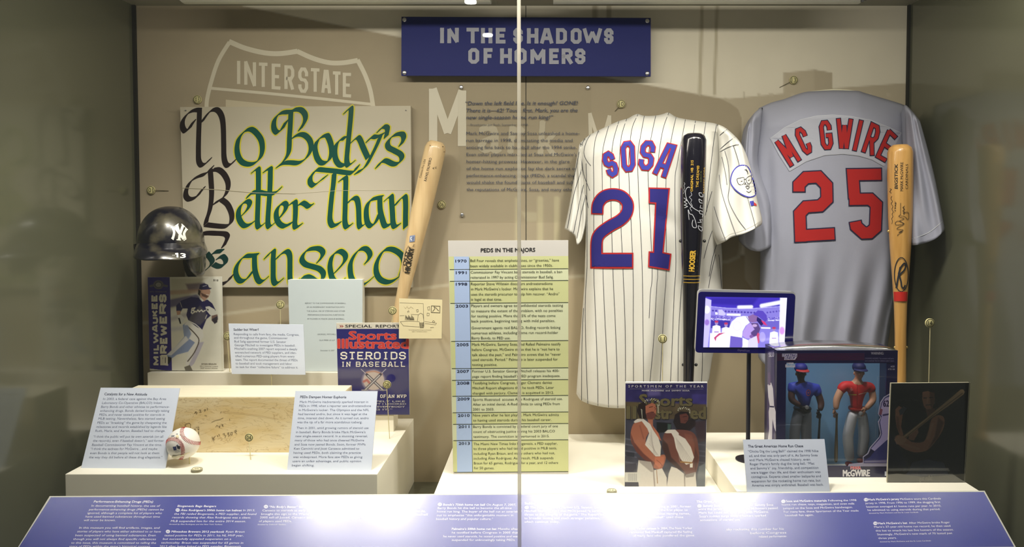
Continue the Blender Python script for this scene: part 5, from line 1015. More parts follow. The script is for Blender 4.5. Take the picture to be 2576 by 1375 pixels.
for L in ([(1418, 598), (1425, 590), (1470, 582), (1476, 600), (1474, 625), (1455, 640), (1430, 632), (1418, 598)], [(1488, 592), (1515, 572), (1530, 570), (1534, 600), (1525, 625), (1500, 625), (1488, 592)], [(1474, 598), (1488, 594)], [(1478, 520), (1498, 528), (1505, 555)], [(1490, 515), (1500, 535)], [(1478, 640), (1485, 620), (1490, 640), (1520, 638)], [(1484, 655), (1500, 650), (1518, 655)], [(1490, 660), (1505, 672), (1516, 660)], [(1492, 688), (1512, 698), (1532, 686)], [(1450, 612), (1462, 608)], [(1506, 605), (1518, 602)]): p.stroke(L, 4.5, lk, 3, up=False)
p.build('sleeve_patch', J, M_fabp, fine=6)
p = Print(SR, .0024).fr(1400, 260, 3.125); p.poly([(1518, 768), (1550, 764), (1556, 800), (1530, 806)], (58, 58, 160)); p.stroke([(1535, 778), (1552, 774)], 5, (230, 228, 222)); p.poly([(1552, 775), (1572, 790), (1574, 806), (1552, 800)], (206, 60, 50)); p.build('maker_tag', J, M_fabp, fine=6)
p = Print(SR, .0012).fr(1400, 260, 3.125); sm = (196, 192, 180)
p.stroke([(1284, 382), (1340, 345), (1420, 318)], 3.4, sm, 4); p.stroke([(1228, 985), (1245, 1035), (1272, 1088)], 2.5, sm, 4); p.stroke([(1262, 1080), (1330, 1050), (1375, 1020), (1480, 990), (1606, 925)], 2.5, sm, 4); p.build('seam', J, M_fabp, fine=8)
p = Print(SJ, .0012); p.stroke([(1452, 985), (1466, 1001), (1506, 1014), (1553, 1019), (1620, 1017)], 1, sm, 4, raw=True); p.build('hem_seam', J, M_fabp, fine=8)
a = Pt(1640, 500, 2.1); b_ = a.copy(); b_[1] = YW - .0005; rod('wall_mount', a, b_, .012, M_rod, J)

# ---------------------------------------------------------------- grey jersey
fr12 = lambda P: [(1840 + x / 2.989, 160 + y / 2.989) for x, y in P]
M_gj = mat('grey jersey knit', (146, 148, 163), .85, bump=.25, bscale=900)
K_ = thing('grey_jersey', 'grey jersey lettered MC GWIRE 25 in red on a torso form', 'jersey', tuple(Pt(2080, 900, 2.02)))
def fold2(u, v):
    low = np.clip((v - .5) / .3, 0, 1); f = .012 * low * np.cos(u * 24 + 1) + .007 * low * np.sin(u * 41 + 4 * v) + .010 * np.exp(-((u - .09) / .04) ** 2) * np.clip((v - .08) * 5, 0, 1)
    return f + .008 * np.exp(-((u - .9) / .04) ** 2) * np.clip((v - .15) * 5, 0, 1)
tor2 = pillow('body', fr12([(205, 335), (300, 292), (400, 265), (480, 235), (560, 212), (650, 205), (760, 200), (880, 202), (955, 205), (1010, 222), (1240, 290), (1320, 320)]),
  [(1908, 893), (1925, 915), (1975, 950), (2060, 975), (2150, 970), (2205, 950), (2228, 905)], fr12([(205, 335), (190, 500), (175, 700), (190, 1000), (215, 1375)]) + [(1912, 700), (1908, 800), (1908, 893)],
  fr12([(1320, 320), (1330, 600), (1345, 900), (1350, 1200), (1340, 1375)]) + [(2270, 700), (2244, 800), (2228, 905)], 2.06, .07, .06, M_gj, K_, nu=84, nv=88, folds=fold2, topk=.09, yslope=.01)
s2r = pillow('sleeve', fr12([(1300, 310), (1322, 318), (1372, 370), (1418, 430)]), fr12([(1330, 1365), (1400, 1362), (1480, 1340), (1545, 1310), (1600, 1255)]), fr12([(1300, 310), (1312, 600), (1318, 900), (1320, 1200), (1330, 1365)]),
  fr12([(1418, 430), (1455, 560), (1492, 700), (1540, 900), (1600, 1210), (1600, 1255)]), 1.955, .05, .05, M_gj, K_, nu=32, nv=44, folds=foldr, topk=.04, p=3, yslope=lambda u, v: .06 * (1 - v) - .05 * u)
s2l = pillow('sleeve', fr12([(110, 510), (150, 400), (200, 345), (235, 330)]), fr12([(62, 1310), (100, 1350), (160, 1400), (220, 1410), (305, 1370)]), fr12([(110, 510), (85, 640), (70, 900), (60, 1150), (62, 1310)]), fr12([(235, 330), (225, 500), (205, 760), (300, 1050), (305, 1370)]),
  2.05, .05, .05, mat('grey jersey knit', ()), K_, nu=32, nv=44, folds=foldr, topk=.04, p=3)
S2 = Hit([tor2], 2.0); R2c, N2c = (158, 20, 20), (24, 20, 54)
w12 = (1840, 160, 2.989)
p = Print(S2, .0008).fr(*w12)
pan = [(292, 562), (400, 480), (520, 420), (640, 392), (760, 384), (900, 395), (1050, 425), (1180, 475), (1280, 522), (1215, 640), (1148, 772), (1060, 722), (960, 692), (840, 678), (700, 688), (560, 735), (437, 808), (360, 690)]
p.poly(pan, (164, 166, 178)); p.stroke(pan[:9], 3, (184, 186, 194)); p.stroke(pan[10:17], 4.5, (116, 118, 132)); p.stroke(pan[10:17], 2, (190, 192, 198)); p.stroke([pan[16], pan[17], pan[0]], 2.4, (130, 132, 144)); p.build('name_panel', K_, M_fabp, fine=8)
letters(K_, S2, w12, [('M', [(447, 757), (505, 718), (398, 545), (343, 588)]), ('C', [(560, 672), (598, 650), (532, 488), (484, 508)]), ('G', [(693, 632), (752, 628), (730, 440), (672, 445)]), ('W', [(812, 630), (880, 632), (897, 430), (806, 426)]), ('I', [(926, 640), (930, 640), (976, 440), (972, 438)]),
  ('R', [(996, 652), (1058, 675), (1108, 482), (1060, 458)]), ('E', [(1102, 695), (1150, 722), (1228, 548), (1186, 508)])], 40, 27, N2c, R2c, .0018)
for path, extra in (([(508, 968), (508, 908), (560, 856), (655, 851), (716, 915), (718, 1020), (668, 1068), (560, 1076), (514, 1125), (522, 1345)], [(476, 1296), (782, 1278)]), ([(1134, 831), (913, 834), (926, 1018)], [(880, 1020), (1045, 1018), (1090, 1060), (1083, 1232), (1040, 1270), (995, 1272), (938, 1222), (930, 1180)])):
    p = Print(S2, .0018).fr(*w12)
    if extra[0][0] == 880: path = path[:]; 
    for wd, c_, e in ((102, N2c, 0), (84, R2c, -8)):
        p.stroke(path, wd, c_, ext=e, up=False)
        p.stroke(extra, wd, c_, ext=e, up=False); p.up(); p.up()
    p.build('number', K_, M_fabp, fine=6)
p = Print(Hit([s2r], 1.95), .001).fr(*w12); p.stroke([(1330, 1325), (1480, 1270), (1585, 1185)], 5, (186, 188, 196), 4); p.stroke([(1308, 400), (1316, 900)], 3, (134, 136, 148)); p.build('seam', K_, M_fabp, fine=8)
p = Print(PlaneY(2.062), .0).fr(*w12); p.poly([(570, 210), (700, 196), (770, 190), (880, 196), (950, 206), (760, 208)], (216, 212, 186)); p.build('collar_lining', K_, M_fabp)
a = Pt(2080, 500, 2.1); b_ = a.copy(); b_[1] = YW - .0005; rod('wall_mount', a, b_, .012, M_rod, K_)

# ---------------------------------------------------------------- bats in front of the jerseys
KN2 = [(0, 9), (.004, 18), (.022, 18.5), (.034, 13)]
T, Sb, o = bat('glossy black bat with gold stamp and silver signature before the pinstriped jersey', (1746, 336), (1727, 1152), 1.90, KN2 + [(.06, 12.6), (.24, 13), (.3, 14), (.4, 16), (.5, 19), (.6, 23.5), (.7, 28), (.8, 30.5), (.9, 31.3), (.98, 31), (.993, 27), (1, 18)], mat('black lacquered bat', (16, 15, 24), .18, coat=.6))
p = Print(Sb, .0005).fr(1700, 330, 5.98); gd, sv = (200, 160, 56), (176, 178, 184)
def tb(t_, x0, y0, x1, y1, h, col, bold=.01, shear=0): p.text(t_, x0, y0, x1, y1, h, col, bold, shear, up=True)
tb('ORIGINAL  HB  21S', 258, 905, 264, 436, 36, gd, .015); tb('THE DREAM®', 342, 845, 356, 515, 38, gd, .01); tb('BURN IT IN', 384, 760, 386, 600, 12, (120, 124, 60)); tb('SAMMY SOSA', 432, 935, 440, 540, 20, gd, 0, .2)
p.stroke([(210, 850), (190, 838), (155, 870), (145, 930), (160, 1010), (200, 1080), (260, 1150), (350, 1205)], 9, sv, 4); p.stroke([(225, 910), (240, 960), (205, 990), (240, 1030), (225, 1070), (250, 1130), (215, 1150), (240, 1200)], 9, (140, 142, 150), 3)
p.stroke([(190, 1180), (210, 1240), (250, 1255), (285, 1320), (310, 1420), (300, 1450), (260, 1440), (245, 1390), (260, 1330)], 9, sv, 4); p.stroke([(185, 1180), (200, 1330)], 8, sv)
p.stroke([(125, 770), (138, 790), (125, 815), (135, 850), (120, 880), (130, 900), (112, 940)], 5, sv, 3); p.stroke([(120, 1000), (165, 1040), (125, 1060), (170, 1090), (125, 1110), (180, 1130), (130, 1150)], 9, sv, 2)
p.stroke([(395, 930), (352, 925), (360, 970), (405, 985), (405, 945)], 9, sv, 4); p.stroke([(400, 1050), (350, 1020), (362, 1070), (405, 1080)], 9, sv, 4); p.stroke([(375, 1110), (365, 1150), (405, 1160)], 8, sv); p.stroke([(410, 1210), (360, 1190), (362, 1235), (405, 1250), (400, 1290)], 9, sv, 4); p.stroke([(405, 1330), (360, 1330), (385, 1370), (330, 1370)], 8, sv); p.stroke([(400, 1450), (340, 1420), (350, 1470), (390, 1500), (400, 1460)], 9, sv, 4)
p.fr(1700, 540, 6.25); tb('HOOSIER', 290, 890, 312, 565, 84, gd, .05); tb('U S A', 340, 880, 344, 560, 8, (80, 74, 50))
for y in (958, 1010, 1062): p.stroke([(118, y), (200, y + 4), (300, y + 5), (384, y)], 9, gd)
p.build('stamp', T, M_gloss)
M_blk = mat('black clip', (18, 18, 20), .4)
for i_, (x, y) in enumerate(((1742, 606), (1735, 917))):
    for s_ in (-1, 1): r_ = (30 if i_ == 0 else 16); sphere('clip', Pt(x + s_ * r_, y, 1.905), .0045, M_blk, T, 12)
rod('mount_post', Pt(1742, 606, 1.93), Pt(1742, 606, 1.96), .004, M_rod, T)
T, Sb, o = bat('amber wooden bat with a red ring and black stamps before the grey jersey', (2264.5, 364), (2266, 1112), 1.925, KN2 + [(.06, 12.2), (.2, 12.8), (.38, 13.6), (.47, 15.5), (.56, 19.5), (.66, 24.5), (.76, 28), (.88, 29.8), (.975, 29.4), (.99, 26), (1, 17)], wood('amber bat wood', (204, 158, 90), (184, 138, 72)))
p = Print(Sb, .0004).fr(2225, 355, 5.288); bk = (36, 32, 26)
def tb(t_, x0, y0, x1, y1, h, col=bk, bold=.01, shear=0): p.text(t_, x0, y0, x1, y1, h, col, bold, shear, up=True)
tb('BIGSTICK', 176, 634, 176, 305, 40, bold=.05, shear=.15); tb('MARK McGWIRE', 248, 662, 250, 278, 38); tb('CARDINALS', 312, 636, 314, 302, 32, (80, 66, 44), 0)
p.stroke([(98, 1100), (105, 1060), (95, 1030), (112, 1000), (100, 970), (115, 940), (98, 900), (112, 870), (90, 830), (105, 800), (85, 760), (100, 730)], 6, bk, 3); p.stroke([(92, 690), (70, 670), (92, 640), (70, 632)], 6, bk, 3); tb('’1998’', 152, 950, 158, 800, 20, bold=.02)
p.stroke([(215, 820), (215, 975)], 6, bk); p.stroke([(215, 975), (190, 1000), (262, 1030), (200, 1060), (265, 1095), (200, 1110), (150, 1110), (145, 1080), (180, 1060), (230, 1075), (250, 1110), (180, 1145), (170, 1170), (250, 1180), (190, 1210), (240, 1200), (180, 1240), (178, 1260)], 6, bk, 3)
p.stroke([(220, 990), (270, 1000), (310, 1040), (325, 1010), (318, 950), (280, 945), (255, 975)], 6, bk, 3); p.stroke([(245, 960), (268, 945), (245, 925), (268, 905), (245, 880), (268, 860)], 8, bk)
p.fr(2180, 340, 2.15)
p.stroke([(188 + 38 * math.cos(t), 753 + 92 * math.sin(t)) for t in np.linspace(0, 6.283, 37)[:-1]], 4.6, (30, 36, 46), closed=True)
p.stroke([(172, 750), (184, 715), (204, 692), (212, 704), (204, 728), (184, 748), (178, 756), (186, 790), (190, 818), (200, 826), (210, 810)], 8, (30, 36, 46), 4); p.stroke([(160, 826), (168, 780), (182, 712)], 9, (30, 36, 46))
rr = [(148, 848), (218, 848), (217, 897), (149, 897)]; p.poly([(146, 846), (222, 846), (220, 897), (148, 897)], (190, 36, 30)); p.build('stamp', T, M_print)
M_brs = mat('brass pin', (220, 190, 120), .3, metal=.8)
for (x, y, r_) in ((2264, 581, 28.5), (2266, 873, 14.5)):
    for s_ in (-1, 1): sphere('clip', Pt(x + s_ * r_, y, 1.93), .0038, M_brs, T, 12)
rod('mount_post', Pt(2264, 581, 1.95), Pt(2264, 581, 1.985), .004, M_rod, T)

# ---------------------------------------------------------------- tablet screen on a pole
yk = 1.74; Sf = PlaneY(yk)
def rrect(q, r, n=6):
    q = np.array(q, float); out = []
    for i in range(4):
        a, b_, c_ = q[i - 1], q[i], q[(i + 1) % 4]; d1 = (a - b_) / np.linalg.norm(a - b_) * r; d2 = (c_ - b_) / np.linalg.norm(c_ - b_) * r
        for k_ in range(n + 1): t = k_ / n; out.append(b_ + d1 * (1 - t) ** 2 + d2 * t ** 2)
    return out
def prism(name, Sf, out, t0, t1, m, par):
    o_ = np.array(out); A = Sf(o_[:, 0], o_[:, 1], t0); B_ = A.copy(); B_[:, 1] += t1; n = len(A)
    return mk(name, np.concatenate([A, B_]), [tuple(range(n))[::-1], tuple(range(n, 2 * n))] + [(i, (i + 1) % n, n + (i + 1) % n, n + i) for i in range(n)], m, par)
T = thing('tablet_display', 'lit screen in a black frame on a pole showing players at a ballpark', 'screen', tuple(onZ(1873, 1175, ZR)))
prism('silver_shell', Sf, rrect([(1757, 727), (2002, 733), (1994, 889), (1749, 886)], 12), 0, .014, mat('silver tablet shell', (206, 206, 206), .3, metal=.6), T)
prism('bezel', Sf, rrect([(1757, 733), (2001, 738), (1993, 889), (1749, 886.5)], 10), .002, .0018, mat('glare tinted black bezel', (14, 8, 84), .15, coat=.5), T)  # black bezel, with the blue-violet lens glare put into its base colour
SQ = [(1775, 746), (1980, 748.5), (1973, 873.5), (1769, 873)]
cv = Canvas(Sf, SQ, 1.0, (150, 140, 245)); cv.fr(1700, 700, 6.25)
cv.poly([(460, 280), (1760, 280), (1760, 480), (460, 460)], (70, 50, 205), 6); cv.poly([(560, 310), (1300, 300), (1200, 430), (560, 400)], (52, 34, 176), 40)
cv.poly([(540, 440), (900, 470), (1300, 470), (1700, 430), (1700, 620), (540, 600)], (150, 138, 240), 4)
cv.line([(550, 440), (800, 465), (1200, 472), (1640, 440)], 8, (190, 185, 250), 4)
for i in range(16): x = 585 + i * 50; cv.ell(x, 505 + (i * 2.6 if i < 14 else 36), 17, 15, (84, 66, 186), 4)
for i in range(5): cv.ell(1440 + i * 48, 535 - i * 6, 15, 14, (100, 84, 200), 5)
cv.poly([(620, 530), (660, 535), (660, 570), (620, 565)], (240, 240, 255), 3); cv.poly([(670, 490), (730, 490), (790, 560), (760, 585), (670, 575)], (196, 190, 250), 5); cv.poly([(800, 550), (1020, 555), (1020, 590), (800, 582)], (236, 234, 255), 4)
cv.line([(560, 600), (880, 620)], 40, (120, 104, 220), 10); cv.line([(560, 628), (850, 650)], 9, (250, 250, 255), 3); cv.line([(1430, 630), (1640, 625)], 30, (120, 104, 220), 8); cv.line([(1430, 665), (1640, 655)], 9, (246, 246, 255), 3)
cv.poly([(550, 650), (860, 665), (840, 780), (550, 780)], (66, 52, 176), 8); cv.poly([(1340, 670), (1640, 665), (1640, 800), (1340, 790)], (120, 108, 220), 10); cv.line([(1350, 775), (1480, 780)], 22, (250, 250, 255), 6)
for i in range(90): x = 560 + RNG.random() * 300; cv.ell(x, 600 + RNG.random() * 60, 5, 5, (200, 190, 250) if i % 2 else (90, 70, 190), 3)
for i in range(60): x = 1420 + RNG.random() * 220; cv.ell(x, 610 + RNG.random() * 60, 5, 5, (210, 205, 250) if i % 2 else (90, 76, 200), 3)
W1, W2 = (245, 243, 255), (214, 208, 252)
for x, y in ((640, 690), (790, 720), (1545, 790)):
    cv.poly([(x - 60, y + 60), (x, y + 40), (x + 60, y + 60), (x + 75, y + 420), (x - 90, y + 420)], W1, 8); cv.ell(x, y + 10, 26, 32, (176, 150, 214), 5); cv.ell(x, y - 12, 30, 18, (206, 60, 110), 5); cv.line([(x - 30, y + 150), (x + 30, y + 150)], 16, (170, 130, 220), 6)
cv.poly([(450, 300), (560, 340), (545, 700), (500, 1090), (430, 1090)], (196, 188, 255), 12); cv.ell(490, 490, 45, 60, (250, 250, 255), 20); cv.ell(490, 690, 40, 50, (170, 130, 230), 20)
cv.poly([(1640, 300), (1755, 300), (1735, 1090), (1620, 1090)], (232, 228, 255), 14); cv.ell(1670, 820, 40, 60, (212, 150, 226), 20)
cv.line([(990, 450), (1190, 445)], 46, W1, 24); cv.line([(1350, 430), (1640, 375)], 56, W1, 26)
cv.poly([(540, 860), (700, 850), (640, 1090), (530, 1090)], W1, 8)
cv.poly([(600, 920), (700, 850), (830, 850), (1030, 920), (1050, 1090), (570, 1090), (640, 1000)], W1, 6); cv.poly([(600, 930), (680, 860), (780, 850), (690, 890), (640, 930), (625, 990)], (214, 70, 130), 5)
cv.poly([(860, 900), (1030, 910), (1060, 1000), (1040, 1090), (845, 1090)], (124, 106, 216), 6)
cv.poly([(820, 820), (880, 680), (960, 610), (1060, 590), (1130, 595), (1170, 690), (1100, 740), (1050, 830), (1040, 930), (850, 900), (780, 880)], W1, 5); cv.ell(965, 745, 70, 80, (230, 226, 246), 4); cv.ell(965, 745, 52, 62, W1, 5); cv.line([(1110, 600), (1175, 700)], 10, (120, 110, 200), 3)
cv.poly([(1130, 600), (1220, 560), (1290, 590), (1280, 680), (1200, 690), (1160, 680)], (150, 110, 178), 6); cv.poly([(1220, 570), (1290, 500), (1370, 510), (1430, 580), (1440, 660), (1400, 680), (1300, 600)], (96, 74, 206), 5); cv.poly([(1280, 600), (1340, 640), (1400, 700), (1340, 745), (1270, 660)], (40, 24, 110), 4); cv.poly([(1340, 655), (1400, 680), (1440, 745), (1380, 720)], (232, 60, 130), 3)
cv.poly([(1060, 830), (1120, 730), (1200, 690), (1290, 700), (1330, 790), (1290, 900), (1200, 950), (1100, 940), (1045, 900)], (178, 150, 226), 6); cv.poly([(1180, 700), (1290, 700), (1330, 790), (1290, 900), (1200, 920), (1180, 850), (1240, 800)], (96, 70, 140), 8); cv.ell(1190, 910, 30, 26, (140, 100, 180), 4); cv.ell(1240, 740, 40, 24, (190, 160, 210), 10)
cv.poly([(1290, 850), (1330, 880), (1310, 1020), (1270, 1010), (1260, 920)], (226, 80, 130), 6); cv.poly([(1150, 960), (1270, 900), (1290, 1000), (1290, 1090), (1080, 1090)], W2, 8); cv.ell(1360, 920, 50, 80, (170, 160, 230), 14)
cv.poly([(1050, 930), (1140, 970), (1130, 1090), (1050, 1090)], W1, 5)
cv.C = cv.C * np.where(cv.C.mean(-1, keepdims=True) > .5, 1.3, 1.0); cv.hdr = 1
cv.build('screen_picture', T, printmat('lit screen', .2, emit=.95), off=.0035)
p = Print(Sf, .0045).fr(1700, 700, 6.25); p.text('DynaScan', 975, 1140, 1160, 1148, 30, (96, 84, 130), 0); p.build('bezel_name', T, M_print)
ft = onZ(1873, 1175, ZR); tp = Pt(1884, 880, yk + .012); ft[1] = tp[1]; ft[0] = tp[0]; ft[2] = H + ZR
lathe('pole', ft, tp, [(0, .0052), (1, .0052)], mat('black pole', (12, 10, 30), .4), T, 16); lathe('pole_base', ft, ft + (0, 0, .004), [(0, .03), (.7, .03), (1, .027)], MATS['black pole'], T, 28)

# ---------------------------------------------------------------- magazine with two men in togas
yk = float(onZ(1673, 1223, ZC)[1]); Sf = PlaneY(yk); MQ = [(1573.5, 964), (1779, 963), (1773.5, 1223), (1571.5, 1224)]
T = thing('magazine', 'magazine headed SPORTSMEN OF THE YEAR with two people in white togas', 'magazine', tuple(Pt(1673, 1224, yk)))
slab('page_block', Sf, [(1573.5, 960.5), (1779.5, 961), (1774, 1223), (1571.5, 1224)], .005, mat('bright page edge', (240, 238, 230), .6), T)
cv = Canvas(Sf, MQ, 1.0, (52, 48, 88)); cv.fr(1540, 940, 4.297)
cv.poly([(140, 100), (1030, 100), (1030, 250), (140, 300)], (46, 40, 92), 20); cv.poly([(380, 160), (520, 160), (520, 230), (380, 240)], (86, 78, 130), 30); cv.poly([(860, 220), (1030, 220), (1030, 330), (860, 320)], (60, 52, 118), 20)
cv.poly([(140, 300), (1020, 330), (1015, 490), (140, 490)], (86, 74, 56), 14); cv.poly([(140, 490), (1015, 490), (1005, 1220), (135, 1220)], (58, 58, 72), 8)
cv.noise(.25, 14); cv.poly([(480, 520), (640, 530), (640, 620), (480, 640)], (22, 22, 24), 12); cv.poly([(600, 540), (640, 545), (630, 600), (600, 600)], (60, 80, 74), 8)
for y in (700, 760, 830, 880, 950): cv.line([(145, y), (260, y + 20)], 14, (96, 98, 114), 8, .7); cv.line([(930, y), (1010, y + 10)], 12, (84, 86, 98), 8, .6)
cv.poly([(150, 840), (240, 850), (240, 900), (150, 890)], (40, 42, 56), 8); cv.poly([(880, 520), (1010, 500), (1010, 720), (930, 740)], (56, 42, 50), 20); cv.poly([(140, 980), (260, 960), (260, 1060), (140, 1060)], (36, 34, 56), 14); cv.poly([(940, 1000), (1010, 960), (1005, 1220), (900, 1220)], (98, 104, 112), 14)
cv.poly([(160, 320), (300, 310), (300, 490), (160, 490)], (96, 84, 52), 6, .5)
s1, s1d = (160, 98, 76), (100, 54, 48); s2c, s2d = (104, 62, 54), (60, 36, 36); to, tod = (208, 202, 194), (158, 148, 144)
cv.poly([(285, 330), (360, 300), (380, 480), (300, 480), (270, 400)], (36, 26, 26), 8)
cv.poly([(370, 340), (440, 320), (475, 370), (475, 440), (440, 500), (440, 560), (520, 700), (530, 720), (420, 640), (380, 480), (365, 400)], s1, 4); cv.poly([(370, 420), (440, 410), (470, 450), (430, 485), (360, 480)], s1d, 8); cv.line([(395, 360), (440, 352)], 8, (90, 46, 40), 4); cv.line([(430, 400), (455, 402)], 6, (110, 50, 46), 3)
cv.poly([(230, 540), (300, 500), (380, 540), (410, 600), (360, 730), (460, 880), (560, 870), (578, 920), (540, 1020), (500, 1030), (440, 1010), (380, 930), (270, 800), (210, 740), (200, 640)], s1, 4, smooth=3)
cv.poly([(200, 640), (240, 740), (340, 860), (460, 960), (440, 1010), (370, 950), (260, 840), (205, 740)], s1d, 12); cv.poly([(440, 560), (500, 640), (530, 720), (500, 700)], (180, 106, 80), 5); cv.line([(300, 560), (340, 700)], 12, s1d, 12, .5); cv.poly([(460, 900), (560, 890), (560, 960), (510, 1020), (460, 970)], (184, 110, 84), 6); cv.line([(480, 930), (520, 960), (540, 990)], 4, s1d, 3)
cv.poly([(232, 520), (260, 488), (330, 480), (410, 540), (440, 600), (500, 690), (528, 780), (520, 890), (470, 890), (355, 765), (400, 640), (380, 590), (320, 510), (250, 530)], to, 3)
for i in range(6): cv.line([(420 - i * 4, 600 + i * 30), (450 + i * 10, 880)], 5, tod, 4, .6)
cv.poly([(285, 930), (420, 950), (450, 1040), (540, 1020), (590, 1120), (590, 1220), (290, 1220), (270, 1060)], to, 4); cv.line([(440, 950), (460, 1220)], 14, (110, 90, 84), 8, .7); cv.line([(480, 1040), (490, 1180)], 8, (150, 110, 60), 4); cv.poly([(270, 900), (430, 950), (440, 1060), (420, 1060), (300, 960)], (70, 44, 44), 10, .5)
cv.poly([(690, 440), (830, 420), (835, 500), (900, 500), (900, 560), (840, 610), (700, 600), (660, 520)], (38, 28, 30), 8); cv.poly([(720, 440), (800, 430), (830, 480), (800, 530), (730, 530)], (88, 42, 42), 10); cv.line([(760, 470), (810, 465)], 7, (120, 66, 60), 4)
cv.poly([(560, 650), (620, 620), (720, 600), (850, 620), (910, 680), (930, 780), (940, 920), (900, 1080), (860, 1090), (790, 1080), (700, 960), (600, 900), (545, 780)], s2c, 4, smooth=3); cv.poly([(545, 700), (600, 760), (640, 900), (700, 960), (790, 1060), (700, 1020), (590, 920), (540, 800)], s2d, 12); cv.poly([(780, 640), (860, 660), (890, 760), (880, 900), (800, 760)], (122, 74, 62), 16); cv.poly([(900, 800), (935, 900), (900, 1060), (880, 940)], s2d, 10, .6)
cv.poly([(565, 635), (600, 604), (680, 600), (720, 640), (720, 660), (790, 700), (850, 790), (885, 900), (860, 960), (800, 980), (740, 920), (690, 800), (668, 690), (640, 640), (590, 640)], to, 3)
for i in range(7): cv.line([(690 + i * 8, 690 + i * 10), (730 + i * 22, 940)], 5, tod, 4, .6)
cv.line([(740, 950), (860, 960)], 16, (150, 110, 60), 5); cv.poly([(840, 970), (872, 965), (868, 1010), (840, 1010)], (214, 210, 200), 3)
cv.poly([(640, 1000), (700, 1020), (780, 1080), (790, 1220), (590, 1220), (610, 1080)], to, 4); cv.poly([(790, 1090), (900, 1060), (912, 1220), (780, 1220)], to, 4); cv.line([(780, 1060), (785, 1220)], 12, (110, 96, 90), 8, .7); cv.poly([(780, 1090), (900, 1060), (880, 1110), (800, 1120)], s2d, 8, .7)
cv.line([(270, 1075), (1000, 1090)], 60, (190, 190, 190), 50, .15)
cv.poly([(140, 1062), (305, 1062), (303, 1168), (137, 1168)], (206, 204, 196), 2)
for i in range(9): cv.line([(176 + i * 11, 1076), (176 + i * 11, 1155)], 4, (110, 110, 120), 2)
cv.noise(.03, 3); cv.build('cover_picture', T, M_gloss)
p = Print(Sf, .0008).fr(1540, 940, 4.297); wl = (214, 210, 214)
p.text('S P O R T S M E N   O F   T H E   Y E A R', 175, 146, 988, 146, 25, wl, .012); p.stroke([(190, 161), (985, 163)], 2, (150, 150, 170)); p.text('MARK McGWIRE  and  SAMMY SOSA', 322, 187, 836, 187, 14, wl, .02)
for col_, bo, dd in (((44, 40, 44), .085, 3), ((98, 90, 62), .05, 0)):
    p.text('S', 295 + dd, 340 + dd, 372 + dd, 341 + dd, 118, col_, bo, up=True); p.text('p', 425 + dd, 340 + dd, 508 + dd, 341 + dd, 112, col_, bo, up=True); p.text('orts', 520 + dd, 342 + dd, 862 + dd, 343 + dd, 112, col_, bo, up=True); p.text('Il', 160 + dd, 480 + dd, 255 + dd, 480 + dd, 128, col_, bo, up=True); p.text('str', 470 + dd, 483 + dd, 640 + dd, 483 + dd, 118, col_, bo, up=True); p.text('ed', 850 + dd, 483 + dd, 1008 + dd, 483 + dd, 128, col_, bo, up=True)
p.poly([(285, 330), (360, 292), (380, 480), (300, 480), (270, 400)], (36, 26, 26)); p.poly([(360, 345), (430, 312), (462, 325), (478, 370), (472, 440), (440, 484), (380, 480), (362, 420)], s1); p.poly([(368, 425), (430, 405), (470, 430), (470, 452), (436, 484), (372, 480)], s1d)
p.stroke([(398, 362), (440, 352)], 8, (90, 46, 40)); p.stroke([(455, 360), (472, 375), (460, 392)], 5, s1d); p.stroke([(425, 412), (455, 410)], 5, (70, 30, 28))
p.poly([(680, 440), (740, 405), (825, 412), (845, 480), (880, 500), (860, 560), (800, 590), (700, 590), (662, 520)], (34, 25, 27)); p.poly([(728, 440), (800, 425), (826, 455), (820, 500), (790, 535), (740, 530)], (92, 52, 46)); p.stroke([(762, 465), (808, 458)], 6, (44, 24, 24)); p.stroke([(775, 508), (812, 504)], 5, (52, 24, 24))
for cx_, cy__, rx_ in ((430, 310, 75), (775, 395, 60)):
    for i in range(20): t = math.pi * (1.02 + i / 19 * (1.05)); x = cx_ + rx_ * math.cos(t); y = cy__ + rx_ * .45 * math.sin(t) + (i % 2) * 12; p.stroke([(x, y), (x + 13 * math.cos(t + .7), y + 17 * math.sin(t + .6))], 6.5, (196, 196, 176) if i % 3 else (120, 116, 92), up=False)
for i in range(7): p.stroke([(310 + i * 2, 380 + i * 14), (326, 392 + i * 14)], 6, (186, 186, 168), up=False); p.stroke([(485 + i, 330 + i * 14), (505, 345 + i * 13)], 6, (190, 188, 166), up=False)
p.build('cover_lettering', T, M_gloss)

# ---------------------------------------------------------------- dark poster in a clear sleeve
yk = 1.602; Sf = PlaneY(yk); PQ = [(2241, 963), (2438, 961.5), (2424.5, 1220), (2231, 1221)]
T = thing('framed_advertisement', 'dark framed print of a person in a black vest holding a bat, right end', 'poster', tuple(Pt(2330, 1221, yk)))
slab('backing', Sf, PQ, .004, mat('cream poster edge', (206, 200, 172), .6), T)
cv = Canvas(Sf, [(2242.5, 964), (2438, 962), (2424.3, 1219.5), (2232.5, 1220)], 1.0, (20, 19, 22)); cv.fr(1880, 840, 3.437)
cv.noise(.2, 20); k1, k2_, k3 = (226, 160, 124), (146, 96, 72), (246, 190, 150)
cv.poly([(1420, 1110), (1560, 1080), (1700, 1110), (1740, 1210), (1340, 1240), (1400, 1180)], (64, 72, 100), 14); cv.poly([(1340, 1310), (1440, 1100), (1500, 1090), (1480, 1200), (1440, 1310)], (70, 76, 96), 20, .7)
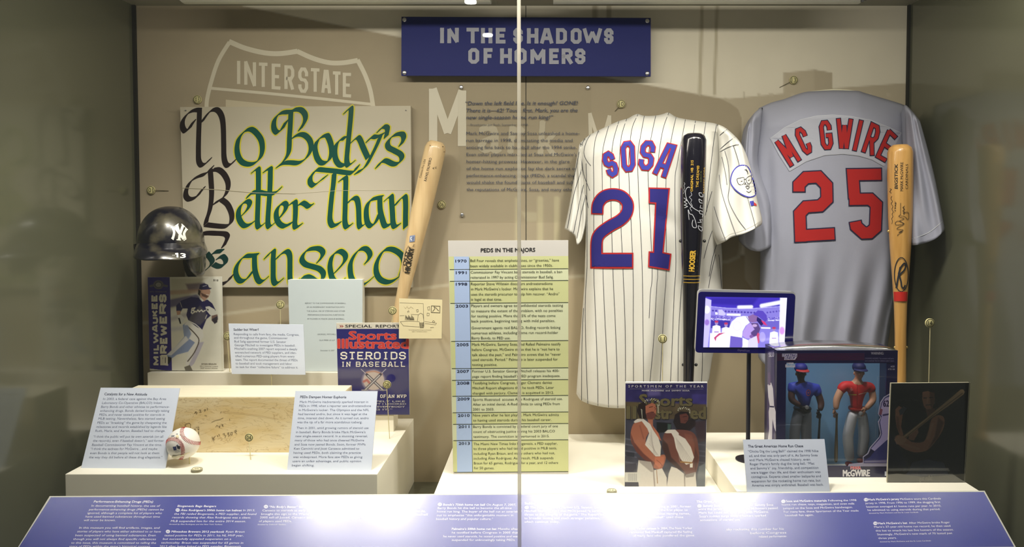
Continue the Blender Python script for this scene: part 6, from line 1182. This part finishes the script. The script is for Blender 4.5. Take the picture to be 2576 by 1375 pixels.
cv.poly([(1515, 500), (1560, 480), (1610, 490), (1620, 560), (1600, 640), (1560, 665), (1525, 620), (1512, 560)], k1, 5); cv.poly([(1575, 490), (1620, 500), (1620, 600), (1590, 650), (1580, 600)], k2_, 8); cv.poly([(1510, 500), (1530, 480), (1600, 478), (1625, 510), (1560, 492)], (26, 18, 16), 6); cv.line([(1525, 552), (1550, 550)], 7, (40, 24, 20), 3); cv.line([(1575, 548), (1605, 545)], 7, (40, 24, 20), 3); cv.line([(1560, 555), (1556, 590)], 8, k3, 4); cv.line([(1545, 612), (1590, 610)], 7, (50, 28, 26), 3)
cv.poly([(1540, 650), (1620, 640), (1640, 700), (1560, 720)], k2_, 10)
cv.poly([(1590, 740), (1650, 700), (1700, 720), (1700, 800), (1660, 880), (1600, 960), (1540, 1010), (1440, 1020), (1340, 980), (1280, 920), (1285, 880), (1340, 870), (1420, 930), (1520, 930), (1560, 860)], k1, 6, smooth=3); cv.poly([(1650, 720), (1700, 760), (1650, 900), (1560, 1000), (1620, 880)], k2_, 14); cv.line([(1600, 780), (1560, 900)], 26, k3, 16, .6); cv.line([(1350, 950), (1480, 990)], 20, k3, 10, .4)
cv.poly([(1280, 650), (1310, 620), (1350, 640), (1340, 720), (1330, 800), (1350, 870), (1320, 880), (1290, 800), (1280, 720)], k1, 6); cv.poly([(1285, 700), (1310, 720), (1320, 860), (1290, 800)], k2_, 8, .6); cv.poly([(1310, 660), (1350, 620), (1380, 640), (1350, 690), (1320, 700)], (92, 98, 112), 8)
cv.poly([(1270, 910), (1300, 880), (1350, 880), (1380, 910), (1340, 960), (1290, 950)], k3, 5); cv.poly([(1400, 860), (1470, 800), (1480, 850), (1440, 920), (1390, 910)], k1, 8, .8)
cv.poly([(1845, 478), (1868, 478), (1880, 500), (1870, 520), (1740, 620), (1580, 730), (1375, 895), (1350, 880), (1560, 715), (1700, 600)], (250, 212, 160), 3); cv.line([(1860, 510), (1600, 705), (1370, 890)], 6, (130, 92, 62), 5)
cv.poly([(1215, 1215), (1300, 1205), (1540, 1235), (1880, 1205), (1875, 1310), (1205, 1315)], (150, 146, 130), 5, .8)
cv.build('print_picture', T, printmat('glossy dark print', .22, coat=.15))
p = Print(Sf, .0008).fr(1880, 840, 3.437)
p.text('Lactose. Muscle. Power.', 1300, 578, 1476, 574, 14, (96, 92, 96), 0)
p.lines([('Think I got this way by just swinging for the fences every day?', 1352, 1172, 1740, 1167), ('Nope. Milk helps. With nine essential nutrients, it’s what you need', 1346, 1185, 1752, 1181), ('to keep your swing strong and your muscles ready.', 1410, 1200, 1680, 1197)], 8, (110, 112, 124), 0)
p.text('got milk?', 1488, 1268, 1600, 1262, 42, (190, 184, 166), .02); p.text('© 1998 National Fluid Milk Processor Promotion Board', 1360, 1288, 1690, 1283, 6, (120, 116, 104), 0); p.build('print_lettering', T, M_print)
q = np.array([(2240, 962), (2440.5, 960.5), (2427, 1221.5), (2230, 1222)]); slab('clear_sleeve', Sf, q, .0015, clearmat('sleeve acrylic', .05, (.97, .97, .97), .02, .004), T, off=.003)
a = Pt(2330, 1221, yk); box('sleeve_foot', float(a[0]) - .05, float(a[0]) + .05, yk + .004, yk + .05, ZR, ZR + .003, MATS['clear acrylic'], T)

# ---------------------------------------------------------------- boxed toy figures
yf = 1.632; Sf = PlaneY(yf); fF = (1920, 860, 5.5); fC = (1880, 840, 3.437)
L_ = Pt(1951, 1205, yf); R_ = Pt(2253, 1205, yf); Tp = Pt(2100, 881, yf); x0, x1 = float(L_[0]), float(R_[0]); zb, zt = ZR, float(Tp[2]) - H; dp = .088
BX = thing('toy_box', 'navy toy box with a clear window showing two baseball figures', 'toy box', (x0, yf, H + ZR))
M_nav = mat('navy printed carton', (26, 22, 66), .3, coat=.4); M_lb = mat('sky blue carton liner', (138, 190, 228), .5); t_ = .0025
wx0, wx1 = float(Pt(1977, 1000, yf)[0]), float(Pt(2229, 1000, yf)[0]); wz0, wz1 = float(Pt(2100, 1172, yf)[2]) - H, float(Pt(2100, 913, yf)[2]) - H
for nm, a, b_, c_, d_ in (('front_panel', x0, x1, zb, wz0), ('front_panel', x0, x1, wz1, zt), ('front_panel', x0, wx0, wz0, wz1), ('front_panel', wx1, x1, wz0, wz1)): box(nm, a, b_, yf, yf + t_, c_, d_, M_nav, BX)
box('side_panel', x0, x0 + t_, yf + t_, yf + dp, zb, zt, M_nav, BX); box('side_panel', x1 - t_, x1, yf + t_, yf + dp, zb, zt, M_nav, BX)
box('liner', x0 + t_, x1 - t_, yf + dp - .006, yf + dp - .003, zb + t_, zt - .002, M_lb, BX); box('back_panel', x0 + t_, x1 - t_, yf + dp - .003, yf + dp, zb, zt, M_nav, BX); box('bottom_panel', x0 + t_, x1 - t_, yf + t_, yf + dp - .003, zb, zb + t_, mat('white carton base', (226, 224, 210), .6), BX)
V = []; n = 16                                                              # bowed top flap
for i in range(n + 1):
    u = i / n; x = x0 + (x1 - x0) * u; z = H + zt + .011 * math.sin(math.pi * u) ** .8
    V += [(x, yf + .0, H + zt + .003 * math.sin(math.pi * u)), (x, yf + dp * .5, z), (x, yf + dp, z - .002), (x, yf + dp, z - .005), (x, yf + .003, H + zt - .002)]
Fc = [(i * 5 + k_, i * 5 + (k_ + 1) % 5, (i + 1) * 5 + (k_ + 1) % 5, (i + 1) * 5 + k_) for i in range(n) for k_ in range(5)] + [(0, 4, 3, 2, 1), tuple(n * 5 + k_ for k_ in range(5))]
mk('top_flap', V, Fc, clearmat('clear carton top', .06, (.94, .94, .98), .2, .14), BX, smooth=True)
box('window_film', wx0 - .003, wx1 + .003, yf + t_ + .0003, yf + t_ + .0006, wz0 - .003, wz1 + .003, clearmat('window film', .035, (.97, .98, 1), .03, .015), BX)
p = Print(Sf, .0006).fr(*fF)
for i in range(6): y = 162 + i * 17; p.stroke([(190, y + 2), (1400, y - 2)], 3.2, (120, 34, 62), up=False)
p.poly([(1405, 120), (1830, 120), (1830, 290), (1405, 290)], (28, 22, 62)); p.up()
p.poly([(262, 160), (470, 158), (468, 200), (440, 245), (290, 245), (295, 205), (262, 205)], (196, 190, 208)); p.text('STARTING', 268, 203, 462, 200, 36, (60, 44, 110), .035, up=True); p.text('LINEUP', 302, 238, 440, 236, 34, (60, 44, 110), .035, up=True)
p.text('1999', 330, 318, 420, 318, 36, (206, 202, 212), .04, up=True); p.text('Baseball', 308, 348, 440, 348, 38, (206, 202, 212), .04, up=True)
p.text('WARNING:', 1492, 172, 1668, 172, 36, (160, 156, 172), .015, up=True); p.text('CHOKING HAZARD: Toy contains small parts', 1408, 235, 1806, 235, 20, (120, 114, 150), 0); p.text('and a small ball. Not for children under 3 years.', 1408, 268, 1812, 268, 20, (120, 114, 150), 0)
p.text('AGES', 1762, 348, 1818, 348, 22, (170, 166, 182), .02); p.text('4 TO 104', 1726, 386, 1820, 386, 22, (170, 166, 182), .02)
p.fr(*fC)
for col_, bo in (((226, 222, 230), .08), ((206, 40, 60), .03)): p.text('MARK', 894, 1168, 984, 1168, 36, col_, bo, up=True)
p.text('McGWIRE', 828, 1228, 1058, 1226, 54, (228, 226, 232), .05, up=True); p.poly([(1188, 1186), (1202, 1186), (1202, 1224), (1188, 1224)], (210, 214, 232))
p.build('box_lettering', BX, M_gloss)
# printed batter cut-out across the window edge
art = Canvas(PlaneY(yf), [(2165, 990), (2253, 990), (2253, 1175), (2165, 1175)], 1.0, (30, 30, 90)); art.fr(*fF)
def cut(name, pts, depth, col, extra):
    pts = np.array(pts); A = Pt(pts[:, 0], pts[:, 1], yf - .0008); B_ = A + (0, .0007, 0); n = len(A)
    return mk(name, np.concatenate([A, B_]), [tuple(range(n))[::-1], tuple(range(n, 2 * n))] + [(i, (i + 1) % n, n + (i + 1) % n, n + i) for i in range(n)], col, BX)
g_ = lambda P: [(1880 + x / 3.437, 840 + y / 3.437) for x, y in P]
cut('batter_cutout', g_([(1282, 470), (1240, 510), (1180, 545), (1150, 590), (1130, 690), (1150, 720), (1130, 760), (1150, 860), (1140, 890), (1060, 980), (1040, 1030), (1000, 1060), (1000, 1110), (880, 1122), (870, 1142), (1282, 1142)]), .001, mat('cutout white rim', (150, 146, 172), .4), 0)
p = Print(PlaneY(yf), .0022).fr(*fC); jc = (166, 156, 196)
p.poly([(1282, 480), (1245, 515), (1190, 548), (1160, 592), (1138, 690), (1158, 718), (1140, 760), (1158, 862), (1146, 892), (1068, 984), (1048, 1036), (1006, 1064), (1006, 1114), (1282, 1114)], (46, 48, 104)); p.poly([(1282, 520), (1195, 552), (1165, 596), (1145, 690), (1160, 705), (1282, 690)], jc); p.poly([(1282, 690), (1165, 700), (1148, 760), (1165, 860), (1150, 900), (1068, 992), (1098, 1012), (1200, 920), (1282, 870)], (156, 148, 196))
p.poly([(1150, 640), (1140, 690), (1160, 700), (1170, 650)], (120, 70, 90)); p.text('62', 1176, 626, 1226, 624, 52, (44, 36, 80), .04, up=True); p.stroke([(1170, 700), (1228, 690)], 14, (60, 56, 100)); p.poly([(1068, 990), (1100, 1010), (1060, 1060), (1020, 1085), (1006, 1064), (1045, 1036)], (34, 32, 62)); p.poly([(1020, 1090), (1282, 1082), (1282, 1114), (1010, 1112)], (90, 84, 130)); p.stroke([(1010, 1100), (1200, 1098)], 3, (170, 168, 190))
p.build('batter_print', BX, M_gloss)
# player printed on the side panel
SX = Plane((x0 - .0002, yf, H), (x0 - .0002, yf + .05, H), (x0 - .0002, yf, H + .1)); p = Print(SX, .0004).fr(*fF); p.S.curved = False
p.poly([(60, 130), (150, 112), (170, 1380), (45, 1380)], (74, 66, 108)); p.poly([(60, 590), (110, 560), (135, 640), (150, 880), (172, 960), (175, 1240), (150, 1180), (130, 1060), (120, 1380), (60, 1380), (82, 1200), (75, 960), (90, 880), (70, 760)], (222, 218, 232)); p.poly([(62, 430), (90, 410), (105, 480), (100, 590), (75, 600)], (96, 74, 120)); p.stroke([(90, 890), (150, 895)], 20, (50, 46, 90)); p.text('SLU', 80, 205, 150, 200, 60, (190, 186, 206), .03, up=True); p.build('side_print', BX, M_gloss)
# figures (joints in photo pixels at a distance inside the box)
def fpt(x, y, yy, r, r2=None): return (1920 + x / 5.5, 860 + y / 5.5, yy, r / 5.5, (r2 or r) / 5.5)
def figure(name, label, s, sk, jer, pant, cap, brimc, shoe):
    y = 1.682; hd = s['head']; T = thing(name, label, 'action figure', tuple(Pt(1920 + s['hipL'][0] / 5.5, 860 + s['ankL'][1] / 5.5, y)), 'boxed baseball figures')
    q = lambda k_, r, dy=0, r2=None: fpt(s[k_][0], s[k_][1], y + dy, r, r2)
    fb = skin('body', {'hip': fpt((s['hipL'][0] + s['hipR'][0]) / 2, s['hipL'][1], y, 70, 55), 'waist': q('waist', 85, 0, 65), 'chest': q('chest', 110, 0, 75), 'neck': q('neck', 42), 'jaw': fpt(hd[0], hd[1] + 45, y - .003, 58, 60), 'head': fpt(hd[0], hd[1] - 15, y, 72, 76), 'top': fpt(hd[0], hd[1] - 70, y, 55, 60),
       'sL': q('shL', 56), 'eL': q('elL', 52, -.008), 'wL': q('wrL', 34, -.016), 'sR': q('shR', 56), 'eR': q('elR', 52, -.008), 'wR': q('wrR', 34, -.018)},
       [('hip', 'waist'), ('waist', 'chest'), ('chest', 'neck'), ('neck', 'jaw'), ('jaw', 'head'), ('head', 'top'), ('chest', 'sL'), ('sL', 'eL'), ('eL', 'wL'), ('chest', 'sR'), ('sR', 'eR'), ('eR', 'wR')], sk, T)
    for w_, e_ in (('wrL', 'elL'), ('wrR', 'elR')):
        hx, hy = s[w_]; dx, dy = hx - s[e_][0], hy - s[e_][1]; l = math.hypot(dx, dy); dx, dy = dx / l, dy / l; yy = y - .018
        Jn = {'w': fpt(hx, hy, yy, 28), 'p': fpt(hx + dx * 45, hy + dy * 45, yy, 36, 22)}; En = [('w', 'p')]
        for i in range(4):
            o_ = (i - 1.5) * 17; bx, by = hx + dx * 72 - dy * o_, hy + dy * 72 + dx * o_; f_ = (26, 32, 30, 22)[i]
            Jn[f'a{i}'] = fpt(bx, by, yy - .003, 10); Jn[f'b{i}'] = fpt(bx + dx * f_, by + dy * f_, yy - .001, 9); Jn[f'c{i}'] = fpt(bx + dx * f_ * 1.1, by + dy * f_ * 1.1, yy + .005, 8); En += [('p', f'a{i}'), (f'a{i}', f'b{i}'), (f'b{i}', f'c{i}')]
        Jn['t0'] = fpt(hx + dx * 25 - dy * 34, hy + dy * 25 + dx * 34, yy - .003, 11); Jn['t1'] = fpt(hx + dx * 55 - dy * 36, hy + dy * 55 + dx * 36, yy - .006, 9); En += [('w', 't0'), ('t0', 't1')]
        skin('hand', Jn, En, s.get('glove', sk), T, 1)
    mid = lambda a, b_, f: (s[a][0] * (1 - f) + s[b_][0] * f, s[a][1] * (1 - f) + s[b_][1] * f)
    a, b_ = mid('shL', 'elL', .55), mid('shR', 'elR', .55)
    skin('jersey', {'w': fpt(s['waist'][0], s['waist'][1] + 78, y, 96, 72), 'm': fpt((s['waist'][0] + s['chest'][0]) / 2, (s['waist'][1] + s['chest'][1]) / 2, y, 118, 84), 'c': q('chest', 140, 0, 92), 'n': fpt(s['neck'][0], s['neck'][1] + 45, y, 60), 'sL': q('shL', 76), 'aL': fpt(*a, y - .005, 76), 'sR': q('shR', 76), 'aR': fpt(*b_, y - .005, 76)},
       [('w', 'm'), ('m', 'c'), ('c', 'n'), ('c', 'sL'), ('sL', 'aL'), ('c', 'sR'), ('sR', 'aR')], jer, T)
    hx = (s['hipL'][0] + s['hipR'][0]) / 2
    skin('trousers', {'h': fpt(hx, s['hipL'][1] - 60, y, 95, 66), 'hL': q('hipL', 100, 0, 72), 'kL': q('knL', 90, 0, 76), 'aL': q('ankL', 66), 'hR': q('hipR', 100, 0, 72), 'kR': q('knR', 90, 0, 76), 'aR': q('ankR', 66)}, [('h', 'hL'), ('hL', 'kL'), ('kL', 'aL'), ('h', 'hR'), ('hR', 'kR'), ('kR', 'aR')], pant, T)
    lathe('belt', Pt(1920 + hx / 5.5, 860 + (s['waist'][1] + 85) / 5.5, y), Pt(1920 + hx / 5.5, 860 + (s['waist'][1] + 48) / 5.5, y), [(0, .0195), (.5, .0205), (1, .0195)], s['belt'], T, 24)
    for k_ in ('ankL', 'ankR'):
        c_ = Pt(1920 + s[k_][0] / 5.5, 860 + (s[k_][1] + 50) / 5.5, y - .008); sphere('shoe', c_, .012, shoe, T, 16, (.75, 1.6, .55))
    hc = Pt(1920 + hd[0] / 5.5, 860 + (hd[1] - 74) / 5.5, y); sphere('cap', hc, .0152, cap, T, 24, (1, 1.08, .86)); 
    V = []; Fc = []
    for i in range(13):
        t = math.radians(-80 + 160 * i / 12) + s.get('turn', 0); V += [hc + (math.sin(t) * .0145, -math.cos(t) * .0145, -.001), hc + (math.sin(t) * .0165, -math.cos(t) * .0145 - .012 * max(0, math.cos(t - s.get('turn', 0))) ** .6, -.0045), hc + (math.sin(t) * .0165, -math.cos(t) * .0145 - .012 * max(0, math.cos(t - s.get('turn', 0))) ** .6, -.0055), hc + (math.sin(t) * .0145, -math.cos(t) * .0145, -.003)]
    for i in range(12):
        for k_ in range(4): Fc.append((i * 4 + k_, i * 4 + (k_ + 1) % 4, (i + 1) * 4 + (k_ + 1) % 4, (i + 1) * 4 + k_))
    mk('cap_brim', V, Fc, brimc, T, smooth=True)
    fx, fy = 1920 + (hd[0] + 10) / 5.5, 860 + hd[1] / 5.5; p = Print(Hit([fb], y), .0004)
    for dx in (-4.2, 4.2): p.disc(fx + dx, fy - 1, 1.5, (214, 206, 196), 1); p.disc(fx + dx, fy - 1, .7, (30, 22, 20))
    p.stroke([(fx - 3, fy + 11), (fx, fy + 11.8), (fx + 4, fy + 11)], 1.2, s['lip'], raw=True); p.build('face', T, M_print, fine=4)
    sphere('nose', Pt(fx, fy + 4, y - .0135), .0026, sk, T, 12, (.8, 1.3, 1.3))
    for s_ in (-1, 1): sphere('ear', Pt(1920 + hd[0] / 5.5 + s_ * 12.2, fy + 2, y), .003, sk, T, 10, (.5, .9, 1.3))
    return T
f1 = dict(head=(520, 430), neck=(520, 520), chest=(570, 660), waist=(570, 850), shL=(400, 620), elL=(385, 800), wrL=(520, 880), shR=(735, 640), elR=(805, 850), wrR=(785, 950), hipL=(485, 970), hipR=(600, 970), knL=(440, 1180), knR=(590, 1180), ankL=(420, 1560), ankR=(610, 1560), belt=mat('black toy belt', (20, 20, 26), .4), lip=(90, 50, 44), turn=.3, glove=mat('black toy glove', (30, 28, 28), .4))
f2 = dict(head=(1325, 420), neck=(1310, 500), chest=(1300, 640), waist=(1285, 850), shL=(1110, 590), elL=(1012, 800), wrL=(1005, 940), shR=(1490, 600), elR=(1525, 800), wrR=(1415, 930), hipL=(1235, 1000), hipR=(1370, 1000), knL=(1165, 1300), knR=(1395, 1300), ankL=(1200, 1650), ankR=(1360, 1600), belt=mat('red toy belt', (160, 40, 32), .4), lip=(206, 180, 160), turn=.1)
figure('action_figure', 'toy player in a blue jersey at the left of the boxed window', f1, mat('dark toy skin', (78, 50, 42), .5), mat('blue toy jersey', (50, 66, 176), .6), mat('grey toy trousers', (142, 144, 148), .7), mat('blue toy cap', (34, 38, 130), .6), mat('red cap brim', (180, 40, 40), .6), mat('black toy shoe', (24, 22, 24), .4))
figure('action_figure', 'toy player in a red jersey at the centre of the boxed window', f2, mat('tan toy skin', (214, 160, 122), .5), mat('red toy jersey', (214, 34, 32), .6), mat('white toy trousers', (240, 238, 234), .7), mat('navy toy cap', (30, 32, 90), .6), mat('navy toy cap', ()), mat('red toy shoe', (150, 34, 34), .5))
p = Print(PlaneY(1.662), 0).fr(*fF)
def tprint(nm, T_, body, fn):
    p = Print(Hit([body], 1.66), .0006).fr(*fF); fn(p); p.build(nm, T_, M_print, fine=4)
bods = [o for o in bpy.data.objects if o.name.startswith('jersey')]
tprint('jersey_logo', bods[0].parent, bods[0], lambda p: (p.stroke([(625 + 28 * math.cos(t), 700 + 40 * math.sin(t)) for t in np.linspace(0, 6.28, 21)[:-1]], 8, (190, 80, 60), closed=True), p.stroke([(636, 690), (615, 700), (636, 712)], 8, (190, 80, 60))))
tprint('jersey_logo', bods[1].parent, bods[1], lambda p: (p.stroke([(1175, 725), (1290, 728)], 14, (226, 196, 70)), p.stroke([(1320, 722), (1445, 692)], 8, (230, 200, 170)), p.stroke([(1300, 560), (1300, 870)], 5, (150, 20, 22)), p.poly([(1215, 620), (1245, 660), (1215, 690), (1190, 680)], (240, 120, 110))))
def tbat(label, a, b_, c_, r0, r1, m):
    A = Pt(1920 + a[0] / 5.5, 860 + a[1] / 5.5, c_); B_ = Pt(1920 + b_[0] / 5.5, 860 + b_[1] / 5.5, c_); k_ = c_ / F / 5.5
    o = lathe('toy_bat', A, B_, [(0, r0 * k_ * .8), (.03, r1 * k_), (.3, r1 * k_), (.75, r0 * k_), (.97, r0 * k_), (.975, r0 * 1.3 * k_), (1, r0 * 1.3 * k_)], m, None, 16, origin=A); tag(o, label, 'toy bat', 'toy bats in the box')
tbat('small black toy bat under the hand of the blue figure', (752, 1650), (785, 985), 1.652, 13, 20, M_blk)
tbat('small brown toy bat under the hand of the red figure', (1005, 1660), (1018, 985), 1.652, 14, 24, wood('toy bat wood', (150, 128, 84), (110, 88, 54)))
for (x, y, lb) in ((603, 900, 'tiny white ball in the hand of the blue figure'), (1350, 985, 'tiny white ball in the hand of the red figure')):
    c_ = Pt(1920 + x / 5.5, 860 + y / 5.5, 1.649); tag(sphere('toy_ball', c_, .0048, mat('white toy ball', (232, 228, 220), .4), None, 16, origin=c_), lb, 'toy ball', 'toy balls in the box')

for o in bpy.data.objects:       # tiny lettering and thread marks that nobody could pick apart one by one
    if o.parent is not None and o.name.split('.')[0] in ('lettering', 'cover_lettering', 'stamp', 'box_lettering', 'print_lettering', 'pen_writing', 'mural_lettering', 'drawing'): o['kind'] = 'stuff'
